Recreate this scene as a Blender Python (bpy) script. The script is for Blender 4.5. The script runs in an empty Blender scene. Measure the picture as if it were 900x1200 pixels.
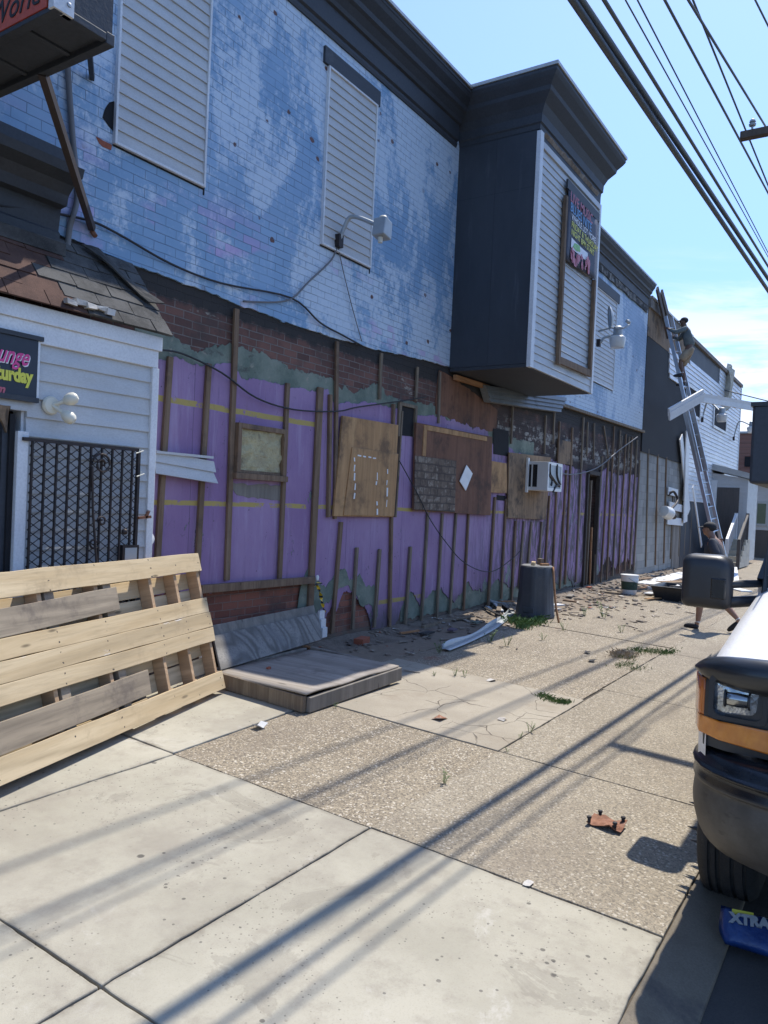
import bpy, bmesh, math, random
from mathutils import Vector, Matrix, noise as mnoise
import numpy as np
R = math.radians
rng = random.Random(7)
sc = bpy.context.scene
COL = sc.collection

# ---------------------------------------------------------------- camera
FOC, YAW, PIT, ROL = 900.0, R(33.13), R(-0.8), R(2.557)
CAM = Vector((0, 0, 1.86))
fw = Vector((math.cos(YAW)*math.cos(PIT), math.sin(YAW)*math.cos(PIT), math.sin(PIT)))
r0 = fw.cross(Vector((0, 0, 1))).normalized(); u0 = r0.cross(fw)
rt = r0*math.cos(ROL)+u0*math.sin(ROL); up = u0*math.cos(ROL)-r0*math.sin(ROL)
def ray(x, y): return fw*FOC+rt*(x-450)-up*(y-600)
def Yp(x, y, Y): d = ray(x, y); return CAM+d*((Y-CAM.y)/d.y)
def Xp(x, y, X): d = ray(x, y); return CAM+d*((X-CAM.x)/d.x)
def Zp(x, y, Z): d = ray(x, y); return CAM+d*((Z-CAM.z)/d.z)
SLOPE = 0.04
def Gp(x, y): d = ray(x, y); return CAM+d*((0-CAM.z)/(d.z-SLOPE*d.y))
def gz(y): return SLOPE*y
cd = bpy.data.cameras.new("camera"); cam = bpy.data.objects.new("camera", cd); COL.objects.link(cam)
cd.sensor_fit = 'HORIZONTAL'; cd.sensor_width = 36; cd.lens = 36*FOC/900
cd.clip_start = 0.05; cd.clip_end = 3000
m = Matrix((rt, up, -fw)).transposed().to_4x4(); m.translation = CAM; cam.matrix_world = m
sc.camera = cam
W = 5.28   # facade plane

# ---------------------------------------------------------------- node helper
class N:
    def __init__(s, mt): s.t = mt.node_tree; s.n = s.t.nodes; s.l = s.t.links
    def new(s, k, **kw):
        x = s.n.new(k)
        for a, b in kw.items(): setattr(x, a, b)
        return x
    def put(s, sock, v):
        if v is None: return
        if isinstance(v, bpy.types.NodeSocket): s.l.new(v, sock)
        elif isinstance(v, (tuple, list)) and sock.type == 'RGBA': sock.default_value = (*v[:3], 1)
        else: sock.default_value = v
    def pos(s): return s.new('ShaderNodeNewGeometry').outputs['Position']
    def obj(s): return s.new('ShaderNodeTexCoord').outputs['Object']
    def rnd(s): return s.new('ShaderNodeObjectInfo').outputs['Random']
    def mapv(s, v, scale=(1, 1, 1), loc=(0, 0, 0), rot=(0, 0, 0)):
        x = s.new('ShaderNodeMapping'); s.put(x.inputs[0], v)
        x.inputs[1].default_value = loc; x.inputs[2].default_value = rot; x.inputs[3].default_value = scale
        return x.outputs[0]
    def noise(s, scale=5, detail=4, rough=.6, v=None, dist=0):
        x = s.new('ShaderNodeTexNoise'); s.put(x.inputs['Vector'], v if v is not None else s.pos())
        x.inputs['Scale'].default_value = scale; x.inputs['Detail'].default_value = detail
        x.inputs['Roughness'].default_value = rough; x.inputs['Distortion'].default_value = dist
        return x.outputs['Fac']
    def vor(s, scale=5, v=None, feature='F1', out='Distance', rand=1):
        x = s.new('ShaderNodeTexVoronoi', feature=feature); s.put(x.inputs['Vector'], v if v is not None else s.pos())
        x.inputs['Scale'].default_value = scale; x.inputs['Randomness'].default_value = rand
        return x.outputs[out]
    def ss(s, f, a, b):   # smooth step a..b -> 0..1
        x = s.new('ShaderNodeMapRange', interpolation_type='SMOOTHSTEP'); s.put(x.inputs[0], f)
        x.inputs[1].default_value = a; x.inputs[2].default_value = b
        return x.outputs[0]
    def mix(s, f, a, b, mode='MIX'):
        x = s.new('ShaderNodeMix', data_type='RGBA', blend_type=mode)
        s.put(x.inputs[0], f); s.put(x.inputs[6], a); s.put(x.inputs[7], b)
        return x.outputs[2]
    def m(s, op, a, b=None, c=None):
        x = s.new('ShaderNodeMath', operation=op); s.put(x.inputs[0], a); s.put(x.inputs[1], b)
        if c is not None: s.put(x.inputs[2], c)
        return x.outputs[0]
    def xyz(s, v):
        x = s.new('ShaderNodeSeparateXYZ'); s.put(x.inputs[0], v); return x.outputs
    def comb(s, a, b, c=0.0):
        x = s.new('ShaderNodeCombineXYZ'); s.put(x.inputs[0], a); s.put(x.inputs[1], b); s.put(x.inputs[2], c); return x.outputs[0]
    def brick(s, v, w, h, mortar=.006, c1=(0, 0, 0), c2=(1, 1, 1), cm=(0, 0, 0), smooth=.3):
        x = s.new('ShaderNodeTexBrick'); s.put(x.inputs['Vector'], v)
        s.put(x.inputs['Color1'], c1); s.put(x.inputs['Color2'], c2); s.put(x.inputs['Mortar'], cm)
        x.inputs['Scale'].default_value = 1; x.inputs['Mortar Size'].default_value = mortar
        x.inputs['Mortar Smooth'].default_value = smooth
        x.inputs['Brick Width'].default_value = w; x.inputs['Row Height'].default_value = h
        return x.outputs['Color'], x.outputs['Fac']
def mat(name, fn):
    mt = bpy.data.materials.new(name); mt.use_nodes = True
    n = N(mt); b = n.n['Principled BSDF']; d = fn(n)
    n.put(b.inputs['Base Color'], d.get('color')); n.put(b.inputs['Roughness'], d.get('rough', .85))
    n.put(b.inputs['Metallic'], d.get('metal', 0.0))
    if 'spec' in d: b.inputs['Specular IOR Level'].default_value = d['spec']
    if 'coat' in d: b.inputs['Coat Weight'].default_value = d['coat']; b.inputs['Coat Roughness'].default_value = .05
    if 'trans' in d: b.inputs['Transmission Weight'].default_value = d['trans']
    if 'bump' in d:
        x = n.new('ShaderNodeBump'); x.inputs['Distance'].default_value = d.get('dist', .01)
        x.inputs['Strength'].default_value = d.get('bs', 1.0); n.put(x.inputs['Height'], d['bump'])
        n.l.new(x.outputs[0], b.inputs['Normal'])
    return mt
def noisy(name, c1, c2, scale=6, rough=.8, bump=.3, stretch=(1, 1, 1), detail=5, dist=.006, fine=40, dirt=None, dirt_amt=(.55, .75), local=False, **kw):
    def f(n):
        p = n.obj() if local else n.pos()
        v = n.mapv(p, stretch)
        a = n.noise(scale, detail, .65, v); g = n.noise(fine, 3, .6, v)
        c = n.mix(n.ss(a, .3, .7), c1, c2)
        c = n.mix(n.m('MULTIPLY', n.ss(g, .35, .7), .35), c, tuple(x*.6 for x in c1))
        if dirt: c = n.mix(n.ss(n.noise(scale*.6, 6, .7, n.mapv(p, (1, 1, 1), (7, 3, 1))), *dirt_amt), c, dirt)
        d = dict(color=c, rough=n.m('ADD', n.m('MULTIPLY', a, .25), rough-.12), bump=g, bs=bump, dist=dist); d.update(kw); return d
    return mat(name, f)
def wavy(mt, d, sc_=1.7):
    n = N(mt); b = n.n['Principled BSDF']; old = b.inputs['Normal'].links[0].from_socket
    x = n.new('ShaderNodeBump'); x.inputs['Distance'].default_value = d; x.inputs['Strength'].default_value = 1.0
    n.put(x.inputs['Height'], n.noise(sc_, 3, .5, n.mapv(n.pos(), (1, 1, 2.4)))); n.l.new(old, x.inputs['Normal']); n.l.new(x.outputs[0], b.inputs['Normal'])
def woody(name, c1, c2, axis='z', stain=(.04, .03, .025), stain_amt=(.55, .8), rough=.85, grain=14, local=False, bump=.5, knots=True):
    st = {'x': (.07, 1, 1), 'y': (1, .07, 1), 'z': (1, 1, .07)}[axis]
    def f(n):
        p = n.obj() if local else n.pos()
        v = n.mapv(p, st)
        off = n.m('MULTIPLY', n.rnd(), 9.0)
        vv = n.new('ShaderNodeVectorMath', operation='ADD'); n.put(vv.inputs[0], v); n.put(vv.inputs[1], n.comb(off, off, off)); v = vv.outputs[0]
        w = n.noise(grain, 6, .65, v, 1.2)
        g = n.noise(grain*7, 3, .6, v)
        ring = n.m('FRACT', n.m('MULTIPLY', n.noise(grain*.22, 2, .4, v, .4), 9.0))
        ring = n.m('ABSOLUTE', n.m('SUBTRACT', ring, .5))
        c = n.mix(n.ss(w, .3, .7), c1, c2)
        c = n.mix(n.m('MULTIPLY', n.ss(ring, .32, .5), .4), c, tuple(x*.55 for x in c1))
        c = n.mix(n.m('MULTIPLY', n.ss(g, .45, .75), .4), c, tuple(x*.5 for x in c1))
        if knots:
            k = n.vor(3.2, n.mapv(p, {'x': (.5, 2, 2), 'y': (2, .5, 2), 'z': (2, 2, .5)}[axis]))
            c = n.mix(n.ss(k, .1, .05), c, tuple(x*.35 for x in c1))
        c = n.mix(n.ss(n.noise(2.1, 6, .7, p), *stain_amt), c, stain)
        c = n.mix(n.m('MULTIPLY', n.rnd(), .3), c, tuple(x*.62 for x in c2))
        return dict(color=c, rough=rough, bump=n.m('ADD', w, n.m('MULTIPLY', g, .5)), bs=bump, dist=.004)
    return mat(name, f)
def plain(name, c, rough=.5, **kw):
    def f(n):
        a = n.noise(9, 5, .6); g = n.noise(90, 2)
        col = n.mix(n.m('MULTIPLY', n.ss(a, .4, .75), .35), c, tuple(x*.7 for x in c))
        d = dict(color=col, rough=n.m('ADD', n.m('MULTIPLY', a, .15), rough-.07), bump=g, bs=.05, dist=.002); d.update(kw); return d
    return mat(name, f)

# ---------------------------------------------------------------- materials
BH, BW = .078, .235
def brick_uv(n):
    x = n.xyz(n.pos()); j = n.m('MULTIPLY', n.m('SUBTRACT', n.noise(2.2, 2), .5), .02)
    return n.comb(x[0], n.m('ADD', x[2], j)), x
def f_blue(deep, mid, pale, pinkish):
    def f(n):
        v, x = brick_uv(n)
        bc, bf = n.brick(v, BW, BH, .0035, smooth=.5)
        rn = n.xyz(bc)[0]
        p = n.pos()
        big = n.noise(.62, 8, .6, n.mapv(p, (1.2, 1, .85), (3.1, 0, 1.7)), .5)
        drip = n.noise(2.2, 7, .7, n.mapv(p, (1.2, 1, .6), (0, 0, 4)), .4)
        fine = n.noise(14, 6, .75)
        mpale = n.ss(n.m('ADD', n.m('ADD', n.m('MULTIPLY', big, .72), n.m('MULTIPLY', drip, .26)), n.m('ADD', n.m('MULTIPLY', fine, .20), n.m('MULTIPLY', rn, .022))), .555, .625)
        c = n.mix(n.ss(n.noise(1.1, 5, .6, n.mapv(p, (1, 1, 1), (9, 0, 2))), .35, .65), deep, mid)
        c = n.mix(n.m('MULTIPLY', rn, .22), c, tuple(k*.72 for k in mid))
        c = n.mix(n.m('MULTIPLY', n.m('MULTIPLY', mpale, .95), n.ss(fine, .2, .5)), c, pale)
        c = n.mix(n.m('MULTIPLY', n.ss(n.noise(3.4, 6, .75, n.mapv(p, (1, 1, .5), (5, 0, 8)), .5), .57, .70), .6), c, pale)
        low = n.ss(x[2], 4.75, 4.1)
        pk = n.m('MULTIPLY', n.m('MULTIPLY', n.ss(n.noise(1.0, 2, .5, n.mapv(p, (1, 1, 1.6), (1.3, 0, .6))), .49, .57), low), n.ss(n.m('ADD', n.m('MULTIPLY', rn, .6), n.m('MULTIPLY', fine, .6)), .45, .75))
        c = n.mix(n.m('MULTIPLY', pk, pinkish), c, (.50, .34, .60))
        # chips through to the brick
        ch = n.m('ADD', n.vor(2.7, n.mapv(p, (1, .01, 1.25))), n.m('MULTIPLY', n.noise(30, 3, .6), .11))
        chip = n.m('MULTIPLY', n.ss(ch, .165, .135), n.ss(n.m('ADD', n.noise(.8, 2, .5, n.mapv(p, (1, 1, 1), (2, 0, 5))), n.m('MULTIPLY', low, .12)), .44, .56))
        c = n.mix(chip, c, (.13, .055, .04))
        dk = n.ss(n.m('ADD', n.vor(1.35, n.mapv(p, (1, .01, 1), (4, 0, 2))), n.m('MULTIPLY', n.noise(22, 3, .6), .07)), .08, .05)
        c = n.mix(dk, c, (.02, .018, .02))
        # shadow in the mortar joints, painted as dark lines in random areas
        c = n.mix(n.m('MULTIPLY', n.m('MULTIPLY', bf, .8), n.ss(n.noise(1.9, 4, .6, n.mapv(p, (1, 1, 1), (0, 0, 9))), .3, .65)), c, (.09, .12, .18))
        hgt = n.m('ADD', n.m('SUBTRACT', n.m('MULTIPLY', fine, .35), bf), n.m('MULTIPLY', n.m('ADD', mpale, n.m('MULTIPLY', chip, 1.5)), -.35))
        return dict(color=c, rough=.6, bump=hgt, bs=.8, dist=.007)
    return f
M_blue = mat('blue_painted_brick', f_blue((.20, .35, .53), (.27, .42, .595), (.56, .65, .735), .75))
M_blue2 = mat('hazy_blue_painted_brick', f_blue((.25, .375, .53), (.33, .45, .60), (.55, .64, .72), .0))  # haze over the far wall is put into this paler blue
def f_red(n):
    v, x = brick_uv(n); p = n.pos()
    bc, bf = n.brick(v, .21, .074, .006, smooth=.35); rn = n.xyz(bc)[0]
    c = n.mix(rn, (.105, .052, .042), (.205, .10, .075))
    c = n.mix(n.ss(n.noise(5, 5, .6), .45, .75), c, (.10, .05, .04))
    c = n.mix(n.m('MULTIPLY', bf, .85), c, (.23, .205, .18))
    c = n.mix(n.ss(x[2], 1.2, .9), c, n.mix(n.m('MULTIPLY', bf, .5), n.mix(rn, (.19, .065, .042), (.30, .115, .075)), (.30, .25, .21)))
    dirt = n.noise(1.7, 7, .7, n.mapv(p, (1, 1, 1.5)))
    c = n.mix(n.m('MULTIPLY', n.ss(dirt, .46, .70), .7), c, (.062, .052, .047))
    c = n.mix(n.ss(n.noise(2.3, 6, .7, n.mapv(p, (.7, 1, 1.6), (4, 0, 3)), .6), .62, .68), c, (.36, .33, .27))
    c = n.mix(n.m('MULTIPLY', n.ss(x[0], 8.5, 12.5), n.ss(n.noise(3, 5, .6), .25, .55)), c, (.05, .036, .032))
    sm_ = n.m('MULTIPLY', n.ss(x[0], 9.6, 10.4), n.m('MULTIPLY', n.ss(x[2], 2.8, 2.95), n.ss(x[2], 3.4, 3.2)))
    c = n.mix(n.m('MULTIPLY', sm_, n.ss(n.m('ADD', n.noise(3.0, 6, .75, n.mapv(p, (1, 1, 1.2), (2, 0, 6))), n.m('MULTIPLY', rn, .10)), .54, .60)), c, n.mix(n.noise(12, 5, .7), (.20, .185, .16), (.42, .39, .34)))
    dark_edge = n.m('ADD', x[2], n.m('MULTIPLY', n.noise(7, 5, .75), .22))
    c = n.mix(n.ss(dark_edge, 3.61, 3.68), c, (.035, .032, .03))  # darker ragged band along the top of the bare brick
    c = n.mix(n.ss(n.m('ADD', x[2], n.m('MULTIPLY', n.noise(6, 4), .3)), .62, .34), c, (.14, .125, .10))
    return dict(color=c, rough=.92, bump=n.m('SUBTRACT', n.m('MULTIPLY', n.noise(25, 4, .7), .5), bf), bs=.9, dist=.01)
M_red = mat('bare_red_brick', f_red)
def f_purple(n):
    p = n.pos(); x = n.xyz(p); fine = n.noise(16, 6, .75)
    c = n.mix(n.ss(n.noise(1.4, 6, .6, n.mapv(p, (1, 1, .6))), .3, .7), (.26, .152, .29), (.35, .23, .375))
    c = n.mix(n.m('MULTIPLY', n.ss(n.noise(4.5, 6, .7, n.mapv(p, (2.2, 1, .22)), .3), .52, .72), .5), c, (.43, .34, .49))
    c = n.mix(n.m('MULTIPLY', n.ss(n.noise(3.5, 6, .7, n.mapv(p, (3, 1, .2), (3, 0, 0)), .3), .55, .75), .55), c, (.125, .08, .145))
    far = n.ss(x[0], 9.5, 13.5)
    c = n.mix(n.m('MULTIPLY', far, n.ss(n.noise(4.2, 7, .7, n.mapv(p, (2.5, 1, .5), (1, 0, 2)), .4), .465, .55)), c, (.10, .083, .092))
    seam = n.m('LESS_THAN', n.m('FRACT', n.m('DIVIDE', n.m('ADD', x[0], n.m('MULTIPLY', n.noise(1.2, 3), .03)), 1.22)), .006)
    c = n.mix(n.m('MULTIPLY', seam, .7), c, (.10, .06, .13))
    stp_ = n.ss(n.m('ADD', n.vor(7.5, n.mapv(p, (1, .01, 1), (2, 0, 1))), n.m('MULTIPLY', n.noise(31, 2), .03)), .075, .055)
    c = n.mix(n.m('MULTIPLY', stp_, .75), c, (.07, .05, .06))
    rs = n.m('MULTIPLY', n.ss(n.noise(6, 5, .7, n.mapv(p, (2.4, 1, .12), (11, 0, 0)), .2), .60, .72), n.ss(n.noise(1.1, 3), .42, .6))
    c = n.mix(n.m('MULTIPLY', rs, .5), c, (.23, .13, .12))
    # yellow glue lines
    def band(z0, h, xa, xb, thr):
        zz = n.m('ABSOLUTE', n.m('SUBTRACT', n.m('ADD', x[2], n.m('MULTIPLY', n.m('SUBTRACT', n.noise(3, 4), .5), .03)), z0))
        k = n.m('MULTIPLY', n.ss(zz, h, h-.006), n.m('MULTIPLY', n.ss(x[0], xa, xa+.01), n.ss(x[0], xb+.01, xb)))
        return n.m('MULTIPLY', k, n.ss(n.noise(4.5, 5, .75, n.mapv(p, (1, 1, 1), (z0*3, 0, 0))), thr, thr+.08))
    for a in ((2.665, .03, 4.0, 6.62, .37), (1.765, .026, 4.0, 11.9, .40), (.585, .03, 8.05, 9.15, .44), (1.78, .03, 13.0, 19.4, .5)):
        c = n.mix(band(*a), c, (.44, .33, .10))
    # small peels showing green plaster / grime
    pe = n.m('ADD', n.noise(2.2, 7, .72, n.mapv(p, (1.5, 1, .8), (2, 0, 7)), .8), n.m('MULTIPLY', n.ss(x[2], 1.0, .25), .11))
    pe = n.m('ADD', pe, n.m('MULTIPLY', far, .035))
    pe = n.m('ADD', pe, n.m('MULTIPLY', n.m('SUBTRACT', n.noise(18, 5, .75), .5), .07))
    peel = n.ss(pe, .668, .675)
    c = n.mix(peel, c, (.21, .26, .22))
    c = n.mix(n.m('MULTIPLY', n.ss(pe, .652, .667), n.m('SUBTRACT', 1.0, peel)), c, (.10, .06, .12))
    scr = n.noise(9, 7, .8, n.mapv(p, (1.6, 1, .8), (6, 0, 1)), 1.0)
    c = n.mix(n.m('MULTIPLY', n.ss(scr, .60, .66), .55), c, (.12, .09, .13))
    c = n.mix(n.m('MULTIPLY', n.ss(scr, .36, .31), .5), c, (.45, .38, .48))
    hole = n.ss(n.m('ADD', n.vor(2.1, n.mapv(p, (1, .01, 1))), n.m('MULTIPLY', n.noise(20, 3), .08)), .075, .06)
    c = n.mix(hole, c, (.03, .025, .03))
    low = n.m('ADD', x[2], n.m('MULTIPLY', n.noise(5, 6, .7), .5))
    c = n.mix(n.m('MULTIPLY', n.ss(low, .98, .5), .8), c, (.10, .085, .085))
    return dict(color=c, rough=.75, bump=n.m('ADD', n.m('MULTIPLY', n.noise(2.6, 4, .6, n.mapv(p, (1.6, 1, .6))), 3.0), n.m('SUBTRACT', n.m('MULTIPLY', fine, .5), n.m('MULTIPLY', peel, 1.2))), bs=.8, dist=.007)
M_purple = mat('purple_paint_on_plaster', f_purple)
def f_green(n):
    p = n.pos(); a = n.noise(3, 7, .7); b = n.noise(11, 6, .75)
    c = n.mix(n.ss(a, .35, .65), (.125, .16, .125), (.23, .26, .205))
    c = n.mix(n.ss(b, .55, .7), c, (.34, .31, .25)); c = n.mix(n.ss(n.noise(2, 6, .7, n.mapv(p, (1, 1, 2), (3, 1, 2))), .58, .7), c, (.08, .07, .065))
    return dict(color=c, rough=.95, bump=b, bs=.8, dist=.01)
M_green = mat('green_plaster', f_green)
M_stud = woody('weathered_furring_wood', (.165, .10, .058), (.26, .175, .11), 'z', (.06, .045, .036), (.5, .75))
M_studgrey = woody('grey_furring_wood', (.16, .12, .085), (.27, .215, .15), 'z', (.05, .04, .035))
M_ply = woody('tan_plywood', (.42, .225, .095), (.58, .345, .155), 'z', (.12, .07, .042), (.45, .70), grain=7)
M_plyred = woody('dark_red_brown_plywood', (.16, .07, .038), (.245, .118, .07), 'z', (.035, .024, .02), (.45, .72), grain=7)
M_plybrown = woody('stained_brown_plywood', (.21, .135, .075), (.34, .225, .13), 'z', (.04, .032, .028), (.47, .66), grain=7)
M_grey = woody('weathered_grey_plywood', (.165, .145, .12), (.30, .27, .23), 'z', (.07, .065, .06), (.6, .8), grain=5)
M_deckply = woody('weathered_platform_plywood', (.29, .25, .205), (.42, .375, .32), 'y', (.15, .125, .10), (.5, .72), grain=6)
def f_pine(c1, c2):
    base = woody('tmp_pine', c1, c2, 'x', (.33, .24, .14), (.54, .78), grain=5, local=True, bump=.6)
    n = N(base); b = n.n['Principled BSDF']; old = b.inputs['Base Color'].links[0].from_socket
    p = n.obj(); x = n.xyz(p); nail = None
    for u in (.043, .383, .723, 1.343, 1.80, 2.42, 2.97):
        d = n.m('LESS_THAN', n.m('ABSOLUTE', n.m('ADD', n.m('ADD', x[0], n.m('MULTIPLY', n.m('SUBTRACT', n.noise(17, 1, .5, p), .5), .06)), u)), .0055); nail = d if nail is None else n.m('MAXIMUM', nail, d)
    fz = n.m('ABSOLUTE', n.m('SUBTRACT', n.m('FRACT', n.m('MULTIPLY', x[2], 15.3)), .5))
    c = n.mix(n.m('MULTIPLY', nail, n.m('MULTIPLY', n.m('LESS_THAN', fz, .085), n.m('GREATER_THAN', n.noise(9, 1, .5, n.mapv(p, (1, 1, 1), (4, 4, 4))), .44))), old, (.07, .055, .045))
    wh = n.m('MULTIPLY', n.ss(n.noise(3.0, 6, .75, n.mapv(p, (.5, 1, 3))), .63, .70), n.m('MULTIPLY', n.m('GREATER_THAN', x[2], .40), n.m('LESS_THAN', x[2], .66)))
    c = n.mix(n.m('MULTIPLY', wh, .7), c, (.80, .78, .75))
    c = n.mix(n.m('MULTIPLY', n.ss(n.noise(5, 7, .8, n.mapv(p, (.8, 1, 2), (3, 0, 3))), .6, .75), .4), c, (.34, .27, .19))
    n.l.new(c, b.inputs['Base Color']); base.name = 'fresh_pine'; return base
M_pine = f_pine((.54, .395, .215), (.72, .57, .355))
M_pinegrey = woody('weathered_pine', (.26, .21, .15), (.42, .34, .24), 'x', (.10, .08, .07), (.5, .75), grain=7, local=True)
M_pinestr = woody('pine_stringer', (.42, .27, .15), (.58, .40, .24), 'y', (.25, .16, .1), (.6, .8), grain=8, local=True)
M_vinyl = noisy('white_vinyl_siding', (.56, .565, .555), (.50, .505, .50), 2.5, .5, .06, (1, 1, 2.5), dirt=(.46, .45, .43), dirt_amt=(.58, .85), fine=60, dist=.002)
wavy(M_vinyl, 0.03)
M_trim = noisy('white_trim', (.76, .77, .77), (.68, .69, .70), 3, .45, .05, dirt=(.5, .48, .45), dirt_amt=(.6, .85), fine=60, dist=.002)
M_alu = noisy('white_aluminium_siding', (.72, .73, .74), (.66, .68, .69), 2, .35, .1, dirt=(.5, .5, .5), dirt_amt=(.6, .85), fine=25, dist=.003, spec=.7)
wavy(M_alu, 0.06)
M_black = noisy('black_painted_wood', (.034, .039, .047), (.048, .054, .064), 3, .62, .2, (1, 1, 1), dirt=(.085, .088, .09), dirt_amt=(.6, .8))
M_blackmetal = noisy('black_wrought_iron', (.025, .022, .022), (.05, .035, .03), 14, .55, .3, metal=.3)
M_coping = noisy('grey_metal_coping', (.42, .42, .40), (.5, .5, .48), 5, .45, .1, metal=.4)
M_dark = plain('dark_void', (.012, .012, .014), .9)
def f_shingle(c1, c2):
    def f(n):
        g = n.noise(160, 2, .6); a = n.noise(4, 5, .7)
        c = n.mix(n.ss(a, .35, .65), c1, c2); c = n.mix(n.m('MULTIPLY', n.ss(g, .5, .8), .6), c, tuple(k*1.55 for k in c2))
        c = n.mix(n.m('MULTIPLY', n.rnd(), .35), c, tuple(k*.6 for k in c1))
        return dict(color=c, rough=.95, bump=g, bs=.6, dist=.004)
    return f
M_shblack = mat('black_asphalt_shingle', f_shingle((.038, .038, .037), (.112, .11, .106)))
M_shbrown = mat('brown_asphalt_shingle', f_shingle((.065, .032, .024), (.135, .07, .05)))
def f_cmu(n):
    x = n.xyz(n.pos()); v = n.comb(x[0], x[2]); bc, bf = n.brick(v, .4, .2, .005, smooth=.4); rn = n.xyz(bc)[0]
    c = n.mix(rn, (.25, .25, .235), (.34, .335, .31)); c = n.mix(n.m('MULTIPLY', bf, .7), c, (.20, .195, .18))
    c = n.mix(n.ss(n.noise(1.3, 6, .7, n.mapv(n.pos(), (1.5, 1, .5))), .5, .7), c, (.15, .14, .125))
    return dict(color=c, rough=.95, bump=n.m('SUBTRACT', n.m('MULTIPLY', n.noise(60, 3, .7), .4), bf), bs=.6, dist=.008)
M_cmu = mat('grey_concrete_block', f_cmu)
def f_farbrick(n):
    v, x = brick_uv(n); bc, bf = n.brick(v, .22, .075, .008); rn = n.xyz(bc)[0]
    c = n.mix(rn, (.19, .075, .05), (.27, .11, .075)); c = n.mix(bf, c, (.3, .24, .2)); return dict(color=c, rough=.9)
M_farbrick = mat('red_brick', f_farbrick)
def spots(n, p, sc_, r, thr=.5):
    k = n.m('ADD', n.vor(sc_, n.mapv(p, (1, 1, .01))), n.m('MULTIPLY', n.m('SUBTRACT', n.noise(18, 3), .5), .10))
    return n.m('MULTIPLY', n.ss(k, r+.022, r), n.ss(n.noise(1.1, 2, .5, n.mapv(p, (1, 1, 1), (sc_, 3, 0))), thr, thr+.03))
def f_conc(n):
    p = n.pos(); a = n.noise(1.0, 6, .65); b = n.noise(6, 6, .75); g = n.noise(130, 3, .7)
    c = n.mix(n.ss(a, .3, .7), (.345, .32, .25), (.445, .415, .33))
    c = n.mix(n.m('MULTIPLY', n.ss(b, .46, .72), .6), c, (.28, .25, .20))
    c = n.mix(n.m('MULTIPLY', n.ss(g, .5, .75), .35), c, (.25, .22, .18))
    c = n.mix(n.m('MULTIPLY', n.ss(n.noise(2.2, 7, .75, n.mapv(p, (1, 1, 1), (4, 9, 0)), .6), .58, .72), .5), c, (.58, .55, .49))
    c = n.mix(n.m('MULTIPLY', n.ss(n.noise(.7, 6, .7, n.mapv(p, (1, 1, 1), (1, 4, 0))), .46, .66), .55), c, (.26, .23, .185))
    xx = n.xyz(p); jd = None
    for ax_, v_ in ((0, 1.76), (0, .05), (0, 3.47), (1, 2.26), (1, 3.81), (1, .72)):
        d_ = n.m('ABSOLUTE', n.m('SUBTRACT', xx[ax_], v_)); jd = d_ if jd is None else n.m('MINIMUM', jd, d_)
    jd = n.m('ADD', jd, n.m('MULTIPLY', n.m('SUBTRACT', n.noise(5.5, 6, .75), .42), .16))
    c = n.mix(n.m('MULTIPLY', n.ss(jd, .055, .0), .55), c, (.17, .145, .11))
    st_ = n.noise(1.6, 7, .72, n.mapv(p, (1, 1, 1), (8, 2, 0)), .8)
    c = n.mix(n.m('MULTIPLY', n.ss(st_, .60, .64), .30), c, (.20, .18, .145))
    c = n.mix(n.m('MULTIPLY', n.m('MULTIPLY', n.ss(st_, .575, .60), n.ss(st_, .63, .61)), .25), c, (.16, .14, .11))
    for sc_, r, t, k in ((1.5, .034, .34, .85), (3.4, .048, .44, .8), (7.0, .06, .48, .7), (15.0, .09, .5, .6), (34.0, .13, .46, .5)):
        c = n.mix(n.m('MULTIPLY', spots(n, p, sc_, r, t), k), c, (.055, .05, .045))
    return dict(color=c, rough=.92, bump=n.m('ADD', g, n.m('MULTIPLY', b, .6)), bs=.3, dist=.004)
M_conc = mat('pale_concrete_slab', f_conc)
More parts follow.
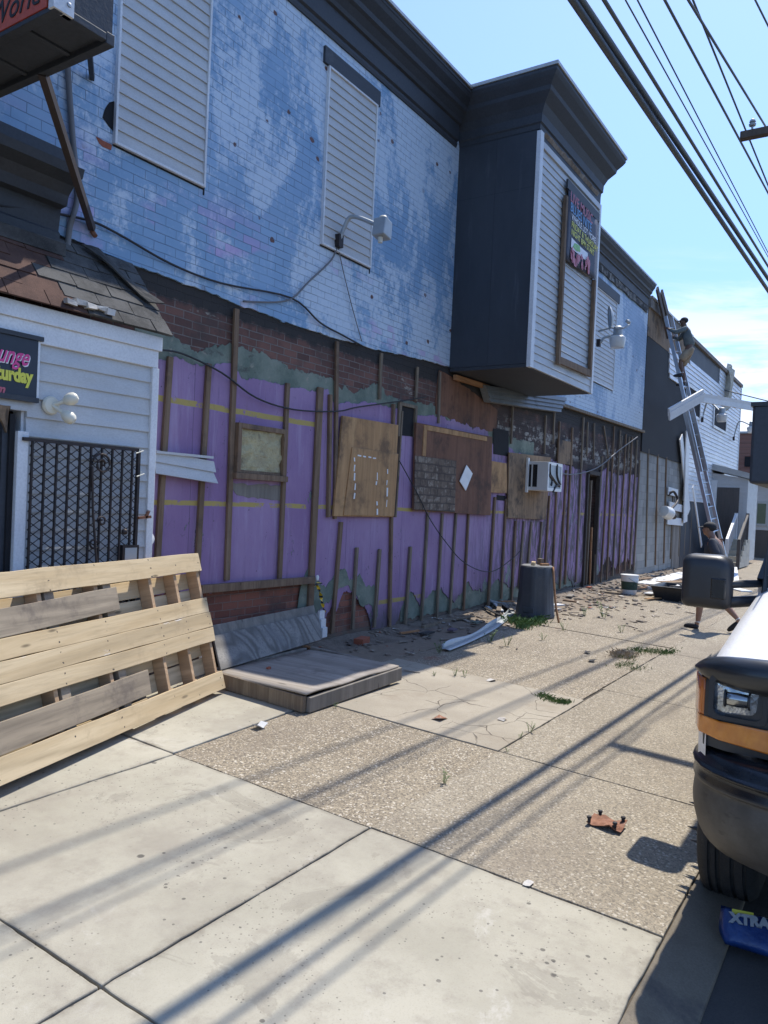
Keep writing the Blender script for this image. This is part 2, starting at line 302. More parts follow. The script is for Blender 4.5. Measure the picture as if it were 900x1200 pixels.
def f_agg(base1, base2, st):
    def f(n):
        p = n.pos(); v = n.mapv(p, (1, 1, .25)); x = n.xyz(p)
        vc = n.vor(92, v, 'F1', 'Color'); vd = n.vor(92, v); rn = n.xyz(vc)
        v2 = n.vor(105, n.mapv(p, (1, 1, .25), (1, 2, 0)), 'F1', 'Color'); r2 = n.xyz(v2)
        a = n.noise(1.2, 6, .65)
        c = n.mix(n.ss(a, .3, .7), base1, base2)
        c = n.mix(n.m('MULTIPLY', n.m('LESS_THAN', r2[0], .35), .5), c, tuple(k*.5 for k in base1))
        c = n.mix(n.m('MULTIPLY', n.m('GREATER_THAN', r2[1], .74), .7*st), c, (.50, .42, .30))
        stone = n.m('MULTIPLY', n.m('GREATER_THAN', rn[0], .52), n.ss(vd, .5, .36))
        c = n.mix(n.m('MULTIPLY', stone, .62*st), c, n.mix(rn[1], (.17, .125, .08), (.52, .43, .30)))
        c = n.mix(n.m('MULTIPLY', n.m('GREATER_THAN', rn[2], .93), .8*st), c, (.72, .66, .55))
        c = n.mix(n.m('MULTIPLY', n.m('LESS_THAN', rn[2], .10), .75*st), c, (.07, .06, .055))
        c = n.mix(n.m('MULTIPLY', n.ss(n.noise(.9, 6, .7, n.mapv(p, (.6, 1.4, 1), (3, 1, 0))), .5, .68), .45), c, (.20, .165, .125))
        # soil washed up against the foot of the wall, and more of it further on
        so = n.m('ADD', n.m('ADD', n.m('MULTIPLY', n.noise(1.3, 6, .7), .9), n.m('MULTIPLY', n.ss(x[1], 3.6, 5.0), .58)), n.m('MULTIPLY', n.ss(x[0], 9, 15), .12))
        c = n.mix(n.ss(so, .66, .86), c, n.mix(n.noise(12, 5, .7), (.15, .115, .08), (.30, .245, .18)))
        c = n.mix(n.m('MULTIPLY', n.ss(n.noise(1.5, 5, .7, n.mapv(p, (1, 1, 1), (7, 7, 0))), .62, .70), n.ss(x[1], 3.5, 4.6)), c, (.24, .10, .06))
        return dict(color=c, rough=.93, bump=n.m('ADD', n.m('MULTIPLY', stone, .8), n.noise(120, 3, .7)), bs=.55, dist=.006)
    return f
M_agg = mat('exposed_pebble_concrete', f_agg((.225, .188, .135), (.30, .255, .185), .78))
M_agg2 = mat('worn_pebble_concrete', f_agg((.27, .232, .172), (.335, .292, .22), .5))
def f_crack(n):
    p = n.pos(); a = n.noise(1.4, 6, .65); g = n.noise(110, 3, .7)
    w = n.new('ShaderNodeVectorMath', operation='ADD'); q = n.new('ShaderNodeTexNoise'); n.put(q.inputs['Vector'], p); q.inputs['Scale'].default_value = 3
    n.put(w.inputs[0], p); sv = n.new('ShaderNodeVectorMath', operation='SCALE'); n.put(sv.inputs[0], q.outputs['Color']); sv.inputs['Scale'].default_value = .3; n.l.new(sv.outputs[0], w.inputs[1])
    d = n.vor(2.1, n.mapv(w.outputs[0], (1, 1, .01)), 'DISTANCE_TO_EDGE')
    c = n.mix(n.ss(a, .3, .7), (.325, .285, .22), (.41, .365, .285)); c = n.mix(n.m('MULTIPLY', n.ss(g, .45, .75), .5), c, (.22, .18, .13))
    c = n.mix(n.m('MULTIPLY', n.ss(n.noise(2.5, 6, .7), .5, .7), .5), c, (.27, .22, .16))
    ck = n.m('MULTIPLY', n.ss(d, .011, .002), n.ss(n.noise(2.4, 4, .6), .40, .56)); c = n.mix(n.m('MULTIPLY', ck, .8), c, (.09, .075, .055))
    return dict(color=c, rough=.93, bump=n.m('SUBTRACT', n.m('MULTIPLY', g, .3), ck), bs=.7, dist=.012)
M_crack = mat('cracked_concrete', f_crack)
M_soil = noisy('joint_soil', (.11, .09, .065), (.06, .05, .04), 9, .95, .8, fine=60, dist=.01)
M_asph = noisy('asphalt', (.05, .05, .048), (.075, .072, .068), 2, .9, .7, fine=140, dist=.005)
M_curb = noisy('kerb_concrete', (.15, .125, .09), (.21, .18, .135), 3, .9, .5, fine=110, dirt=(.09, .08, .07), dirt_amt=(.5, .7))
M_white = noisy('white_vehicle_paint', (.84, .84, .83), (.82, .82, .81), 2, .38, .02, dirt=(.66, .64, .6), dirt_amt=(.62, .85), fine=80, coat=.15)
M_plastic = noisy('black_plastic', (.022, .024, .028), (.03, .032, .036), 6, .42, .15, fine=220, dist=.0015)
def f_bumper(n):
    p = n.pos(); z = n.xyz(p)[2]; lowr = n.ss(z, .735, .70); a = n.noise(4, 6, .7); g = n.noise(14, 6, .75, n.mapv(p, (1, .5, 2)))
    dust = n.mix(n.ss(a, .3, .7), (.055, .05, .044), (.105, .095, .082)); dust = n.mix(n.m('MULTIPLY', n.ss(g, .56, .66), .6), dust, (.03, .028, .026))
    c = n.mix(lowr, n.mix(n.ss(n.noise(9, 5, .7), .5, .75), (.010, .012, .016), (.022, .024, .028)), dust)
    return dict(color=c, rough=n.m('ADD', n.m('MULTIPLY', lowr, .28), .24), bump=g, bs=.12, dist=.003)
M_bumper = mat('black_dusty_bumper', f_bumper)
M_boxpaint = noisy('dark_blue_truck_box_paint', (.028, .036, .05), (.036, .045, .06), 3, .5, .1)
M_rubber = noisy('tyre_rubber', (.022, .021, .02), (.04, .038, .035), 9, .85, .4, dirt=(.10, .09, .075), dirt_amt=(.55, .75), fine=90)
M_steel = plain('galvanised_steel', (.38, .39, .40), .42, metal=.7)
M_ladder = plain('aluminium', (.55, .56, .57), .35, metal=.75)
M_chrome = plain('chrome', (.7, .7, .72), .12, metal=1.0)
M_glass = plain('dark_window_glass', (.02, .024, .03), .06, spec=.8)
def f_lens(n):
    p = n.obj(); k = n.xyz(n.vor(75, p, 'F1', 'Color'))[0]; a = n.noise(16, 3, .6, p)
    c = n.mix(n.ss(a, .38, .62), (.22, .24, .25), (.62, .66, .70)); c = n.mix(n.m('MULTIPLY', n.m('GREATER_THAN', k, .6), .3), c, (.46, .56, .70))  # blue reflections on clear glass, put into the lens colour
    return dict(color=c, rough=.2, metal=.75, bump=n.vor(75, p), bs=.18, dist=.006, coat=1.0)
M_lens = mat('headlight_lens', f_lens)
M_amber = mat('amber_lens', lambda n: dict(color=n.mix(n.ss(n.noise(12, 3), .3, .7), (.60, .17, .015), (.78, .27, .03)), rough=.2, coat=.8, bump=n.m('FRACT', n.m('MULTIPLY', n.xyz(n.pos())[1], 90.0)), bs=.15, dist=.003))
M_cream = plain('cream_plastic', (.70, .67, .55), .4)
M_whitepl = plain('white_plastic', (.78, .78, .76), .4)
M_milky = plain('milky_lamp_jar', (.72, .72, .68), .3)
M_lampgrey = plain('grey_lamp_metal', (.40, .43, .44), .5, metal=.3)
M_bin = noisy('dark_grey_bin_plastic', (.062, .07, .08), (.085, .092, .10), 3, .6, .2, dirt=(.16, .155, .14), dirt_amt=(.56, .8), fine=90)
M_signred = noisy('faded_red_sign_face', (.52, .085, .05), (.60, .12, .07), 4, .5, .05)
M_navy = plain('navy_banner_vinyl', (.012, .018, .032), .4)
M_pink = plain('pink_print', (.68, .06, .26), .5); M_yel = plain('yellow_print', (.72, .68, .08), .5)
M_prwhite = plain('white_print', (.8, .8, .8), .5); M_prred = plain('red_print', (.52, .12, .16), .5)
M_prblue = plain('blue_print', (.12, .32, .58), .5); M_prgreen = plain('green_print', (.22, .5, .12), .5)
M_letter = plain('black_lettering', (.02, .018, .018), .5)
M_rust = noisy('rusty_sheet', (.20, .075, .035), (.30, .14, .08), 14, .7, .5, dirt=(.45, .38, .33), dirt_amt=(.58, .66), metal=.2)
M_foam = noisy('yellow_insulation', (.55, .48, .27), (.42, .36, .22), 6, .95, 1.0, fine=30, dist=.03, dirt=(.14, .11, .07), dirt_amt=(.5, .7))
M_weed = noisy('weed_leaf', (.085, .155, .035), (.13, .20, .05), 20, .7, .1)
M_straw = noisy('dry_grass', (.52, .43, .30), (.36, .29, .20), 20, .9, .1)
M_cable = plain('black_cable', (.02, .02, .022), .6); M_gcable = plain('grey_cable', (.16, .16, .165), .6)
M_wire = plain('overhead_cable', (.085, .098, .105), .55)
M_bag = mat('blue_plastic_bag', lambda n: dict(color=n.mix(n.ss(n.noise(9, 4), .3, .7), (.012, .035, .13), (.02, .06, .20)), rough=.3, bump=n.noise(14, 4, .6), bs=.5, dist=.02))
M_skin = plain('skin', (.34, .19, .125), .55); M_skin2 = plain('darker_skin', (.16, .085, .055), .55)
M_shirtdark = noisy('charcoal_cotton', (.05, .052, .062), (.07, .072, .082), 9, .9, .4)
M_shirtgreen = noisy('grey_green_cotton', (.13, .155, .15), (.18, .205, .20), 9, .9, .4)
M_khaki = noisy('khaki_cotton', (.33, .25, .165), (.42, .33, .225), 9, .9, .4)
M_shortdark = noisy('dark_shorts', (.03, .03, .035), (.05, .05, .055), 9, .9, .4)
M_shoe = plain('black_shoe', (.02, .02, .024), .6); M_sock = plain('white_sock', (.75, .75, .73), .8)
M_hair = plain('dark_hair', (.02, .017, .015), .6); M_cap = plain('dark_cap', (.03, .03, .033), .8)
M_brickloose = noisy('loose_red_brick', (.30, .085, .045), (.38, .13, .075), 12, .9, .6, fine=50)
M_board = noisy('brown_door_panel', (.085, .075, .07), (.115, .10, .092), 4, .7, .2, (6, 6, .4))
M_trash = noisy('debris_paper', (.62, .60, .56), (.42, .38, .33), 8, .9, .3)
M_lath = woody('orange_lath', (.36, .17, .075), (.50, .26, .12), 'x', (.2, .1, .05))
M_tape = mat('caution_tape', lambda n: dict(color=n.mix(n.m('GREATER_THAN', n.m('FRACT', n.m('MULTIPLY', n.xyz(n.pos())[2], 14.0)), .62), (.75, .50, .02), (.02, .02, .02)), rough=.4))
M_pole = woody('utility_pole_wood', (.10, .075, .055), (.16, .125, .095), 'z')

# ---------------------------------------------------------------- mesh helpers
class MB:
    def __init__(s): s.b = bmesh.new()
    def face(s, pts):
        return s.b.faces.new([s.b.verts.new(p) for p in pts])
    def hexa(s, p):   # p: 8 points, bottom 4 ccw, top 4
        v = [s.b.verts.new(q) for q in p]
        for f in ((3, 2, 1, 0), (4, 5, 6, 7), (0, 1, 5, 4), (1, 2, 6, 5), (2, 3, 7, 6), (3, 0, 4, 7)): s.b.faces.new([v[i] for i in f])
        return s
    def box(s, x0, x1, y0, y1, z0, z1):
        return s.hexa([(x0, y0, z0), (x1, y0, z0), (x1, y1, z0), (x0, y1, z0), (x0, y0, z1), (x1, y0, z1), (x1, y1, z1), (x0, y1, z1)])
    def bar(s, a, b, w, h, side=None):
        a, b = Vector(a), Vector(b); d = (b-a).normalized()
        sd = Vector(side) if side is not None else (Vector((0, 1, 0)) if abs(d.y) < .9 else Vector((1, 0, 0)))
        n = d.cross(sd).normalized(); sd = n.cross(d).normalized()
        q = []
        for c in (a, b): q += [c-n*w/2-sd*h/2, c+n*w/2-sd*h/2, c+n*w/2+sd*h/2, c-n*w/2+sd*h/2]
        return s.hexa(q)
    def quad(s, tl, tr, br, bl, th):   # slab with thickness behind the face
        tl, tr, br, bl = map(Vector, (tl, tr, br, bl)); n = (tr-bl).cross(br-tl).normalized()
        if n.y < 0: n = -n
        return s.hexa([bl, br, br+n*th, bl+n*th, tl, tr, tr+n*th, tl+n*th])
    def tube(s, pts, r, seg=8, cap=True):
        pts = [Vector(p) for p in pts]; rs = r if isinstance(r, (list, tuple)) else [r]*len(pts)
        rings = []; ref = Vector((0, 0, 1))
        for i, p in enumerate(pts):
            d = (pts[min(i+1, len(pts)-1)]-pts[max(i-1, 0)]).normalized()
            if abs(d.dot(ref)) > .95: rr = Vector((1, 0, 0))
            else: rr = ref
            a = d.cross(rr).normalized(); b = d.cross(a)
            rings.append([s.b.verts.new(p+(a*math.cos(2*math.pi*k/seg)+b*math.sin(2*math.pi*k/seg))*rs[i]) for k in range(seg)])
        for i in range(len(rings)-1):
            for k in range(seg): s.b.faces.new([rings[i][k], rings[i][(k+1) % seg], rings[i+1][(k+1) % seg], rings[i+1][k]])
        if cap: s.b.faces.new(rings[0]); s.b.faces.new(rings[-1])
        return s
    def lathe(s, prof, c=(0, 0, 0), seg=24, axis=(0, 0, 1), mod=None, cap=True):
        c = Vector(c); ax = Vector(axis).normalized(); a = ax.orthogonal().normalized(); b = ax.cross(a); rings = []
        for r, z in prof:
            rings.append([s.b.verts.new(c+ax*z+(a*math.cos(t)+b*math.sin(t))*(r*(mod(t) if mod else 1))) for t in [2*math.pi*k/seg for k in range(seg)]])
        for i in range(len(rings)-1):
            for k in range(seg): s.b.faces.new([rings[i][k], rings[i][(k+1) % seg], rings[i+1][(k+1) % seg], rings[i+1][k]])
        if cap: s.b.faces.new(rings[0]); s.b.faces.new(rings[-1])
        return s
    def extr(s, prof, axis, a, b):   # closed profile of (p,q) extruded on an axis: x -> (y,z), y -> (x,z), z -> (x,y)
        def P(p, t): return {'x': (t, p[0], p[1]), 'y': (p[0], t, p[1]), 'z': (p[0], p[1], t)}[axis]
        A = [s.b.verts.new(P(p, a)) for p in prof]; B = [s.b.verts.new(P(p, b)) for p in prof]; n = len(prof)
        for i in range(n): s.b.faces.new([A[i], A[(i+1) % n], B[(i+1) % n], B[i]])
        s.b.faces.new(A); s.b.faces.new(B); return s
    def grid(s, P):   # rows of points
        V = [[s.b.verts.new(p) for p in r] for r in P]
        for i in range(len(V)-1):
            for j in range(len(V[0])-1): s.b.faces.new([V[i][j], V[i][j+1], V[i+1][j+1], V[i+1][j]])
        return s
    def ball(s, c, r, sub=2, scale=(1, 1, 1)):
        g = bmesh.ops.create_icosphere(s.b, subdivisions=sub, radius=r)
        for v in g['verts']: v.co = Vector((v.co.x*scale[0], v.co.y*scale[1], v.co.z*scale[2]))+Vector(c)
        return s
    def jitter(s, a, fr=2.0, seed=0):
        for v in s.b.verts: v.co += mnoise.noise_vector(v.co*fr+Vector((seed, seed*2, 0)))*a
        return s
    def build(s, name, mt, parent=None, smooth=False, bevel=0, local=False, solid=0, sub=0):
        bmesh.ops.recalc_face_normals(s.b, faces=s.b.faces)
        me = bpy.data.meshes.new(name)
        if parent is not None and not local:
            M = parent
            T = Vector((0, 0, 0))
            while M is not None: T += M.location; M = M.parent
            bmesh.ops.translate(s.b, verts=s.b.verts, vec=-T)
        s.b.to_mesh(me); s.b.free()
        o = bpy.data.objects.new(name, me); COL.objects.link(o)
        for k in (mt if isinstance(mt, (list, tuple)) else [mt]): me.materials.append(k)
        if parent is not None: o.parent = parent
        if smooth:
            for p in me.polygons: p.use_smooth = True
            if smooth != 'all': me.set_sharp_from_angle(angle=R(40))
        if solid:
            x = o.modifiers.new('solid', 'SOLIDIFY'); x.thickness = solid; x.offset = 0
        if bevel:
            x = o.modifiers.new('bevel', 'BEVEL'); x.width = bevel; x.segments = 2; x.limit_method = 'ANGLE'; x.harden_normals = False
        if sub:
            x = o.modifiers.new('sub', 'SUBSURF'); x.levels = sub; x.render_levels = sub
        return o
def tag(o, label, cat, group=None):
    o['label'] = label; o['category'] = cat
    if group: o['group'] = group
    return o
def thing(name, label, cat, loc=(0, 0, 0), group=None, rot=None):
    o = bpy.data.objects.new(name, None); COL.objects.link(o); o.location = loc; o.empty_display_size = .2
    if rot is not None: o.rotation_euler = rot
    return tag(o, label, cat, group)
def struct(o): o['kind'] = 'structure'; return o
def stuff(o): o['kind'] = 'stuff'; return o
def jag(poly, amp=.03, step=.06, seed=0, skip=()):
    """rough up an outline: points are pushed sideways only, and eased at the corners, so that it never crosses itself"""
    out = []; n = len(poly)
    for i in range(n):
        a, b = Vector(poly[i]), Vector(poly[(i+1) % n]); L = (b-a).length; k = 1 if i in skip else max(1, int(L/step))
        nr_ = Vector((a.y-b.y, b.x-a.x)); nr_ = nr_/max(L, 1e-6)
        for j in range(k):
            p = a.lerp(b, j/k)
            if j and i not in skip:
                q = Vector((p.x*4.3+seed, p.y*4.3, seed*1.7)); w = mnoise.noise(q)+mnoise.noise(q*3.1)*.6+mnoise.noise(q*8.3)*.35
                p = p+nr_*w*min(amp*1.3, L*.3, .5*min(j, k-j)*L/k)
            out.append((p.x, p.y))
    return out
def sheet(poly, y, th, name, mt, parent):   # flat layer on the facade, front face at y
    mb = MB(); A = [mb.b.verts.new((p[0], y, p[1])) for p in poly]; B = [mb.b.verts.new((p[0], y+th, p[1])) for p in poly]
    f = mb.b.faces.new(A); n = len(poly)
    for i in range(n): mb.b.faces.new([A[i], B[i], B[(i+1) % n], A[(i+1) % n]])
    bmesh.ops.triangulate(mb.b, faces=[f])
    return mb.build(name, mt, parent)
def band_sheet(top, bot, y, th, name, mt, parent, ta=.03, ba=.04, seed=0, step=.02):
    """paint or plaster layer between a torn top edge and a torn bottom edge, built as narrow columns"""
    def ip(tab, x):
        for (a, za), (b, zb) in zip(tab, tab[1:]):
            if x <= b: return za+(zb-za)*(x-a)/max(b-a, 1e-6)
        return tab[-1][1]
    def nz(x, s, a):
        if not a: return 0
        v = mnoise.noise(Vector((x*2.3, s, 1.7)))+.8*mnoise.noise(Vector((x*6.1, s+3, .4)))+.7*mnoise.noise(Vector((x*15, s+5, .9)))+.5*mnoise.noise(Vector((x*37, s+8, .2)))
        st = math.floor(x*7+2.5*mnoise.noise(Vector((x*3, s, 9)))); v += 1.1*mnoise.noise(Vector((st*1.37, s, 4.4)))
        return a*v
    x0, x1 = max(top[0][0], bot[0][0]), min(top[-1][0], bot[-1][0]); n = int((x1-x0)/step); mb = MB(); P = []
    for i in range(n+1):
        x = x0+(x1-x0)*i/n; a = ip(top, x)+nz(x, seed, ta); b = ip(bot, x)+nz(x, seed+20, ba)
        P.append((x, a, min(b, a-.004)))
    V = [[mb.b.verts.new(q) for q in ((x, y, a), (x, y, b), (x, y+th, b), (x, y+th, a))] for x, a, b in P]
    for p, q in zip(V, V[1:]):
        for k in (0, 1, 3): mb.b.faces.new([p[k], p[(k+1) % 4], q[(k+1) % 4], q[k]])
    mb.b.faces.new(V[0]); mb.b.faces.new(V[-1])
    return mb.build(name, mt, parent)
def siding(mb, x0, x1, z0, z1, y, course=.11, th=.014, axis='y', shape=None):
    """horizontal lap boards; axis 'y': face looks to -Y at y; axis 'x': face looks to -X at x=y, spanning x0..x1 in Y"""
    n = max(1, round((z1-z0)/course)); h = (z1-z0)/n
    for i in range(n):
        a, b = z0+i*h, z0+(i+1)*h
        prof = [(y+.02, a), (y-th, a), (y-th, a+.006), (y, b+.004), (y+.02, b+.004)]
        l, r = (x0, x1) if shape is None else shape(a)
        if axis == 'y': mb.extr([(p[0], p[1]) for p in prof], 'x', l, r)
        else: mb.extr([(p[0], p[1]) for p in prof], 'y', l, r)
    return mb
def text(s, size, name, mt, parent, origin, xdir, ydir, shear=0, ext=.002, align='LEFT', bold=0, xs=1.0):
    c = bpy.data.curves.new(name, 'FONT'); c.body = s; c.size = size; c.shear = shear; c.extrude = ext; c.align_x = align; c.offset = bold; c.resolution_u = 3
    t = bpy.data.objects.new(name, c); COL.objects.link(t)
    bpy.context.view_layer.update()
    me = bpy.data.meshes.new_from_object(t.evaluated_get(bpy.context.evaluated_depsgraph_get()))
    bpy.data.objects.remove(t)
    x, y = Vector(xdir).normalized(), Vector(ydir).normalized(); z = x.cross(y)
    Mx = Matrix((x, y, z)).transposed().to_4x4(); Mx.translation = Vector(origin)
    me.transform(Mx @ Matrix.Diagonal((xs, 1, 1, 1)))
    T = Vector((0, 0, 0)); M_ = parent
    while M_ is not None: T += M_.location; M_ = M_.parent
    me.transform(Matrix.Translation(-T))
    me.materials.clear(); me.materials.append(mt)
    o = bpy.data.objects.new(name, me); COL.objects.link(o); o.parent = parent
    return o
def arc(pts, n=8):   # smooth a polyline with Catmull-Rom
    P = [Vector(p) for p in pts]; out = []
    for i in range(len(P)-1):
        a, b, c, d = P[max(i-1, 0)], P[i], P[i+1], P[min(i+2, len(P)-1)]
        for k in range(n):
            t = k/n; out.append(.5*((2*b)+(c-a)*t+(2*a-5*b+4*c-d)*t*t+(3*b-a-3*c+d)*t**3))
    return out+[P[-1]]

# ================================================================ GROUND
def slab(mb, x0, x1, y0, y1, th=.12, gap=.006, up=0.0, poly=None):
    P = poly or [(x0+gap, y0+gap), (x1-gap, y0+gap), (x1-gap, y1-gap), (x0+gap, y1-gap)]
    Q = jag(P, .0042, .045, P[0][0]*3.1+P[0][1])
    if (P[1][0]-P[0][0])*(P[2][1]-P[1][1])-(P[1][1]-P[0][1])*(P[2][0]-P[1][0]) < 0: Q = Q[::-1]
    A = [mb.b.verts.new((x, y, gz(y)-th)) for x, y in Q]; B = [mb.b.verts.new((x, y, gz(y)+up)) for x, y in Q]; n = len(Q)
    for i in range(n): mb.b.faces.new([A[i], A[(i+1) % n], B[(i+1) % n], B[i]])
    mb.b.faces.new(B); mb.b.faces.new(A[::-1])
mb = MB(); mb.face([(-300, -400, -.16), (600, -400, -.16), (600, 500, -.16), (-300, 500, -.16)])
struct(mb.build('ground', M_asph))
mb = MB(); mb.box(-40, 120, -14, .50, -.15, -.06); struct(mb.build('street', M_asph))
mb = MB(); mb.hexa([(-40, .5, -.14), (120, .5, -.14), (120, .72, -.14), (-40, .72, -.14), (-40, .5, -.045), (120, .5, -.045), (120, .723, .021), (-40, .723, .021)])
struct(mb.build('kerb', M_curb, bevel=.01))
mb = MB(); mb.hexa([(-40, .724, -.14), (120, .724, -.14), (120, 5.6, -.14), (-40, 5.6, -.14), (-40, .724, gz(.72)-.022), (120, .724, gz(.72)-.022), (120, 5.6, gz(5.6)-.022), (-40, 5.6, gz(5.6)-.022)])
struct(mb.build('sidewalk_bed', M_soil))
mb = MB()
for y0, y1 in ((.72, 2.26), (2.26, 3.81), (3.81, 5.3)):
    for x0, x1 in ((-3.4, -1.65), (-1.65, .05), (.05, 1.76), (1.76, 3.47)): slab(mb, x0, x1, y0, y1)
slab(mb, 0, 0, 0, 0, up=.002, poly=[(3.476, 3.835), (5.0, 3.91), (5.0, 5.3), (3.476, 5.3)])
struct(mb.build('sidewalk_concrete', M_conc, bevel=.006))
mb = MB()
slab(mb, 0, 0, 0, 0, up=-.004, poly=[(3.476, 2.266), (5.125, 2.266), (5.125, 3.9), (3.476, 3.82)]); slab(mb, 7.05, 10.6, 2.30, 4.35, up=-.006); slab(mb, 10.6, 15.6, 2.28, 5.3)
slab(mb, 15.6, 22, 2.28, 5.3); slab(mb, 22, 30, 2.28, 5.3); slab(mb, 30, 60, 2.28, 5.3); slab(mb, 5.13, 10.6, 4.35, 5.3, up=-.004)
struct(mb.build('sidewalk_pebbles', M_agg, bevel=.004))
mb = MB()
xs = [3.47, 5.13, 7.6, 10.2, 12.9, 15.6, 18.5, 22, 30, 60]
for a, b in zip(xs, xs[1:]): slab(mb, a, b, .72, 2.27 if a < 7 else 2.29)
struct(mb.build('sidewalk_worn', M_agg2, bevel=.004))
mb = MB(); slab(mb, 5.13, 7.05, 2.27, 4.35, up=.002); struct(mb.build('sidewalk_cracked', M_crack, bevel=.006))

# ================================================================ MAIN BUILDING (blue brick, purple plaster)
main = thing('painted_building', 'blue painted brick building with stripped purple lower wall and dark overhanging bay', 'building', (8, W, .2))
XM0, XM1 = -4.0, 14.0
blue = [(XM0, 3.78), (2.5, 3.78), (3.61, 3.745), (4.2, 3.71), (5.05, 3.695), (6.28, 3.66), (7.2, 3.69), (7.74, 3.70), (9.0, 3.79), (9.6, 3.81), (11.5, 3.84), (XM1, 3.86), (XM1, 7.2), (XM0, 7.2)]
band_sheet([(XM0, 7.2), (XM1, 7.2)], blue[:12], W, .3, 'upper_wall', M_blue, main, 0, .012, 3, .03)
mb = MB(); mb.box(XM0, 13.18*1.0+2.65, W+.022, W+.3, .0, 3.9); mb.box(16.6, 19.94, W+.022, W+.3, .0, 3.9); mb.box(15.83, 16.6, W+.022, W+.3, 2.6, 3.9)
mb.build('lower_wall', M_red, main)
# plaster and paint layers
gr = [(4.2, 2.9), (4.2, 3.28), (4.45, 3.22), (4.9, 3.17), (5.3, 3.3), (5.6, 3.27), (6.0, 3.24), (6.4, 3.22), (6.9, 3.2), (7.35, 3.1), (7.7, 3.28), (8.2, 3.16), (8.8, 3.2), (9.4, 3.22), (10.0, 3.15), (10.7, 3.2), (11.4, 3.08), (12.2, 3.0), (12.9, 3.05), (12.9, 2.7), (4.2, 2.7)]
band_sheet(gr[1:-2], [(4.2, 2.75), (12.9, 2.6)], W+.014, .01, 'plaster_band', M_green, main, .035, .01, 5)
def YP2(x, y): p = Yp(x, y, W); return (p.x, p.z)
pur = [(4.0, 3.03), (4.42, 3.0), (4.62, 3.04), (4.9, 2.99), (5.16, 3.06), (5.34, 3.08), (5.45, 2.98), (5.9, 3.02), (6.12, 3.03), (6.5, 3.01), (6.85, 3.08), (7.0, 2.94), (7.4, 3.02), (7.85, 3.06), (8.25, 3.07), (8.8, 3.03), (9.5, 3.08), (10.3, 3.05), (10.95, 3.02), (11.1, 2.86), (12.2, 2.8), (13.1, 2.72), (13.8, 2.76), (14.9, 2.7), (15.78, 2.66),
       (15.78, .45), (15.3, .36), (14.9, .62), (14.4, .42), (13.9, .7), (13.3, .42), (12.75, .65), (12.2, .5), (11.6, .7), (11.0, .55), (10.5, .72), (10.1, .45), (9.7, .68), (9.35, .68), (9.1, .55), (8.85, .74), (8.6, .5), (8.45, .35), (8.3, .24), (7.95, .27), (7.85, .5), (7.72, .66), (7.5, .78), (7.3, .84), (7.18, .62), (7.08, .68), (6.95, .55), (6.8, .45), (6.62, .3), (6.6, .97), (5.6, .96), (4.98, .97), (4.98, .98), (4.0, .98)]
pt = [q for q in pur if q[1] > 2.0]; pbm = sorted([q for q in pur if q[1] <= 2.0])
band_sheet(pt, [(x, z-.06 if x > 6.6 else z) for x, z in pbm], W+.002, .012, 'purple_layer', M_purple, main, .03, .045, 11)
gr2 = [(6.45, .25), (6.48, .9), (6.62, 1.2), (6.75, 1.02), (6.95, .9), (7.1, 1.08), (7.3, 1.22), (7.45, .98), (7.62, 1.1), (7.75, .9), (7.98, .86), (8.05, .6), (7.7, .62), (7.62, .42), (7.4, .78), (7.2, .66), (7.05, .35)]
band_sheet([(6.45, .55), (6.5, .9), (6.62, 1.1), (6.75, .96), (6.95, .84), (7.1, 1.0), (7.3, 1.05), (7.45, .9), (7.62, .98), (7.75, .82), (7.98, .78), (8.05, .5)], [(6.45, .3), (6.6, .38), (6.8, .55), (7.05, .72), (7.2, .82), (7.4, .86), (7.55, .72), (7.66, .58), (7.8, .62), (8.05, .42)], W-.004, .006, 'plaster_patch', M_green, main, .05, .05, 15)
gr3 = [(8.55, .3), (8.62, .72), (8.9, .95), (9.1, .72), (9.4, .9), (9.8, .82), (10.2, .85), (10.6, .9), (11.0, .8), (11.6, .95), (12.3, .82), (12.9, .9), (13.6, .8), (14.3, .95), (15.0, .85), (15.7, .9), (15.7, .3)]
band_sheet([(x, .3+(z-.3)*.75) for x, z in gr3[1:-1]], [(8.6, .3), (15.7, .3)], W+.015, .006, 'plaster_patch', M_green, main, .07, .02, 17)
pu2 = [(16.6, .35), (17.1, .9), (17.6, 1.2), (18.2, .7), (18.9, .95), (19.5, .8), (19.9, .5), (19.92, 2.75), (19.0, 2.8), (18.0, 2.72), (17.2, 2.8), (16.62, 2.7)]
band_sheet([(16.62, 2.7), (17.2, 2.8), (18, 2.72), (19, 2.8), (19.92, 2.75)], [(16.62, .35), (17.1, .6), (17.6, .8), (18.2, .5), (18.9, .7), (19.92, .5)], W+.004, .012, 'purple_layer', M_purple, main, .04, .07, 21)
# small hole where a patch of brick and dark cavity shows by the first window
hole = [YP2(*q) for q in ((122, 130), (128, 120), (138, 116), (139, 172), (134, 158), (127, 148), (120, 138))]
sheet(jag(hole, .012, .03, 2), W-.004, .003, 'wall_hole', M_dark, main)
hole = [YP2(*q) for q in ((112, 160), (121, 165), (131, 170), (130, 176), (120, 172), (116, 168))]
sheet(jag(hole, .008, .03, 4), W-.004, .003, 'bare_brick_patch', M_brickloose, main)

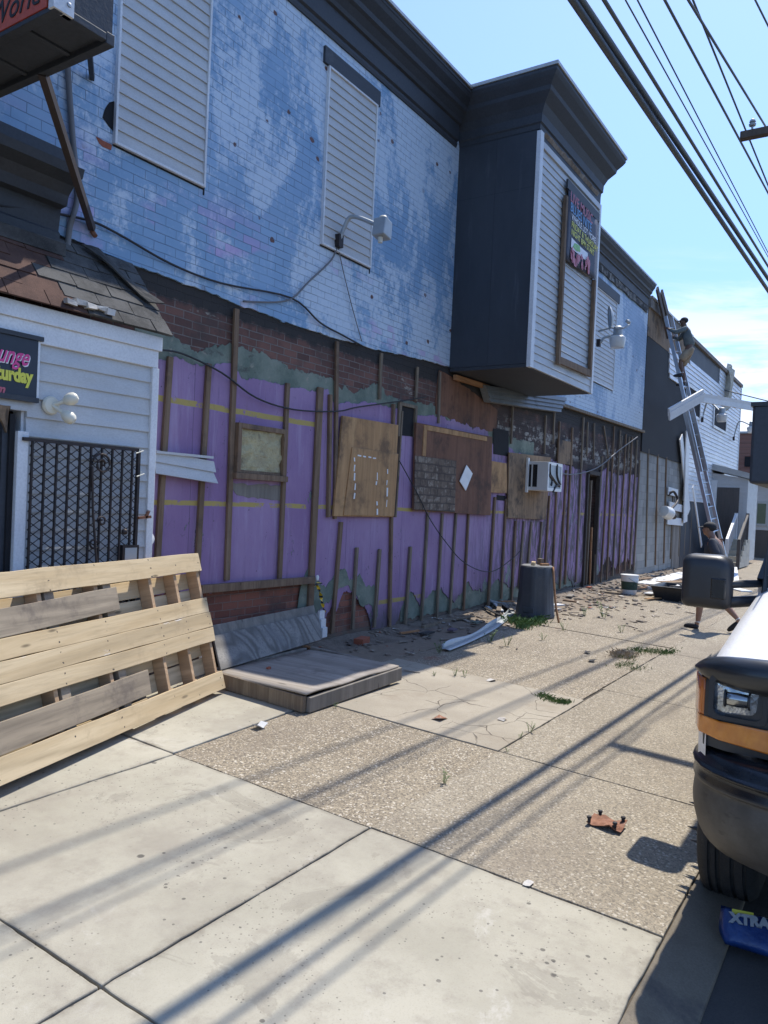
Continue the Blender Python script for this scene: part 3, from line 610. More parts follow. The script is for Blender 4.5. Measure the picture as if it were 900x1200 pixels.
def cornice_prof(y0, z0, z1, out, y_in=None):   # profile in (y,z); y0 wall plane, projects by out
    yi = y0+.25 if y_in is None else y_in; h = z1-z0
    P = [(yi, z0), (y0-.02, z0), (y0-.03, z0+.05*h), (y0-.025, z0+.10*h), (y0-.05, z0+.13*h), (y0-.05, z0+.44*h), (y0-.08, z0+.46*h), (y0-.10*out/.3, z0+.52*h),
         (y0-.5*out, z0+.62*h), (y0-.62*out, z0+.66*h), (y0-.66*out, z0+.74*h), (y0-.9*out, z0+.86*h), (y0-.97*out, z0+.93*h), (y0-out, z0+.94*h), (y0-out, z1), (yi, z1)]
    return P
mb = MB(); mb.extr(cornice_prof(W, 6.86, 7.52, .29), 'x', XM0, 9.5); cor = mb.build('cornice', M_black, main)
mb = MB(); mb.extr([(W+.3, 7.523), (W-.315, 7.523), (W-.315, 7.56), (W-.28, 7.575), (W+.3, 7.575)], 'x', XM0, 9.34); mb.build('coping', M_coping, cor)
mb = MB(); mb.box(XM0, XM1, W+.25, W+.4, 6.9, 7.5); mb.box(XM0, XM1, W+.4, W+6, 7.2, 7.3); mb.box(XM1-.1, XM1, W+.3, W+6, 0, 7.3); mb.box(XM0, XM0+.1, W+.3, W+6, 0, 7.3); mb.build('roof', M_black, main)

# window panels filled with vinyl siding
def win_panel(parent, px, name='window_panel'):
    tl, tr, br, bl = [Yp(*q, W) for q in px]
    x0, x1 = (tl.x+bl.x)/2, (tr.x+br.x)/2; z0, z1 = (br.z+bl.z)/2, (tl.z+tr.z)/2
    mb = MB(); siding(mb, x0, x1, z0, z1, W-.012, .098); mb.box(x0, x1, W-.008, W+.01, z0, z1)
    o = mb.build(name, M_vinyl, parent)
    mb = MB(); t = .022; y0, y1 = W-.036, W+.01
    mb.box(x0-t, x0, y0, y1, z0-t, z1+t); mb.box(x1, x1+t, y0, y1, z0-t, z1+t); mb.box(x0, x1, y0, y1, z0-t, z0); mb.box(x0, x1, y0, y1, z1, z1+t)
    mb.build('trim', M_trim, o, bevel=.003)
    mb = MB(); g = .036; mb.box(x1+t, x1+g, W-.006, W+.02, z0-.08, z1); mb.box(x0-.02, x1+g, W-.007, W+.02, z0-g, z0-t); mb.build('gap', M_dark, o)
    return o, x0, x1, z0, z1
win_panel(main, ((141, -120), (245, -60), (238, 217), (139, 170)))
wp2, wx0, wx1, wz0, wz1 = win_panel(main, ((383, 82), (439, 122), (432, 310), (378, 288)))
mb = MB(); mb.box(wx0-.1, wx1+.07, W-.03, W+.05, wz1+.02, wz1+.2); mb.build('lintel', M_black, main, bevel=.005)

# ---- projecting bay
BX0, BX1, BY, BZ0, BZ1 = 9.62, 12.2, 4.08, 3.77, 6.9
def f_bay(n):
    p = n.pos(); x = n.xyz(p); c = n.mix(n.ss(n.noise(1.3, 6, .65, n.mapv(p, (1, 1, .4))), .3, .7), (.031, .037, .046), (.046, .053, .064))
    sm = n.m('LESS_THAN', n.m('FRACT', n.m('ADD', n.m('DIVIDE', x[1], .61), .31)), .010); c = n.mix(n.m('MULTIPLY', sm, .6), c, (.016, .018, .022))
    hz = n.m('LESS_THAN', n.m('ABSOLUTE', n.m('SUBTRACT', x[2], 6.15)), .004); c = n.mix(n.m('MULTIPLY', hz, .5), c, (.016, .018, .022))
    c = n.mix(n.m('MULTIPLY', n.ss(n.noise(3, 6, .7, n.mapv(p, (1, 2.2, .22))), .56, .75), .5), c, (.10, .11, .125))
    c = n.mix(n.ss(n.noise(26, 5, .7), .70, .76), c, (.17, .17, .17))
    return dict(color=c, rough=.6, bump=n.m('SUBTRACT', n.noise(1.6, 4), n.m('MULTIPLY', sm, .4)), bs=.6, dist=.02)
mb = MB(); mb.box(BX0, BX1, BY+.03, W+.02, BZ0+.02, 7.4); bay = mb.build('bay', mat('faded_black_panels', f_bay), main)
mb = MB(); siding(mb, BX0+.09, BX1-.05, BZ0-.02, BZ1-.22, BY, .103); sd = mb.build('bay_siding', M_vinyl, bay)
mb = MB(); mb.box(BX0-.012, BX0+.1, BY-.03, BY+.03, BZ0-.03, BZ1-.02); mb.build('corner_trim', M_trim, bay, bevel=.004)
mb = MB(); mb.box(BX1-.06, BX1+.015, BY-.03, BY+.05, BZ0-.03, BZ1-.12); mb.build('corner_trim', M_trim, bay, bevel=.004)
mb = MB(); mb.box(BX0+.1, BX1-.06, BY-.03, BY+.02, BZ1-.215, BZ1-.13); mb.build('top_trim', M_vinyl, bay)
mb = MB(); mb.box(BX0+.08, BX1, BY-.012, BY+.03, BZ1-.128, BZ1+.05); mb.build('frieze', M_black, bay)
mb = MB(); mb.grid([[(BX0+.1+.12*i, BY-.045-.02*rng.random(), BZ1-.02+.03*rng.random()), (BX0+.1+.12*i, BY-.015, BZ1-.05)][::1] for i in range(20)]); mb.build('torn_flashing', noisy('torn_flashing_paper', (.20, .16, .13), (.36, .33, .29), 9), bay, solid=.006)
# soffit: a slab with a lower lip towards the wall
mb = MB(); mb.box(BX0, BX1, BY+.02, W-.01, BZ0-.03, BZ0+.015)
mb.build('bay_soffit', M_black, bay)
mb = MB(); sk_ = [Yp(*q, W-.12) for q in ((568, 451), (664, 466), (656, 483), (574, 471))]
for i in range(4):
    f0, f1 = i/4, (i+1)/4; a0, b0, a1, b1 = sk_[0].lerp(sk_[3], f0), sk_[1].lerp(sk_[2], f0), sk_[0].lerp(sk_[3], f1), sk_[1].lerp(sk_[2], f1); o1 = Vector((0, -.03, 0)); bk_ = Vector((0, .1, 0))
    mb.hexa([a1+o1, b1+o1, b1+bk_, a1+bk_, a0, b0, b0+bk_, a0+bk_])
mb.build('loose_skirt_siding', noisy('grimy_grey_siding', (.20, .215, .225), (.27, .285, .295), 4, .6, .2, dirt=(.1, .1, .1)), bay)
# bay cornice, mitred on three sides
prof = [(.2, 0), (-.03, 0), (-.05, .10), (-.12, .13), (-.14, .30), (-.30, .46), (-.55, .60), (-.62, .64), (-.66, .72), (-.90, .86), (-.98, .92), (-1, .94), (-1, 1), (.2, 1)]
rows = []
CZ0, CZ1, OUT = 6.90, 7.54, .31
for (y, z) in prof[1:-1]:
    d = -y*1.0; o_ = d*OUT if d > 0 else 0
    zz = CZ0+z*(CZ1-CZ0)
    rows.append([(BX0-o_*.85, W, zz), (BX0-o_*.85, BY-o_, zz), (BX1+o_*.85, BY-o_, zz), (BX1+o_*.85, W, zz)])
mb = MB(); mb.grid(rows); mb.face(rows[-1]); bcor = mb.build('bay_cornice', M_black, bay)
mb = MB(); o_ = OUT+.02; mb.extr([(BX0-o_*.85, BY-o_), (BX1+o_*.85, BY-o_), (BX1+o_*.85, W+.3), (BX0-o_*.85, W+.3)], 'z', CZ1+.003, CZ1+.05); mb.build('bay_coping', M_coping, bcor, bevel=.004)
# wooden frame and torn banner on the bay face
fx0, fx1 = 10.52, 11.98
mb = MB()
for x, z0_, z1_ in ((fx0, 3.93, 6.33), (fx1-.06, 3.98, 5.5)): mb.bar((x+.03, BY-.055, z0_), (x+.03, BY-.055, z1_), .07, .05)
mb.bar((fx0+.07, BY-.055, 4.0), (fx1-.06, BY-.055, 4.03), .10, .04); mb.build('picture_frame', M_stud, bay)
mb = MB(); mb.box(fx0+.07, fx0+.16, BY-.045, BY-.03, 4.1, 6.3); mb.box(fx1-.06, fx1+.03, BY-.035, BY-.025, 4.0, 5.6); mb.build('frame_liner', M_navy, bay)
ban = thing('banner', 'torn dark event banner with red and yellow print hanging in the frame on the bay', 'banner', (11.2, BY-.06, 5.5))
bw = 1.40; NB = 14
def banpt(u, v):   # u 0..1 across, v 0..1 from the top
    return (fx0+.10+u*(bw-.08), BY-.062-.007*math.sin(u*7+v*3)-.02*v*(u > .8)*(u-.8)*5, 6.47-v*(1.02-.05*u)-.03*u*(1-v))
mb = MB(); mb.grid([[banpt(i/NB, j/8) for i in range(NB+1)] for j in range(9)]); mb.build('cloth', plain('faded_banner_vinyl', (.045, .05, .075), .6), ban, smooth=True, solid=.003)
mb = MB(); mb.bar((fx0+.05, BY-.055, 6.52), (fx1+.04, BY-.055, 6.50), .13, .03); mb.build('header_rail', M_black, bay)
def banline(s, v, size, mt, u0=.1): 
    p = Vector(banpt(u0, v)); text(s, size, 'lettering', mt, ban, p+Vector((0, -.012, 0)), (1, 0, -.02), (0, 0, 1), ext=.001, bold=.001)
banline('LIVE MUSIC', .155, .20, M_prred, .04); banline('BLUES NITE', .29, .185, M_prblue, .05); banline('WHOLE LOT MORE', .395, .125, M_prwhite, .10)
banline('FRIDAY & THURSDAY', .495, .125, M_yel, .11); banline('NIGHT 8PM START', .60, .125, M_yel, .12)
mb = MB(); mb.grid([[Vector(banpt(.14+.55*i/6, .64+.14*j/3+.03*i/6))+Vector((0, -.010, 0)) for i in range(7)] for j in range(4)]); mb.build('printed_plate', M_prwhite, ban)
mb = MB(); mb.face([Vector(banpt(u, v))+Vector((0, -.014, 0)) for u, v in ((.2, .75), (.25, .68), (.42, .655), (.45, .74), (.32, .77))]); mb.build('printed_salad', M_prgreen, ban)
pr = random.Random(5); mb = MB()
for k in range(30):
    u, v = pr.uniform(.15, .74), pr.uniform(.80, .965); c = Vector(banpt(u, v))+Vector((0, -.014-.0006*k, 0)); w_ = pr.uniform(.04, .09)
    mb.face([c+Vector((w_*math.cos(t)*.6, 0, w_*math.sin(t)*.9)) for t in (0, 1.1, 2.2, 3.0, 4.1, 5.2)])
mb.build('printed_ribs', M_prred, ban)

# ---- furring strips
def stud(parent, a, b, w=.055, th=.03, mt=M_stud, dx=0, y=W-.018, name='furring_strip'):
    p, q = Yp(*a, W), Yp(*b, W); q = q+Vector((rng.uniform(-.014, .014), 0, 0)); p = p+Vector((rng.uniform(-.008, .008), 0, rng.uniform(-.02, .02)))
    mt = M_studgrey if mt is M_stud and rng.random() < .25 else mt
    mb = MB(); mid = (p+q)/2; k = rng.uniform(-.006, .006)
    mb.bar((p.x, y, p.z), (mid.x+k, y, mid.z), w, th, side=(0, 1, 0)); mb.bar((mid.x+k, y, mid.z), (q.x, y, q.z), w*.985, th, side=(0, 1, 0))
    return mb.build(name, mt, parent, bevel=.003)
for a, b, w, mt in [((198, 420), (183, 655), .058, 0), ((243, 428), (228, 690), .058, 0), ((276, 362), (263, 680), .06, 0), ((336, 450), (326, 678), .055, 0), ((374, 455), (361, 712), .095, 0),
                    ((393, 402), (391, 608), .05, 0), ((398, 612), (388, 742), .055, 0), ((417, 642), (412, 737), .045, 1), ((444, 642), (437, 735), .05, 0), ((480, 640), (474, 732), .05, 1),
                    ((500, 601), (493, 728), .045, 1), ((517, 601), (510, 724), .045, 1), ((533, 601), (526, 722), .045, 0), ((548, 601), (542, 718), .045, 0), ((579, 582), (571, 712), .06, 0),
                    ((592, 585), (586, 702), .055, 0), ((603, 611), (598, 705), .06, 0), ((613, 611), (607, 690), .05, 0), ((622, 611), (617, 672), .05, 0), ((634, 611), (630, 672), .05, 1), ((643, 580), (637, 672), .05, 0),
                    ((655, 495), (646, 690), .055, 0), ((663, 550), (655, 690), .055, 0), ((670, 500), (661, 685), .055, 0), ((683, 488), (674, 682), .055, 1), ((705, 535), (694, 690), .05, 1), ((712, 540), (703, 685), .05, 0),
                    ((719, 500), (710, 680), .055, 0), ((726, 505), (717, 675), .055, 0), ((733, 508), (724, 672), .055, 0), ((740, 512), (731, 669), .055, 0), ((746, 515), (737, 667), .055, 0), ((749, 540), (742, 668), .055, 1)]:
    stud(main, a, b, w, mt=(M_stud, M_studgrey)[mt])
for a, b in [((446, 415), (444, 468)), ((488, 431), (486, 470)), ((515, 437), (513, 496)), ((600, 476), (598, 520)), ((639, 486), (637, 532)), ((649, 482), (648, 520)), ((688, 495), (687, 535)), ((696, 495), (695, 538)), ((707, 500), (713, 540)), ((728, 510), (727, 530)), ((737, 512), (735, 548))]:
    stud(main, a, b, .045, .026, M_studgrey, y=W-.012)
stud(main, (460, 475), (455, 735), .05, .035, M_stud); stud(main, (385, 462), (383, 606), .045, .04); stud(main, (469, 480), (461, 606), .03, .05, M_studgrey)
mb = MB(); a, b = Yp(230, 690, W), Yp(363, 679, W); mb.bar((a.x, W-.05, a.z), (b.x, W-.05, b.z), .075, .06); mb.build('sill_rail', M_stud, main, bevel=.004)
# beam scraps under the bay
mb = MB(); mb.bar(Yp(533, 442, W-.06), Yp(572, 454, W-.06), .07, .05); mb.build('beam_end', M_lath, main)
# dark panel under the bay
sheet(jag([(9.3, 3.1), (9.35, 3.72), (10.2, 3.6), (11.3, 3.4), (11.3, 3.05), (10.6, 3.02)], .03, .08, 9), W+.008, .012, 'dark_board', M_plyred, main)
# ---- boarded openings
def board(px, y, th, mt, name='plywood_board', lab=None, bev=.004):
    mb = MB(); mb.quad(*[Yp(*q, y) for q in px], th); o = mb.build(name, mt, main, bevel=bev)
    if lab: o['label'] = lab
    return o
b1 = board(((402, 487), (467, 498), (461, 606), (391, 605)), W-.05, .03, M_ply, lab='tan plywood board with white paint dashes')
mb = MB(); mb.quad(*[Yp(*q, W-.062) for q in ((413, 524), (467, 532), (462, 605), (403, 604))], .012); mb.build('overlay_board', M_ply, b1, bevel=.003)
for x0_, y0_, n_, L_ in ((417, 537, 6, 9), (443, 545, 6, 9), (455, 552, 4, 8)):
    for k in range(n_):
        if rng.random() < .85:
            p = Yp(x0_-.09*k*10/6-1+rng.uniform(-.8, .8), y0_+k*(11 if n_ > 4 else 13)+rng.uniform(-2, 2), W-.064); h0_ = rng.uniform(.4, 1.2); mb = MB(); mb.box(p.x-.012*rng.uniform(.5, 1.2), p.x+.012*rng.uniform(.5, 1.2), p.y-.003, p.y+.001, p.z-.05*h0_, p.z+.04*h0_); mb.jitter(.01, 12, k); mb.build('paint_dash', M_whitepl, b1)
for k in range(4):
    p = Yp(421+k*6, 534+k*.9, W-.064); mb = MB(); mb.box(p.x-.03, p.x+.03, p.y-.003, p.y+.001, p.z-.01, p.z+.006); mb.jitter(.008, 12, k); mb.build('paint_dash', M_whitepl, b1)
b2 = board(((488, 495), (577, 512), (575, 604), (485, 598)), W-.06, .035, M_plyred, lab='dark red brown plywood board with a pale diamond patch')
mb = MB(); mb.quad(*[Yp(*q, W-.07) for q in ((500, 498), (571, 512), (571, 517), (500, 504))], .012); mb.quad(*[Yp(*q, W-.068) for q in ((497, 498), (501, 499), (499, 535), (495, 534))], .01); mb.build('edge_batten', M_ply, b2)
def f_over(n):
    p = n.pos(); x = n.xyz(p); bc, bf = n.brick(n.comb(x[0], n.m('ADD', x[2], n.m('MULTIPLY', n.noise(4, 3), .05))), .19, .105, .014, smooth=.4); rn = n.xyz(bc)[0]
    c = n.mix(n.ss(n.noise(5, 6, .7), .3, .7), (.085, .06, .045), (.20, .15, .11)); k = n.noise(9, 6, .75, n.mapv(p, (1, 1, 1.3)))
    c = n.mix(n.m('MULTIPLY', n.ss(n.m('ADD', k, n.m('MULTIPLY', rn, .12)), .57, .67), .65), c, (.33, .28, .22)); c = n.mix(n.m('MULTIPLY', bf, .6), c, (.05, .04, .035))
    return dict(color=c, rough=.9, bump=k, bs=.6, dist=.006)
mb = MB(); mb.quad(*[Yp(*q, W-.072) for q in ((487, 534), (535, 540), (533, 600), (486, 597))], .014); ov = mb.build('stained_overlay', mat('glue_stained_overlay', f_over), b2)
mb = MB(); mb.quad(*[Yp(*q, W-.085) for q in ((547, 545), (554, 555), (546, 575), (539, 564))], .01); mb.build('diamond_patch', M_whitepl, b2)
board(((575, 540), (594, 543), (594, 578), (575, 577)), W-.05, .03, M_ply, lab='small tan plywood square')
board(((597, 530), (646, 536), (640, 609), (595, 607)), W-.055, .03, M_plybrown, lab='brown stained plywood board behind the air conditioner')
board(((655, 515), (671, 518), (671, 545), (655, 543)), W-.02, .03, M_plybrown)
sheet([YP2(*q) for q in ((467, 475), (487, 478), (487, 512), (467, 510))], W-.001, .002, 'vent_opening', M_dark, main)
mb = MB(); mb.box(8.3, 8.36, W-.03, W, 2.7, 3.14); mb.box(8.7, 8.75, W-.03, W, 2.72, 3.14); mb.box(8.36, 8.7, W-.03, W, 3.1, 3.14); mb.build('vent_frame', M_studgrey, main)
sheet([YP2(*q) for q in ((578, 502), (596, 505), (596, 535), (578, 532))], W-.001, .002, 'vent_opening', M_dark, main)
sheet([YP2(*q) for q in ((582, 580), (592, 581), (592, 587), (582, 586))], W-.001, .002, 'vent_opening', M_dark, main)
# doorway
mb = MB(); mb.box(15.8, 16.62, W+.29, W+.31, .1, 2.65); mb.build('doorway', M_dark, main)
mb = MB(); mb.bar((15.82, W+.0, .15), (15.82, W, 2.66), .07, .09); mb.bar((16.6, W, .15), (16.6, W, 2.66), .07, .09); mb.bar((15.8, W, 2.66), (16.62, W, 2.66), .08, .09); mb.build('door_frame', noisy('charred_wood', (.04, .033, .028), (.07, .055, .045), 6), main)
mb = MB(); mb.bar((16.2, W+.04, .2), (16.1, W, 2.5), .05, .04); mb.build('leaning_lath', M_studgrey, main)
mb = MB(); mb.bar((16.28, W-.02, .25), (16.24, W-.02, 1.5), .035, .03); mb.build('raw_lath', M_lath, main)
# small window with insulation
a, b = Yp(274, 495, W), Yp(329, 558, W)
mb = MB(); x0, x1, z0, z1 = a.x, b.x+.01, b.z, a.z
mb.box(x0, x0+.05, W-.07, W+.01, z0, z1); mb.box(x1-.06, x1, W-.07, W+.01, z0, z1); mb.box(x0+.05, x1-.06, W-.07, W+.01, z1-.05, z1); mb.box(x0-.02, x1+.01, W-.085, W+.01, z0-.06, z0-.001); mb.box(x0+.05, x1-.06, W-.04, W+.01, z0+.001, z0+.03)
sw = mb.build('small_window', M_stud, main, bevel=.004)
mb = MB(); mb.grid([[(x0+.05+(x1-x0-.11)*i/14, W-.02-.035*(mnoise.noise(Vector((i*.45, j*.4, 3)))+.5), z0+.03+(z1-z0-.08)*j/14) for i in range(15)] for j in range(15)]); mb.build('insulation', M_foam, sw, smooth='all')
sheet(jag([(x0-.02, z0-.1), (x1, z0-.1), (x1, z0-.26), (x0+.25, z0-.24), (x0+.05, z0-.19)], .02, .04, 6), W-.002, .003, 'broken_sill', M_grey, main)
# storefront cornice at the left, above the porch roof
mb = MB()
prof = [(W+.02, 3.62), (W-.04, 3.62), (W-.05, 3.74), (W-.03, 3.76), (W-.05, 3.92), (W-.12, 3.93), (W-.14, 4.0), (W-.2, 4.06), (W-.3, 4.1), (W-.32, 4.16), (W-.1, 4.24), (W-.1, 4.34), (W-.06, 4.36), (W+.02, 4.36)]
mb.extr(prof, 'x', -3, 3.44); mb.build('storefront_cornice', M_black, main)
mb = MB(); mb.extr([(W+.01, 3.58), (W-.16, 3.55), (W-.16, 3.64), (W+.01, 3.7)], 'x', -3, 3.42); mb.build('flashing_strip', M_shblack, main)
# conduit
mb = MB(); mb.tube(arc([Yp(*q, W-.03) for q in ((76, 30), (80, 90), (85, 160), (89, 200), (90, 235), (82, 265), (79, 292))], 5), .022, 8); mb.build('conduit', M_gcable, main, smooth='all')

# ================================================================ PORCH
PY = 4.90
porch = thing('entrance_porch', 'white sided entrance porch with shingled roof and dark doorway behind the pallet', 'porch', (3.0, PY, .2))
PX1 = 4.10
mb = MB(); siding(mb, 3.02, PX1-.03, .25, 2.84, PY, .128, .016); siding(mb, -3, 3.02, 2.36, 2.84, PY, .12, .016)
pw = mb.build('siding_wall', M_vinyl, porch)
mb = MB(); mb.box(3.0, PX1, PY+.02, PY+.12, .2, 2.9); mb.box(-3, 3.0, PY+.02, PY+.12, 2.36, 2.9); mb.box(PX1-.02, PX1, PY+.12, W, .2, 3.0); mb.build('side_wall', M_trim, porch)
mb = MB(); mb.box(-3, PX1-.0, PY-.03, PY+.05, 2.83, 2.965); mb.box(-3, PX1+.02, PY-.05, PY+.05, 2.965, 3.075); mb.build('fascia', M_trim, porch, bevel=.004)
mb = MB(); mb.box(PX1-.05, PX1+.015, PY-.03, PY+.03, .2, 2.83); mb.build('corner_post', M_trim, porch, bevel=.005)
mb = MB(); mb.box(2.94, 3.02, PY-.05, PY+.04, .2, 2.22); mb.build('door_casing', M_trim, porch, bevel=.004)
mb = MB(); mb.box(1.6, 2.9, PY+.1, PY+.16, .2, 2.36); mb.box(2.9, 2.935, PY-.02, PY+.16, .2, 2.33); mb.build('doorway', M_dark, porch)
mb = MB(); mb.box(2.86, 2.9, PY, PY+.06, .2, 2.36); mb.box(2.70, 2.72, PY, PY+.04, .2, 2.36); mb.build('door_edge', M_black, porch)
sheet(jag([(2.88, 2.2), (2.9, 2.38), (2.6, 2.39), (2.6, 2.35), (2.8, 2.34)], .012, .03, 3), PY-.02, .02, 'rotten_header', M_plybrown, porch)
# roof
mb = MB(); E0, E1 = Vector((0, PY-.08, 3.09)), Vector((0, W, 3.70))
sv = (E1-E0); sn = Vector((0, -sv.z, sv.y)).normalized(); SL = sv.length; sd = sv.normalized()
mb.hexa([(-3, E0.y, E0.z), (PX1+.06, E0.y, E0.z), (PX1+.02, E1.y, E1.z), (-3, E1.y, E1.z)]+[tuple(Vector(q)+sn*.02) for q in ((-3, E0.y, E0.z), (PX1+.06, E0.y, E0.z), (PX1+.02, E1.y, E1.z), (-3, E1.y, E1.z))])
rf = mb.build('roof', M_shblack, porch)
mbs = [MB(), MB()]; nr = 6; rh = SL/nr*1.02
for i in range(nr):
    x = -2.9+(i % 2)*.15
    while x < PX1+.05:
        w_ = .30; xe = min(x+w_-.008, PX1+.06-.04*i/nr); k = 0 if x < 3.02+.14*math.sin(i*2.1)+.08*(i < 2) else 1
        t = rng.uniform(.008, .016); dj = rng.uniform(-.008, .008)
        a = E0+sd*(i*rh+dj-.015)+sn*(.022+t); b = E0+sd*min((i+1)*rh+.03, SL)+sn*.024
        if xe-x > .04: mbs[k].hexa([tuple(Vector((x, a.y, a.z))-sn*t), tuple(Vector((xe, a.y, a.z))-sn*t), (xe, b.y, b.z-.002), (x, b.y, b.z-.002), (x, a.y, a.z), (xe, a.y, a.z), (xe, b.y, b.z+.002), (x, b.y, b.z+.002)])
        x += w_
mbs[0].jitter(.006, 5).build('brown_shingles', M_shbrown, rf); mbs[1].jitter(.007, 5, 3).build('black_shingles', M_shblack, rf)
mb = MB(); c0 = E0+sd*(SL-.02)+sn*.05; c1 = E0+sd*.28+sn*.075
mb.grid([[Vector((3.62+.42*t+.07*j, 0, 0))+Vector((0, (c0.y*(1-t)+c1.y*t), c0.z*(1-t)+c1.z*t))+sn*(.02*math.sin(t*5+j)) for j in range(3)] for t in [k/8 for k in range(9)]]); mb.build('loose_felt', M_shblack, rf, solid=.012)
mb = MB()
for k in range(5):
    p = E0+sd*(.03+.02*(k % 2))+sn*.055; mb.box(3.22+.08*k, 3.29+.08*k+.02*(k % 2), p.y-.02, p.y+.03, p.z-.02, p.z+.012+.008*(k % 3))
mb.jitter(.015, 14).build('white_scraps', M_trash, rf)
# gate
GY = PY-.06
mb = MB(); gx0, gx1, gz0, gz1 = 3.03, 3.93, .3, 2.17
mb.box(gx0-.06, gx1, GY-.012, GY+.012, gz1-.012, gz1+.012); mb.box(gx0, gx1, GY-.01, GY+.01, gz0, gz0+.02); mb.box(gx1-.022, gx1, GY-.014, GY+.014, gz0, gz1)
for k in range(10):
    x = gx0+.01+k*(gx1-gx0-.03)/9.5; mb.box(x-.006, x+.006, GY-.008, GY+.008, gz0, gz1)
gate = mb.build('security_gate', M_blackmetal, porch)
mb = MB(); dzm, dxm = .042, .06
k = gz0-(gx1-gx0)*dzm/dxm
def clipl(z, s):
    a = (gx0, z); b = (gx1, z+s*(gx1-gx0)*dzm/dxm); pts = []
    for (p, q) in ((a, b),):
        t0, t1 = 0, 1
        for lo, hi in ((gz0, gz1),):
            dz = q[1]-p[1]
            ta, tb = sorted(((lo-p[1])/dz, (hi-p[1])/dz)); t0, t1 = max(t0, ta), min(t1, tb)
        if t1-t0 > .01: return [(p[0]+(q[0]-p[0])*t, GY+.012, p[1]+(q[1]-p[1])*t) for t in (t0, t1)]
zz = gz0-(gx1-gx0)*dzm/dxm
while zz < gz1+(gx1-gx0)*dzm/dxm:
    for s in (1, -1):
        L = clipl(zz, s)
        if L: mb.tube(L, .0035, 4)
    zz += dzm*2*.75
mb.build('expanded_mesh', M_blackmetal, gate)
def spiral(c, r, turns, a0, sgn=1, n=26): return [(c[0]+r*(1-t*.8)*math.cos(a0+sgn*t*turns*6.283), GY-.016, c[1]+r*(1-t*.8)*math.sin(a0+sgn*t*turns*6.283)) for t in [k/n for k in range(n+1)]]
mb = MB()
mb.tube([(3.50, GY-.016, 2.02), (3.52, GY-.016, 1.7), (3.57, GY-.016, 1.3), (3.62, GY-.016, .6)], .009, 6)
mb.tube(spiral((3.585, 2.04), .085, 1.6, math.pi, -1), .009, 6); mb.tube(spiral((3.60, 1.62), .04, 1.3, math.pi, -1), .008, 6); mb.tube(spiral((3.54, 1.46), .045, 1.3, 0, -1), .008, 6); mb.tube(spiral((3.54, 1.0), .05, 1.4, math.pi, 1), .009, 6); mb.tube(spiral((3.55, .8), .06, 1.4, 0, 1), .009, 6)
mb.build('scroll', M_blackmetal, gate)
mb = MB(); a = Yp(142, 642, GY); mb.box(a.x, a.x+.15, GY-.02, GY+.03, a.z-.16, a.z+.02); lb = mb.build('lock_box', M_blackmetal, gate)
mb = MB(); mb.box(a.x+.02, a.x+.13, GY-.023, GY-.019, a.z-.14, a.z); mb.build('box_plate', M_lampgrey, lb)
mb = MB(); mb.ball(Yp(146, 623, GY-.03), .024); mb.build('knob', M_blackmetal, gate, smooth=True)
mb = MB()
for q in ((163, 530), (164, 557)): p = Yp(*q, GY-.02); mb.tube([p+Vector((-.03, 0, -.01)), p, p+Vector((.04, 0, .015))], .005, 5); mb.tube([p, p+Vector((.01, 0, .03))], .004, 5)
mb.build('wire_tie', M_cream, gate)
mb = MB(); p = Yp(168, 607, GY-.02); mb.bar(p+Vector((-.05, 0, 0)), p+Vector((.07, 0, .01)), .02, .02); mb.bar(p+Vector((.02, 0, 0)), p+Vector((.05, 0, .06)), .02, .02); mb.build('latch', M_rust, gate)
p = Yp(178, 632, PY+.05); mb = MB(); mb.lathe([(.0, -.07), (.05, -.06), (.075, -.02), (.075, .02)], (PX1+.06, PY+.12, p.z), 16, (0, 1, 0)); mb.build('meter_cover', M_whitepl, porch, smooth=True)
# clapboard scrap across the strips
mb = MB(); a, b = Yp(182, 527, W-.08), Yp(253, 541, W-.08)
for i in range(2): mb.hexa([(a.x, W-.09-.012*i, a.z-.1*(i+1)), (b.x+.02*i, W-.09-.012*i, b.z-.1*(i+1)), (b.x, W-.06, b.z-.1*(i+1)), (a.x, W-.06, a.z-.1*(i+1)), (a.x, W-.075, a.z-.1*i), (b.x-.02, W-.075, b.z-.1*i), (b.x-.02, W-.06, b.z-.1*i), (a.x, W-.06, a.z-.1*i)])
mb.box(a.x, b.x-.05, W-.1, W-.05, a.z-.03, a.z-.008)
mb.build('siding_offcut', M_vinyl, porch)

# banner on the porch
bs = thing('porch_banner', 'dark vinyl banner with pink Lounge and yellow Saturday lettering above the porch door', 'banner', (2.4, PY-.03, 2.6))
p1, p2 = Yp(47, 400, PY-.035), Yp(43, 468, PY-.035)
mb = MB(); mb.box(1.4, p1.x-.012, PY-.035, PY-.028, p2.z+.01, p1.z); mb.build('sheet', M_navy, bs)
mb = MB(); mb.box(1.4, p1.x+.02, PY-.05, PY-.026, p1.z, p1.z+.03); mb.box(1.4, p1.x+.0, PY-.05, PY-.026, p2.z-.025, p2.z+.008); mb.build('rail', M_black, bs)
mb = MB(); mb.box(p1.x-.010, p1.x+.006, PY-.033, PY-.027, p2.z+.01, p1.z-.002); mb.build('edge', M_trim, bs)
yt = PY-.039
text('Lounge', .165, 'lettering', M_prwhite, bs, (p1.x-.082, yt, p1.z-.187), (1, 0, 0), (0, 0, 1), .45, .0015, 'RIGHT', .004, .69)
text('Lounge', .165, 'lettering', M_pink, bs, (p1.x-.088, yt-.004, p1.z-.182), (1, 0, 0), (0, 0, 1), .45, .0015, 'RIGHT', .002, .69)
text('Saturday', .125, 'lettering', M_yel, bs, (p1.x-.05, yt, p1.z-.295), (1, 0, 0), (0, 0, 1), 0, .0015, 'RIGHT', .006, .76)
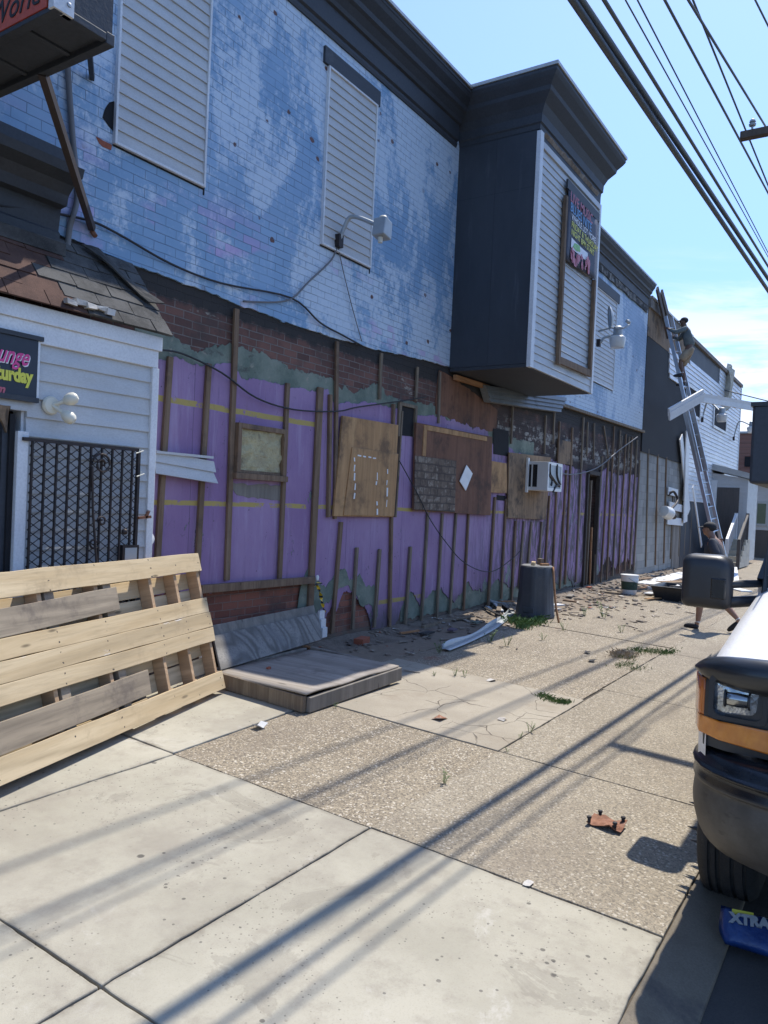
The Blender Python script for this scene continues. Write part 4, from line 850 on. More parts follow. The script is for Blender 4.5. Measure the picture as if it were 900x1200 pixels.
text('.com', .075, 'lettering', M_prred, bs, (p1.x-.24, yt, p1.z-.385), (1, 0, 0), (0, 0, 1), .3, .0015, 'RIGHT', .003)
# twin flood light
fl = thing('flood_light', 'cream twin-bulb flood light on the white porch siding', 'light', Yp(60, 473, PY))
c = Yp(60, 475, PY-.03); mb = MB(); mb.lathe([(.062, .0), (.065, .015), (.055, .03), (.02, .035)], (c.x, PY-.015, c.z), 20, (0, -1, 0)); mb.build('base_plate', M_cream, fl, smooth=True)
for sx, sz in ((.085, .055), (.075, -.085)):
    mb = MB(); d = Vector((sx, -.10, sz)); p = Vector((c.x, PY-.045, c.z)); q = p+d*.55
    mb.tube([p, q], .014, 8); dd = d.normalized(); mb.lathe([(.018, 0), (.036, .02), (.045, .055), (.038, .085), (.02, .1)], q, 16, dd); mb.build('bulb', M_cream, fl, smooth=True)

# ================================================================ PROJECTING LIGHT BOX SIGN
sg = thing('box_sign', 'black box sign with faded red face and script lettering projecting over the porch', 'sign', (2.4, 4.4, 4.2))
SX0, SX1, SY0, SZ0 = 2.225, 2.575, 3.5, 4.19
mb = MB(); mb.box(SX0+.01, SX1-.01, SY0+.01, W-.05, SZ0+.02, SZ0+1.3); mb.build('housing', M_black, sg)
mb = MB()
mb.box(SX1-.05, SX1, SY0, W-.05, SZ0-.012, SZ0+.05); mb.box(SX0, SX0+.05, SY0, W-.05, SZ0-.004, SZ0+.022)
mb.box(SX0+.05, SX1-.05, SY0, SY0+.04, SZ0, SZ0+.04)
for k in range(4): mb.box(SX0+.05, SX1-.05, SY0+.3+.4*k, SY0+.33+.4*k, SZ0+.005, SZ0+.03)
mb.build('frame', M_black, sg, bevel=.004)
mb = MB(); mb.box(SX0-.004, SX0+.012, SY0+.06, W-.08, SZ0+.024, SZ0+.30); mb.build('red_face', M_signred, sg)
mb = MB(); mb.box(SX0-.004, SX0+.012, SY0+.06, W-.08, SZ0+.305, SZ0+1.25); mb.build('upper_face', M_black, sg)
text('The World', .17, 'lettering', M_letter, sg, (SX0-.006, SY0+.11, SZ0+.06), (0, -1, 0), (0, 0, 1), .3, .002, 'RIGHT')
mb = MB(); mb.box(SX0-.012, SX0+.10, SY0-.012, SY0+.03, SZ0-.0, SZ0+.6); cb = mb.build('corner_bracket', M_trim, sg)
mb = MB()
for dz in (.05, .12): mb.lathe([(.012, 0), (.012, .006), (.004, .008)], (SX0+.07, SY0-.012, SZ0+dz), 8, (0, -1, 0))
mb.build('bolt', M_steel, cb)
a = Zp(50, 85, SZ0); b = Yp(108, 268, W-.01)
mb = MB(); mb.bar(a, b, .045, .045); mb.build('strut', plain('brown_angle_iron', (.055, .042, .038), .6), sg)
mb = MB(); mb.tube([b+Vector((0, 0, -.02)), b+Vector((.01, -.03, -.06))], .02, 6); mb.build('strut_anchor', M_rust, sg)
mb = MB(); mb.bar(Yp(108, 92, W-.01), Yp(104, 50, W-.35), .035, .035); mb.build('rear_strut', M_black, sg)

# ================================================================ BLUE ROWHOUSE
row = thing('blue_rowhouse', 'blue painted rowhouse upper storey beyond the bay', 'building', (17, W, 3.9))
RX1 = 19.93
band_sheet([(XM1, 7.12), (RX1, 7.12)], [(XM1, 3.86), (15.5, 3.88), (17.5, 3.9), (RX1, 3.93)], W-.002, .3, 'upper_wall', M_blue2, row, 0, .01, 33, .05)
mb = MB(); mb.bar((14.0, W-.04, 3.84), (RX1, W-.04, 3.92), .055, .07); mb.build('belt_board', M_studgrey, row)
mb = MB(); mb.extr(cornice_prof(W, 6.98, 7.56, .22), 'x', XM1-1.5, RX1-.2); rc = mb.build('cornice', M_black, row)
mb = MB(); mb.extr([(W+.3, 7.563), (W-.23, 7.563), (W-.23, 7.60), (W+.3, 7.60)], 'x', XM1-1.5, RX1-.15); mb.build('coping', M_coping, rc)
pts = [[(x, W-.03-.035*(mnoise.noise(Vector((x*3, 0, j*2.0)))), 6.9+.10*j+.03*mnoise.noise(Vector((x*2, 4, j)))) for x in [14.0+.2*k for k in range(30)]] for j in range(3)]
mb = MB(); mb.grid(pts); mb.build('flaking_frieze', noisy('flaking_frieze', (.05, .05, .052), (.33, .31, .28), 7, .9, .6, dirt=(.03, .03, .03), dirt_amt=(.45, .55)), row, solid=.01)
wp, ax, bx, az, bz = win_panel(row, ((690, 335), (722, 352), (717, 455), (690, 445)))
mb = MB(); mb.box(ax, bx+.12, W-.05, W+.04, bz+.02, bz+.22); mb.build('lintel', M_black, row)
mb = MB(); mb.box(XM1, RX1, W+.3, W+6, 6.9, 7.0); mb.box(RX1-.02, RX1-.002, W+.3, W+6, 0, 7.0); mb.build('roof', M_black, row)

# ================================================================ BLACK ROWHOUSE
blk = thing('black_rowhouse', 'black boarded upper storey over a grey block wall beside the blue rowhouse', 'building', (22, W, .2))
KX0, KX1 = RX1+.01, 24.9
mb = MB(); mb.box(KX0, KX1, W-.012, W+.3, 3.42, 6.37); mb.build('upper_panel', noisy('black_sheathing', (.010, .0105, .0115), (.02, .02, .0215), 1.2, .8, .3, (1, 1, 3)), blk)
mb = MB(); mb.box(KX0, KX1, W-.02, W+.3, 6.37, 7.08); mb.build('plywood_frieze', M_plybrown, blk)
mb = MB(); mb.box(KX0, KX1, W-.07, W+.3, 7.08, 7.32); pk = mb.build('parapet', noisy('weathered_fascia', (.16, .14, .12), (.28, .25, .22), 5, .9, .4), blk)
mb = MB(); mb.box(KX0, KX1, W-.1, W+.35, 7.322, 7.37); mb.build('coping', M_coping, pk)
mb = MB(); mb.box(KX0, 28.9, W+.02, W+.3, .05, 3.42); mb.build('block_wall', M_cmu, blk)
for a, b in [((760, 527), (757, 664)), ((771, 532), (768, 662)), ((781, 536), (778, 660)), ((789, 575), (786, 655)), ((798, 585), (795, 652)), ((804, 590), (801, 650)), ((811, 590), (808, 648))]:
    stud(blk, a, b, .06, .035, M_stud if a[0] < 785 else M_studgrey, y=W+.002)
mb = MB(); mb.box(23.9, 28.9, W-.0, W+.018, .2, 2.6); mb.build('grey_boarding', M_grey, blk)

# ================================================================ WHITE SIDED BUILDING
wb = thing('white_building', 'white aluminium sided two storey building with ragged stripped edge behind the ladder', 'building', (29, W, .3))
WX0, WX1 = 24.9, 34.7
def ragged(z):
    k = mnoise.noise(Vector((0, 0, round(z/.13)*1.37)))
    if z > 6.0: return (22.2+.25*k+(6.35-z)*.2 if z < 6.45 else 24.6+.5*k, WX1)
    if z > 5.55: return (22.3+.35*k, WX1)
    return (24.95+.15*k, WX1)
mb = MB(); siding(mb, WX0, WX1, 2.3, 6.62, W-.03, .135, .022, shape=ragged); wsd = mb.build('siding_wall', M_alu, wb)
mb = MB(); mb.box(WX0, WX1-.01, W-.01, W+.3, .2, 7.3); mb.build('core_wall', M_black, wb)
mb = MB(); mb.box(WX0, WX1+.02, W-.10, W+.35, 7.22, 7.34); wc = mb.build('roof_edge', noisy('weathered_roof_edge', (.16, .14, .12), (.28, .25, .22), 5, .9, .4), wb)
mb = MB(); siding(mb, 29.8, WX1, 6.62, 7.2, W-.03, .135, .022); mb.build('upper_siding', M_alu, wb)
mb = MB(); mb.box(WX1-.04, WX1+.05, W-.06, W+.1, .4, 7.2); mb.build('corner_trim', M_trim, wb)
for q in (((803, 452), (818, 457), (817, 490), (803, 484)), ((835, 475), (848, 480), (848, 506), (834, 498))):
    a, b = Yp(*q[0], W), Yp(*q[2], W)
    mb = MB(); mb.box(a.x, b.x, W-.065, W-.05, b.z, a.z); wn = mb.build('window', M_dark, wb)
    mb = MB(); t = .09
    mb.box(a.x-t, b.x+t, W-.085, W-.045, a.z, a.z+t); mb.box(a.x-t, b.x+t, W-.085, W-.045, b.z-t, b.z); mb.box(a.x-t, a.x, W-.085, W-.045, b.z, a.z); mb.box(b.x, b.x+t, W-.085, W-.045, b.z, a.z); mb.build('frame', M_alu, wn)
mb = MB()
pA = Yp(853, 432, W-.1); pB = Yp(846, 460, W-.12)
mb.grid([[Vector((pA.x-.1+.75*i/6*(1-.5*j/8), W-.12-.25*math.sin(i*1.3+j*.5)*.5, pA.z+.25-(1.7*j/8)-.12*abs(i-3)*.6)) for i in range(7)] for j in range(9)]); mb.build('torn_wrap', noisy('torn_house_wrap', (.66, .62, .5), (.5, .45, .36), 5), wb, solid=.01)
mb = MB()
for q, q2, w_, yy in (((798, 512), (807, 600), .34, .10), ((806, 505), (803, 612), .45, .14), ((812, 570), (822, 640), .14, .2)):
    a, b = Yp(*q, W-yy), Yp(*q2, W-yy); mb.bar(a, b, w_, .03, side=(0, 1, 0))
mb.build('hanging_siding', M_trim, wb)
mb = MB()
for q, q2 in (((783, 575), (794, 578)), ((784, 592), (806, 598)), ((782, 610), (800, 612))):
    a, b = Yp(*q, W-.06), Yp(*q2, W-.06); mb.bar(a, b, .22, .03, side=(0, 1, 0))
mb.build('siding_stub', M_trim, wb)
mb = MB(); mb.box(WX0, WX1, W+.3, W+8, 7.0, 7.1); mb.box(WX1-.1, WX1-.01, W+.3, W+8, .2, 7.1); mb.build('roof', M_black, wb)

# ---- vestibule on the white building
VX = 29.4; vp = lambda x, y: Xp(x, y, VX)
ves = thing('vestibule', 'small white shed-roofed vestibule with brown boarded door', 'vestibule', (VX, 4.6, .3))
a, b, c_, d_ = vp(833, 553), vp(877, 562), vp(876, 660), vp(833, 660)
mb = MB(); mb.extr([(a.y+.1, .3), (b.y, .3), (b.y, b.z), (a.y+.1, a.z)], 'x', VX, VX+2.4); mb.build('wall', M_vinyl, ves)
mb = MB(); siding(mb, b.y+.02, a.y, 2.72, min(a.z, b.z)-.05, VX-.005, .13, .014, 'x'); siding(mb, b.y+.02, vp(870, 600).y, .9, 2.7, VX-.005, .13, .014, 'x'); mb.build('siding', M_vinyl, ves)
mb = MB(); mb.hexa([(VX-.15, b.y-.12, b.z), (VX+2.5, b.y-.12, b.z), (VX+2.5, W, a.z+.08), (VX-.15, W, a.z+.08), (VX-.15, b.y-.12, b.z+.2), (VX+2.5, b.y-.12, b.z+.2), (VX+2.5, W, a.z+.3), (VX-.15, W, a.z+.3)]); mb.build('roof', M_coping, ves)
e0, e1 = vp(841, 571), vp(867, 571)
mb = MB(); mb.box(VX-.04, VX-.022, e1.y, e0.y, .9, e0.z); mb.build('door', M_board, ves)
mb = MB(); mb.box(VX-.1, VX-.02, e0.y+.01, a.y+.05, .5, e0.z+.25); mb.build('door_casing', M_trim, ves); 
# steps with railing
stp = thing('porch_steps', 'pale wooden porch steps with white handrail below the brown door', 'steps', (27.6, 4.1, .2))
sy0, sy1 = Xp(869, 650, 27.6).y, Xp(852, 650, 27.6).y
mb = MB(); z_ = .2
for k in range(5): mb.box(27.2+.3*k, VX-.05, sy0, sy1, z_+.18*k, z_+.18*(k+1)-.002)
mb.build('treads', noisy('cream_painted_steps', (.58, .53, .42), (.46, .42, .34), 5), stp)
for yy in (sy0+.04, sy1-.04):
    mb = MB(); mb.bar((27.2, yy, .2), (27.2, yy, 1.1), .1, .1); mb.bar((28.8, yy, 1.0), (28.8, yy, 2.0), .1, .1); mb.bar((27.2, yy, 1.1), (28.8, yy, 1.95), .08, .08)
    for k in range(6): mb.bar((27.4+.22*k, yy, .5+.13*k), (27.4+.22*k, yy, 1.2+.12*k), .03, .03)
    mb.build('railing', M_trim if yy > sy0+.1 else M_board, stp)
# second low building with window
HX = 36.0
low = thing('low_white_house', 'low white sided house end with small window and dark lattice skirt', 'house', (HX, 3.6, .3))
a, b = Xp(876, 565, HX), Xp(899, 572, HX); w0, w1 = Xp(888, 590, HX), Xp(897, 614, HX)
mb = MB(); mb.extr([(a.y+.6, 1.35), (b.y-.3, 1.35), (b.y-.3, b.z), (a.y+.6, a.z+.2)], 'x', HX, HX+9); mb.build('wall', M_vinyl, low)
mb = MB(); siding(mb, b.y-.3, a.y+.6, 1.36, b.z-.1, HX-.005, .15, .016, 'x'); mb.build('siding', M_vinyl, low)
mb = MB(); mb.box(HX-.04, HX-.03, w1.y, w0.y, w1.z, w0.z); wn = mb.build('window', plain('greenish_window_glass', (.07, .12, .08), .1), low)
mb = MB(); t = .09
mb.box(HX-.06, HX-.02, w1.y-t, w1.y, w1.z-t, w0.z+t); mb.box(HX-.06, HX-.02, w0.y, w0.y+t, w1.z-t, w0.z+t); mb.box(HX-.06, HX-.02, w1.y, w0.y, w0.z, w0.z+t); mb.box(HX-.06, HX-.02, w1.y, w0.y, w1.z-t, w1.z); mb.build('frame', M_lampgrey, wn)
mb = MB(); mb.box(HX, HX+9, b.y-.28, a.y+.58, .1, 1.345); mb.build('skirt', M_board, low)
mb = MB(); mb.hexa([(HX-.2, b.y-.5, b.z), (HX+9, b.y-.5, b.z), (HX+9, a.y+.7, a.z+.22), (HX-.2, a.y+.7, a.z+.22), (HX-.2, b.y-.5, b.z+.15), (HX+9, b.y-.5, b.z+.15), (HX+9, a.y+.7, a.z+.4), (HX-.2, a.y+.7, a.z+.4)]); mb.build('roof', M_coping, low)
# far brick building
fb = thing('brick_building', 'distant red brick building rising behind the white building', 'building', (50, 5, .2))
a = Xp(868, 508, 50); b = Xp(910, 508, 50)
mb = MB(); mb.box(50, 66, b.y-1.5, a.y+4, .1, a.z); mb.build('wall', M_farbrick, fb)
mb = MB(); mb.box(49.9, 66, b.y-1.6, a.y+4, a.z+.002, a.z+.12); mb.build('coping', M_coping, fb)
mb = MB(); a, b = Xp(873, 535, 50), Xp(881, 547, 50); mb.box(49.95, 49.98, b.y, a.y, b.z, a.z); mb.build('window', M_dark, fb)

# ================================================================ PALLET
pb = Gp(255, 800); ang = R(15.5)
eu = Vector((-math.cos(ang), -math.sin(ang), 0)); h_ = 1.12
ev = Vector((-.267*.3, .964*.3, h_)); PL = ev.length; ev.normalize(); en = eu.cross(ev).normalized()
if en.y > 0: en = -en
pal = thing('pallet', 'long fresh pine pallet with two grey boards leaning on the porch', 'pallet', (0, 0, 0))
PB = Vector((4.66, 4.69, gz(4.69)+.012))
Mx = Matrix((-eu, en, ev)).transposed().to_4x4() if (-eu).cross(en).dot(ev) > 0 else Matrix((-eu, -en, ev)).transposed().to_4x4()
YS = 1 if (-eu).cross(en).dot(ev) > 0 else -1      # +1: local +Y is the outer side
Mx.translation = PB; pal.matrix_world = Mx
def pbox(name, u0, u1, v0, v1, w0, w1, mt, tilt=0, lab=None):   # u: to the left of the right end, w: outward
    mb = MB(); a, b = sorted((YS*w0, YS*w1)); nx = max(1, int((u1-u0)/.25))
    P = []
    for i in range(nx+1):
        x = -u0-(u1-u0)*i/nx; d = tilt*(x+u0)+.007*mnoise.noise(Vector((x*2.1, v0*9, 1))); P.append((x, v0+d, v1+d+.003*mnoise.noise(Vector((x*3, v0*7, 4)))))
    A = [[mb.b.verts.new(q) for q in ((x, a, z0), (x, b, z0), (x, b, z1), (x, a, z1))] for x, z0, z1 in P]
    for i in range(nx):
        for k in range(4): mb.b.faces.new([A[i][k], A[i][(k+1) % 4], A[i+1][(k+1) % 4], A[i+1][k]])
    for v_ in A[0]: v_.co.x += .012*mnoise.noise(Vector((v_.co.z*31, v_.co.y*20, v0*7)))-.004
    mb.b.faces.new(A[0]); mb.b.faces.new(A[-1])
    o = mb.build(name, mt, pal, local=True, bevel=.003)
    if lab: o['label'] = lab
    return o
PLEN = 3.4
T = .10
for f0, f1, du in ((.868, 1.0, .02), (.565, .672, .02), (.455, .562, .0), (.352, .452, .0), (0, .128, -.03)): pbox('front_board', .0+du*.5, PLEN, f0*PL, f1*PL, T, T+.022, M_pine)
for f0, f1 in ((.0, .12), (.135, .25), (.262, .375), (.385, .50), (.51, .62), (.63, .745), (.757, .87), (.88, .99)): pbox('back_board', .0, PLEN, f0*PL, f1*PL, -.024, -.002, M_pine)
for u in (.02, .36, .70, 1.32, 1.85, 2.4, 2.95): pbox('stringer', u, u+.045, .012, PL-.012, .0, T-.002, M_pinestr)
for u in (1.18, 1.74): pbox('stringer', u, u+.09, .012, PL-.012, .0, T-.003, M_pinegrey, lab='grey weathered stringer')
pbox('weathered_board', 1.16, PLEN, .70*PL, .842*PL, T+.0, T+.024, M_pinegrey, .03, 'grey weathered board')
pbox('weathered_board', .98, PLEN, .155*PL, .305*PL, T+.0, T+.024, M_pinegrey, .02, 'grey weathered board')

# ================================================================ CELLAR HATCH PLATFORM + LEANING BOARDS
plat = thing('wood_platform', 'low weathered plywood platform lying on the concrete beside the pallet', 'platform', (5.5, 4.3, .17))
px0, px1, py0, py1 = 4.80, 6.18, 3.79, 4.86; zt = .292
mb = MB()
mb.grid([[(px0+(px1-px0)*i/14-.03+(.0 if j else 0), py0-.02+(py1-py0)*j/10, zt+.014+.006*math.sin(i*.9+j*.35)*(1-j/14)+.008*(i/14)) for i in range(15)] for j in range(11)])
mb.build('plywood_top', M_deckply, plat, smooth='all', solid=.014)
def rail(a, b, hh, mt=M_grey):
    mb = MB(); a, b = Vector(a), Vector(b); s_ = (b-a).normalized().cross(Vector((0, 0, 1)))*.04
    mb.hexa([a, b, b+s_, a+s_, a+Vector((0, 0, hh)), b+Vector((0, 0, hh)), b+s_+Vector((0, 0, hh)), a+s_+Vector((0, 0, hh))]); return mb.build('side_rail', mt, plat, bevel=.004)
rail((px0, py1, gz(py1)+.01), (px0, py0, gz(py0)+.004), .128, M_studgrey)
rail((px0, py0, gz(py0)+.004), (px1, py0, gz(py0)+.03), .12); rail((px1, py0+.04, gz(py0)+.03), (px1, py1, gz(py1)+.03), .118); rail((px1-.05, py1, gz(py1)+.02), (px0+.05, py1, gz(py1)+.01), .12)
def f_wavy(n):
    p = n.pos(); v = n.mapv(p, (1.0, .4, .30)); r1 = n.m('FRACT', n.m('MULTIPLY', n.noise(1.9, 3, .45, v, .5), 11.0)); r1 = n.m('ABSOLUTE', n.m('SUBTRACT', r1, .5))
    g = n.noise(60, 3, .6, n.mapv(p, (1, 1, .1))); c = n.mix(n.ss(r1, .05, .5), (.265, .25, .225), (.14, .13, .115)); c = n.mix(n.m('MULTIPLY', n.ss(g, .45, .7), .5), c, (.10, .095, .09)); c = n.mix(n.m('MULTIPLY', n.ss(n.noise(3, 6, .7), .45, .65), .6), c, (.17, .165, .16))
    return dict(color=c, rough=.9, bump=g, bs=.3, dist=.004)
hb = thing('leaning_plywood', 'weathered grey plywood panel with wavy grain leaning over the platform', 'board', (5.6, 4.9, .3))
mb = MB(); tl, tr, br, bl = Yp(250, 745, 5.08), Yp(373, 718, 5.12), Yp(378, 749, 4.92), Yp(259, 785, 4.80)
mb.quad(tl, tr, br, bl, .022); mb.build('panel', mat('wavy_grey_plywood', f_wavy), hb, bevel=.003)
pk2 = MB(); tl, tr, br, bl = Yp(247, 733, 5.15), Yp(368, 709, 5.2), Yp(371, 722, 5.14), Yp(249, 748, 5.1)
tag(pk2.quad(tl, tr, br, bl, .03).build('grey_plank', M_grey, bevel=.004), 'narrow weathered plank along the top of the grey leaning panel', 'plank')
mb = MB()
for i in range(3): 
    p = Yp(374+1.6*i, 716+10*i, 5.1-.05*i); mb.box(p.x-.0, p.x+.085, p.y-.012+.0*i, p.y+.012, p.z-.105, p.z)
tag(mb.jitter(.006, 4).build('siding_scrap', M_trim), 'short white siding scrap standing at the right end of the grey leaning panel', 'scrap')
mb = MB()
for i in range(3): p = Yp(241, 745+11*i, 5.0-.04*i); mb.box(p.x-.06, p.x+.06, p.y-.012, p.y+.012, p.z-.11, p.z)
tag(mb.jitter(.006, 4).build('siding_scrap', M_trim), 'white siding scrap tucked between the pallet and the grey leaning panel', 'scrap')
mb = MB(); a, b = Zp(352, 757, .24), Zp(400, 770, .22); mb.bar(a, b, .08, .03, side=(0, 0, 1)); tag(mb.build('lath', M_lath), 'reddish wood strip lying behind the platform', 'lath')
# caution tape twist and bottle cap
tp = thing('caution_tape', 'twist of yellow caution tape hanging beside the wide stud', 'tape', Yp(374, 690, W-.06))
mb = MB(); P = arc([Yp(371, 683, W-.07), Yp(375, 695, W-.09), Yp(378, 708, W-.06), Yp(380, 718, W-.09)], 6)
mb.grid([[p+Vector((.022*math.cos(i*.7), .02*math.sin(i*.7), .004)), p-Vector((.022*math.cos(i*.7), .02*math.sin(i*.7), .004))] for i, p in enumerate(P)]); mb.build('strip', M_tape, tp, solid=.002)
mb = MB(); p = Yp(372, 683, W-.08); mb.tube([p+Vector((-.05, 0, -.03)), p, p+Vector((.08, 0, -.01))], .008, 5); mb.build('knot', M_tape, tp)
mb = MB(); p = Yp(371.5, 680, W-.07); mb.lathe([(.0, -.01), (.017, 0), (.02, .035), (.012, .055), (.0, .06)], p, 12, (.1, 0, 1)); mb.build('plastic_cap', M_whitepl, tp, smooth=True)

# ================================================================ AIR CONDITIONER
ac = thing('air_conditioner', 'white window air conditioner with black scribble jutting from the brown board', 'air conditioner', (13.2, 4.95, 2.2))
ay = 4.86; c0 = Yp(642, 541, ay); c1 = Yp(655, 574, ay); ax0, ax1, az0, az1 = c0.x, Yp(657, 575, ay).x, Yp(641, 575, ay).z, c0.z
mb = MB(); mb.box(ax0, ax1, ay, W-.02, az0, az1); mb.build('case', plain('ac_white', (.66, .66, .65), .45), ac, bevel=.006)
mb = MB(); mb.box(ax0+.05, ax1-.05, ay-.006, ay-.001, az0+.05, az1-.05); gr_ = mb.build('grille', M_lampgrey, ac)
mb = MB(); t = .05
mb.box(ax0, ax0+t, ay-.015, ay-.001, az0, az1); mb.box(ax1-t, ax1, ay-.015, ay-.001, az0, az1); mb.box(ax0+t, ax1-t, ay-.015, ay-.001, az1-t, az1); mb.box(ax0+t, ax1-t, ay-.015, ay-.001, az0, az0+t); mb.build('front_frame', M_whitepl, ac)
mb = MB(); cx, cz = (ax0+ax1)/2, (az0+az1)/2; s_ = ax1-ax0
for P in ([(-.4, .42), (-.36, .1), (-.15, -.05), (.1, -.2), (.35, -.3)], [(.1, .45), (.12, .1), (.25, -.1), (.4, -.22)], [(-.42, .05), (-.2, -.1), (-.25, -.3)], [(.35, -.25), (.1, -.3), (-.1, -.5)]):
    mb.tube(arc([(cx+a*s_, ay-.012, cz+b*s_*.75) for a, b in P], 5), .022, 6)
mb.build('scribble', M_letter, gr_)
for i, (y0_, y1_) in enumerate(((ay+.18, ay+.26), (ay+.29, ay+.36))):
    mb = MB(); mb.box(ax0-.004, ax0+.002, y0_, y1_, az0+.06, az1-.05); mb.build('side_vent', M_dark, ac)
mb = MB(); mb.box(ax0-.06, ax0-.002, W-.09, W-.05, az0-.04, az1+.06); mb.build('side_flange', M_whitepl, ac)

# ================================================================ WALL LAMPS
def jar_lamp(name, label, wall, head, rise, jar=True, s=1.0, parts=True):
    wall, head = Vector(wall), Vector(head); t = thing(name, label, 'lamp', wall)
    mb = MB(); mb.box(wall.x-.04*s, wall.x+.04*s, wall.y-.06, wall.y+.01, wall.z-.07*s, wall.z+.07*s); mb.build('wall_bracket', M_blackmetal, t)
    mid = wall.lerp(head, .35)+Vector((0, 0, rise)); mb = MB(); mb.tube(arc([wall+Vector((0, -.03, 0)), wall+Vector((.02, -.08, rise*.7)), mid, head], 6), .024*s, 8); mb.build('arm', M_lampgrey, t, smooth='all')
    if jar:
        mb = MB(); mb.lathe([(.06, .16), (.085, .14), (.09, .0), (.10, -.01)], head, 18); mb.build('ballast_cap', M_lampgrey, t, smooth=True)
        mb = MB(); mb.lathe([(.02, .0), (.1, -.02), (.155, -.06), (.16, -.1), (.13, -.24), (.12, -.26)], head, 20); mb.build('jar', M_milky, t, smooth=True)
    else:
        mb = MB(); mb.extr([(head.x-.07, head.z-.10), (head.x+.09, head.z-.13), (head.x+.10, head.z+.06), (head.x-.04, head.z+.10)], 'y', head.y-.08, head.y+.08); mb.build('ballast_box', M_lampgrey, t, bevel=.012)
        mb = MB(); mb.lathe([(.04, 0), (.045, .03), (.03, .045)], (head.x+.03, head.y, head.z+.085), 12); mb.build('photocell', M_cream, t, smooth=True)
        mb = MB(); mb.lathe([(.025, 0), (.028, .06)], (head.x-.01, head.y, head.z-.175), 12); mb.build('lamp_socket', M_cream, t)
    return t
jar_lamp('wall_lamp', 'grey wall lamp without a jar on the second siding-filled window', Yp(395, 283, W-.02), Yp(447, 266, 4.75), .22, False)
jar_lamp('wall_lamp', 'white jar lamp with dish bracket beside the bay on the far blue wall', Yp(700, 402, 4.9), Yp(724, 392, 4.55), .05)
jar_lamp('wall_lamp', 'jar lamp between the dark openings of the white building', Yp(822, 492, W-.1), Yp(846, 484, 4.2), .5, s=1.1)
jar_lamp('wall_lamp', 'jar lamp at the far corner of the white building', Yp(859, 514, W-.1), Yp(881, 499, 4.2), .5, s=1.1)
h0 = Yp(783, 580, W-.05); hl = thing('hanging_lamp', 'white jar lamp dangling sideways from the grey block wall', 'lamp', h0)
h1 = Yp(786, 603, 4.95)
mb = MB(); mb.tube(arc([h0, h0+Vector((.12, -.12, .1)), h0+Vector((.3, -.2, -.15)), h1+Vector((.06, 0, .15)), h1], 6), .035, 8); mb.build('arm', M_blackmetal, hl, smooth='all')
ax_ = Vector((-.75, .25, .2)); mb = MB(); mb.lathe([(.06, -.22), (.09, -.18), (.1, 0), (.1, .02)], h1, 16, ax_); mb.build('ballast_cap', M_blackmetal, hl, smooth=True)
mb = MB(); mb.lathe([(.1, .02), (.17, .06), (.18, .12), (.15, .36), (.1, .38)], h1, 18, ax_); mb.build('jar', M_milky, hl, smooth=True)
ds = thing('satellite_dish', 'small grey satellite dish seen edge-on beside the bay', 'dish', Yp(714, 385, 4.8))
c = Yp(716, 372, 4.7); mb = MB(); mb.lathe([(.0, .06), (.10, .045), (.19, .01), (.23, -.03), (.235, -.03), (.19, .0), (.10, .03)], c, 22, (.42, -.90, .12), cap=False); mb.build('reflector', M_lampgrey, ds, smooth='all')
mb = MB(); mb.tube([c+Vector((.05, 0, -.02)), Yp(716, 384, 4.8), Yp(702, 388, W-.1)], .022, 8); mb.tube(arc([Yp(716, 384, 4.75), Yp(728, 385, 4.4), Yp(737, 381, 4.3), Yp(738, 377, 4.3)], 5), .018, 6); mb.build('mount_arm', M_lampgrey, ds, smooth='all')
mb = MB(); p = Yp(736, 377, 4.3); mb.lathe([(.03, -.05), (.04, 0), (.03, .05)], p, 10, (-.8, .3, .1)); mb.build('receiver', M_lampgrey, ds)

# ================================================================ CABLES ON THE FACADE
def cable(label, pts, r, mt, y=W-.03, name='cable'):
    P = [Yp(q[0], q[1], q[2] if len(q) > 2 else y) for q in pts]
    mb = MB(); mb.tube(arc(P, 5), r, 6); return tag(mb.build(name, mt, smooth='all'), label, 'cable')
cable('black cable running along the bottom of the blue wall', [(0, 241), (40, 246), (103, 258), (140, 275), (200, 309), (260, 332), (341, 349), (375, 378), (400, 392), (424, 405)], .010, M_cable)
cable('grey cable hanging from the wall lamp to the left', [(395, 289), (388, 305), (362, 330), (343, 349), (322, 354), (285, 353)], .010, M_gcable)
cable('thin cable hanging straight down below the wall lamp', [(396, 289), (404, 325), (414, 365), (424, 400)], .006, M_gcable)
cable('black cable sagging across the top of the purple wall', [(188, 410), (215, 415), (260, 437), (300, 466), (345, 480), (395, 482), (420, 477), (470, 470), (500, 465)], .009, M_cable, W-.05)
cable('black cable drooping below the dark red plywood', [(468, 540), (490, 580), (502, 605), (520, 632), (545, 660), (575, 670), (600, 655), (610, 645)], .007, M_cable, W-.09)
cable('pale cable sagging across the far purple wall', [(652, 553), (672, 556), (700, 548), (725, 528), (747, 512)], .012, M_gcable, W-.09)

# ================================================================ OVERHEAD WIRES + UTILITY POLE
def wire(label, a, b, Ya, Yb, r, extra=(1.2, 2.2), sag=.0, mid=None):
    A, B = Yp(*a, Ya), Yp(*b, Yb); d = B-A; P0 = A-d*extra[0]; P1 = B+d*extra[1]
    pts = [P0.lerp(P1, k/24)-Vector((0, 0, sag*4*(k/24)*(1-k/24))) for k in range(25)]
    mb = MB(); mb.tube(pts, r, 8); return tag(mb.build('overhead_wire', M_wire, smooth='all'), label, 'wire')
wire('lower of the two thick cables running side by side across the sky', (671, 0), (897, 336), 1.90, 1.69, .027)
wire('upper of the two thick cables running side by side across the sky', (681, 0), (903, 331), 1.88, 1.67, .027)
wire('thinner cable just above the pair of thick cables', (708, 0), (900, 312), 1.72, 1.56, .015)
wire('thin wire well above the thick cables, lower of a pair', (733, 0), (900, 301), 2.55, 2.45, .009)
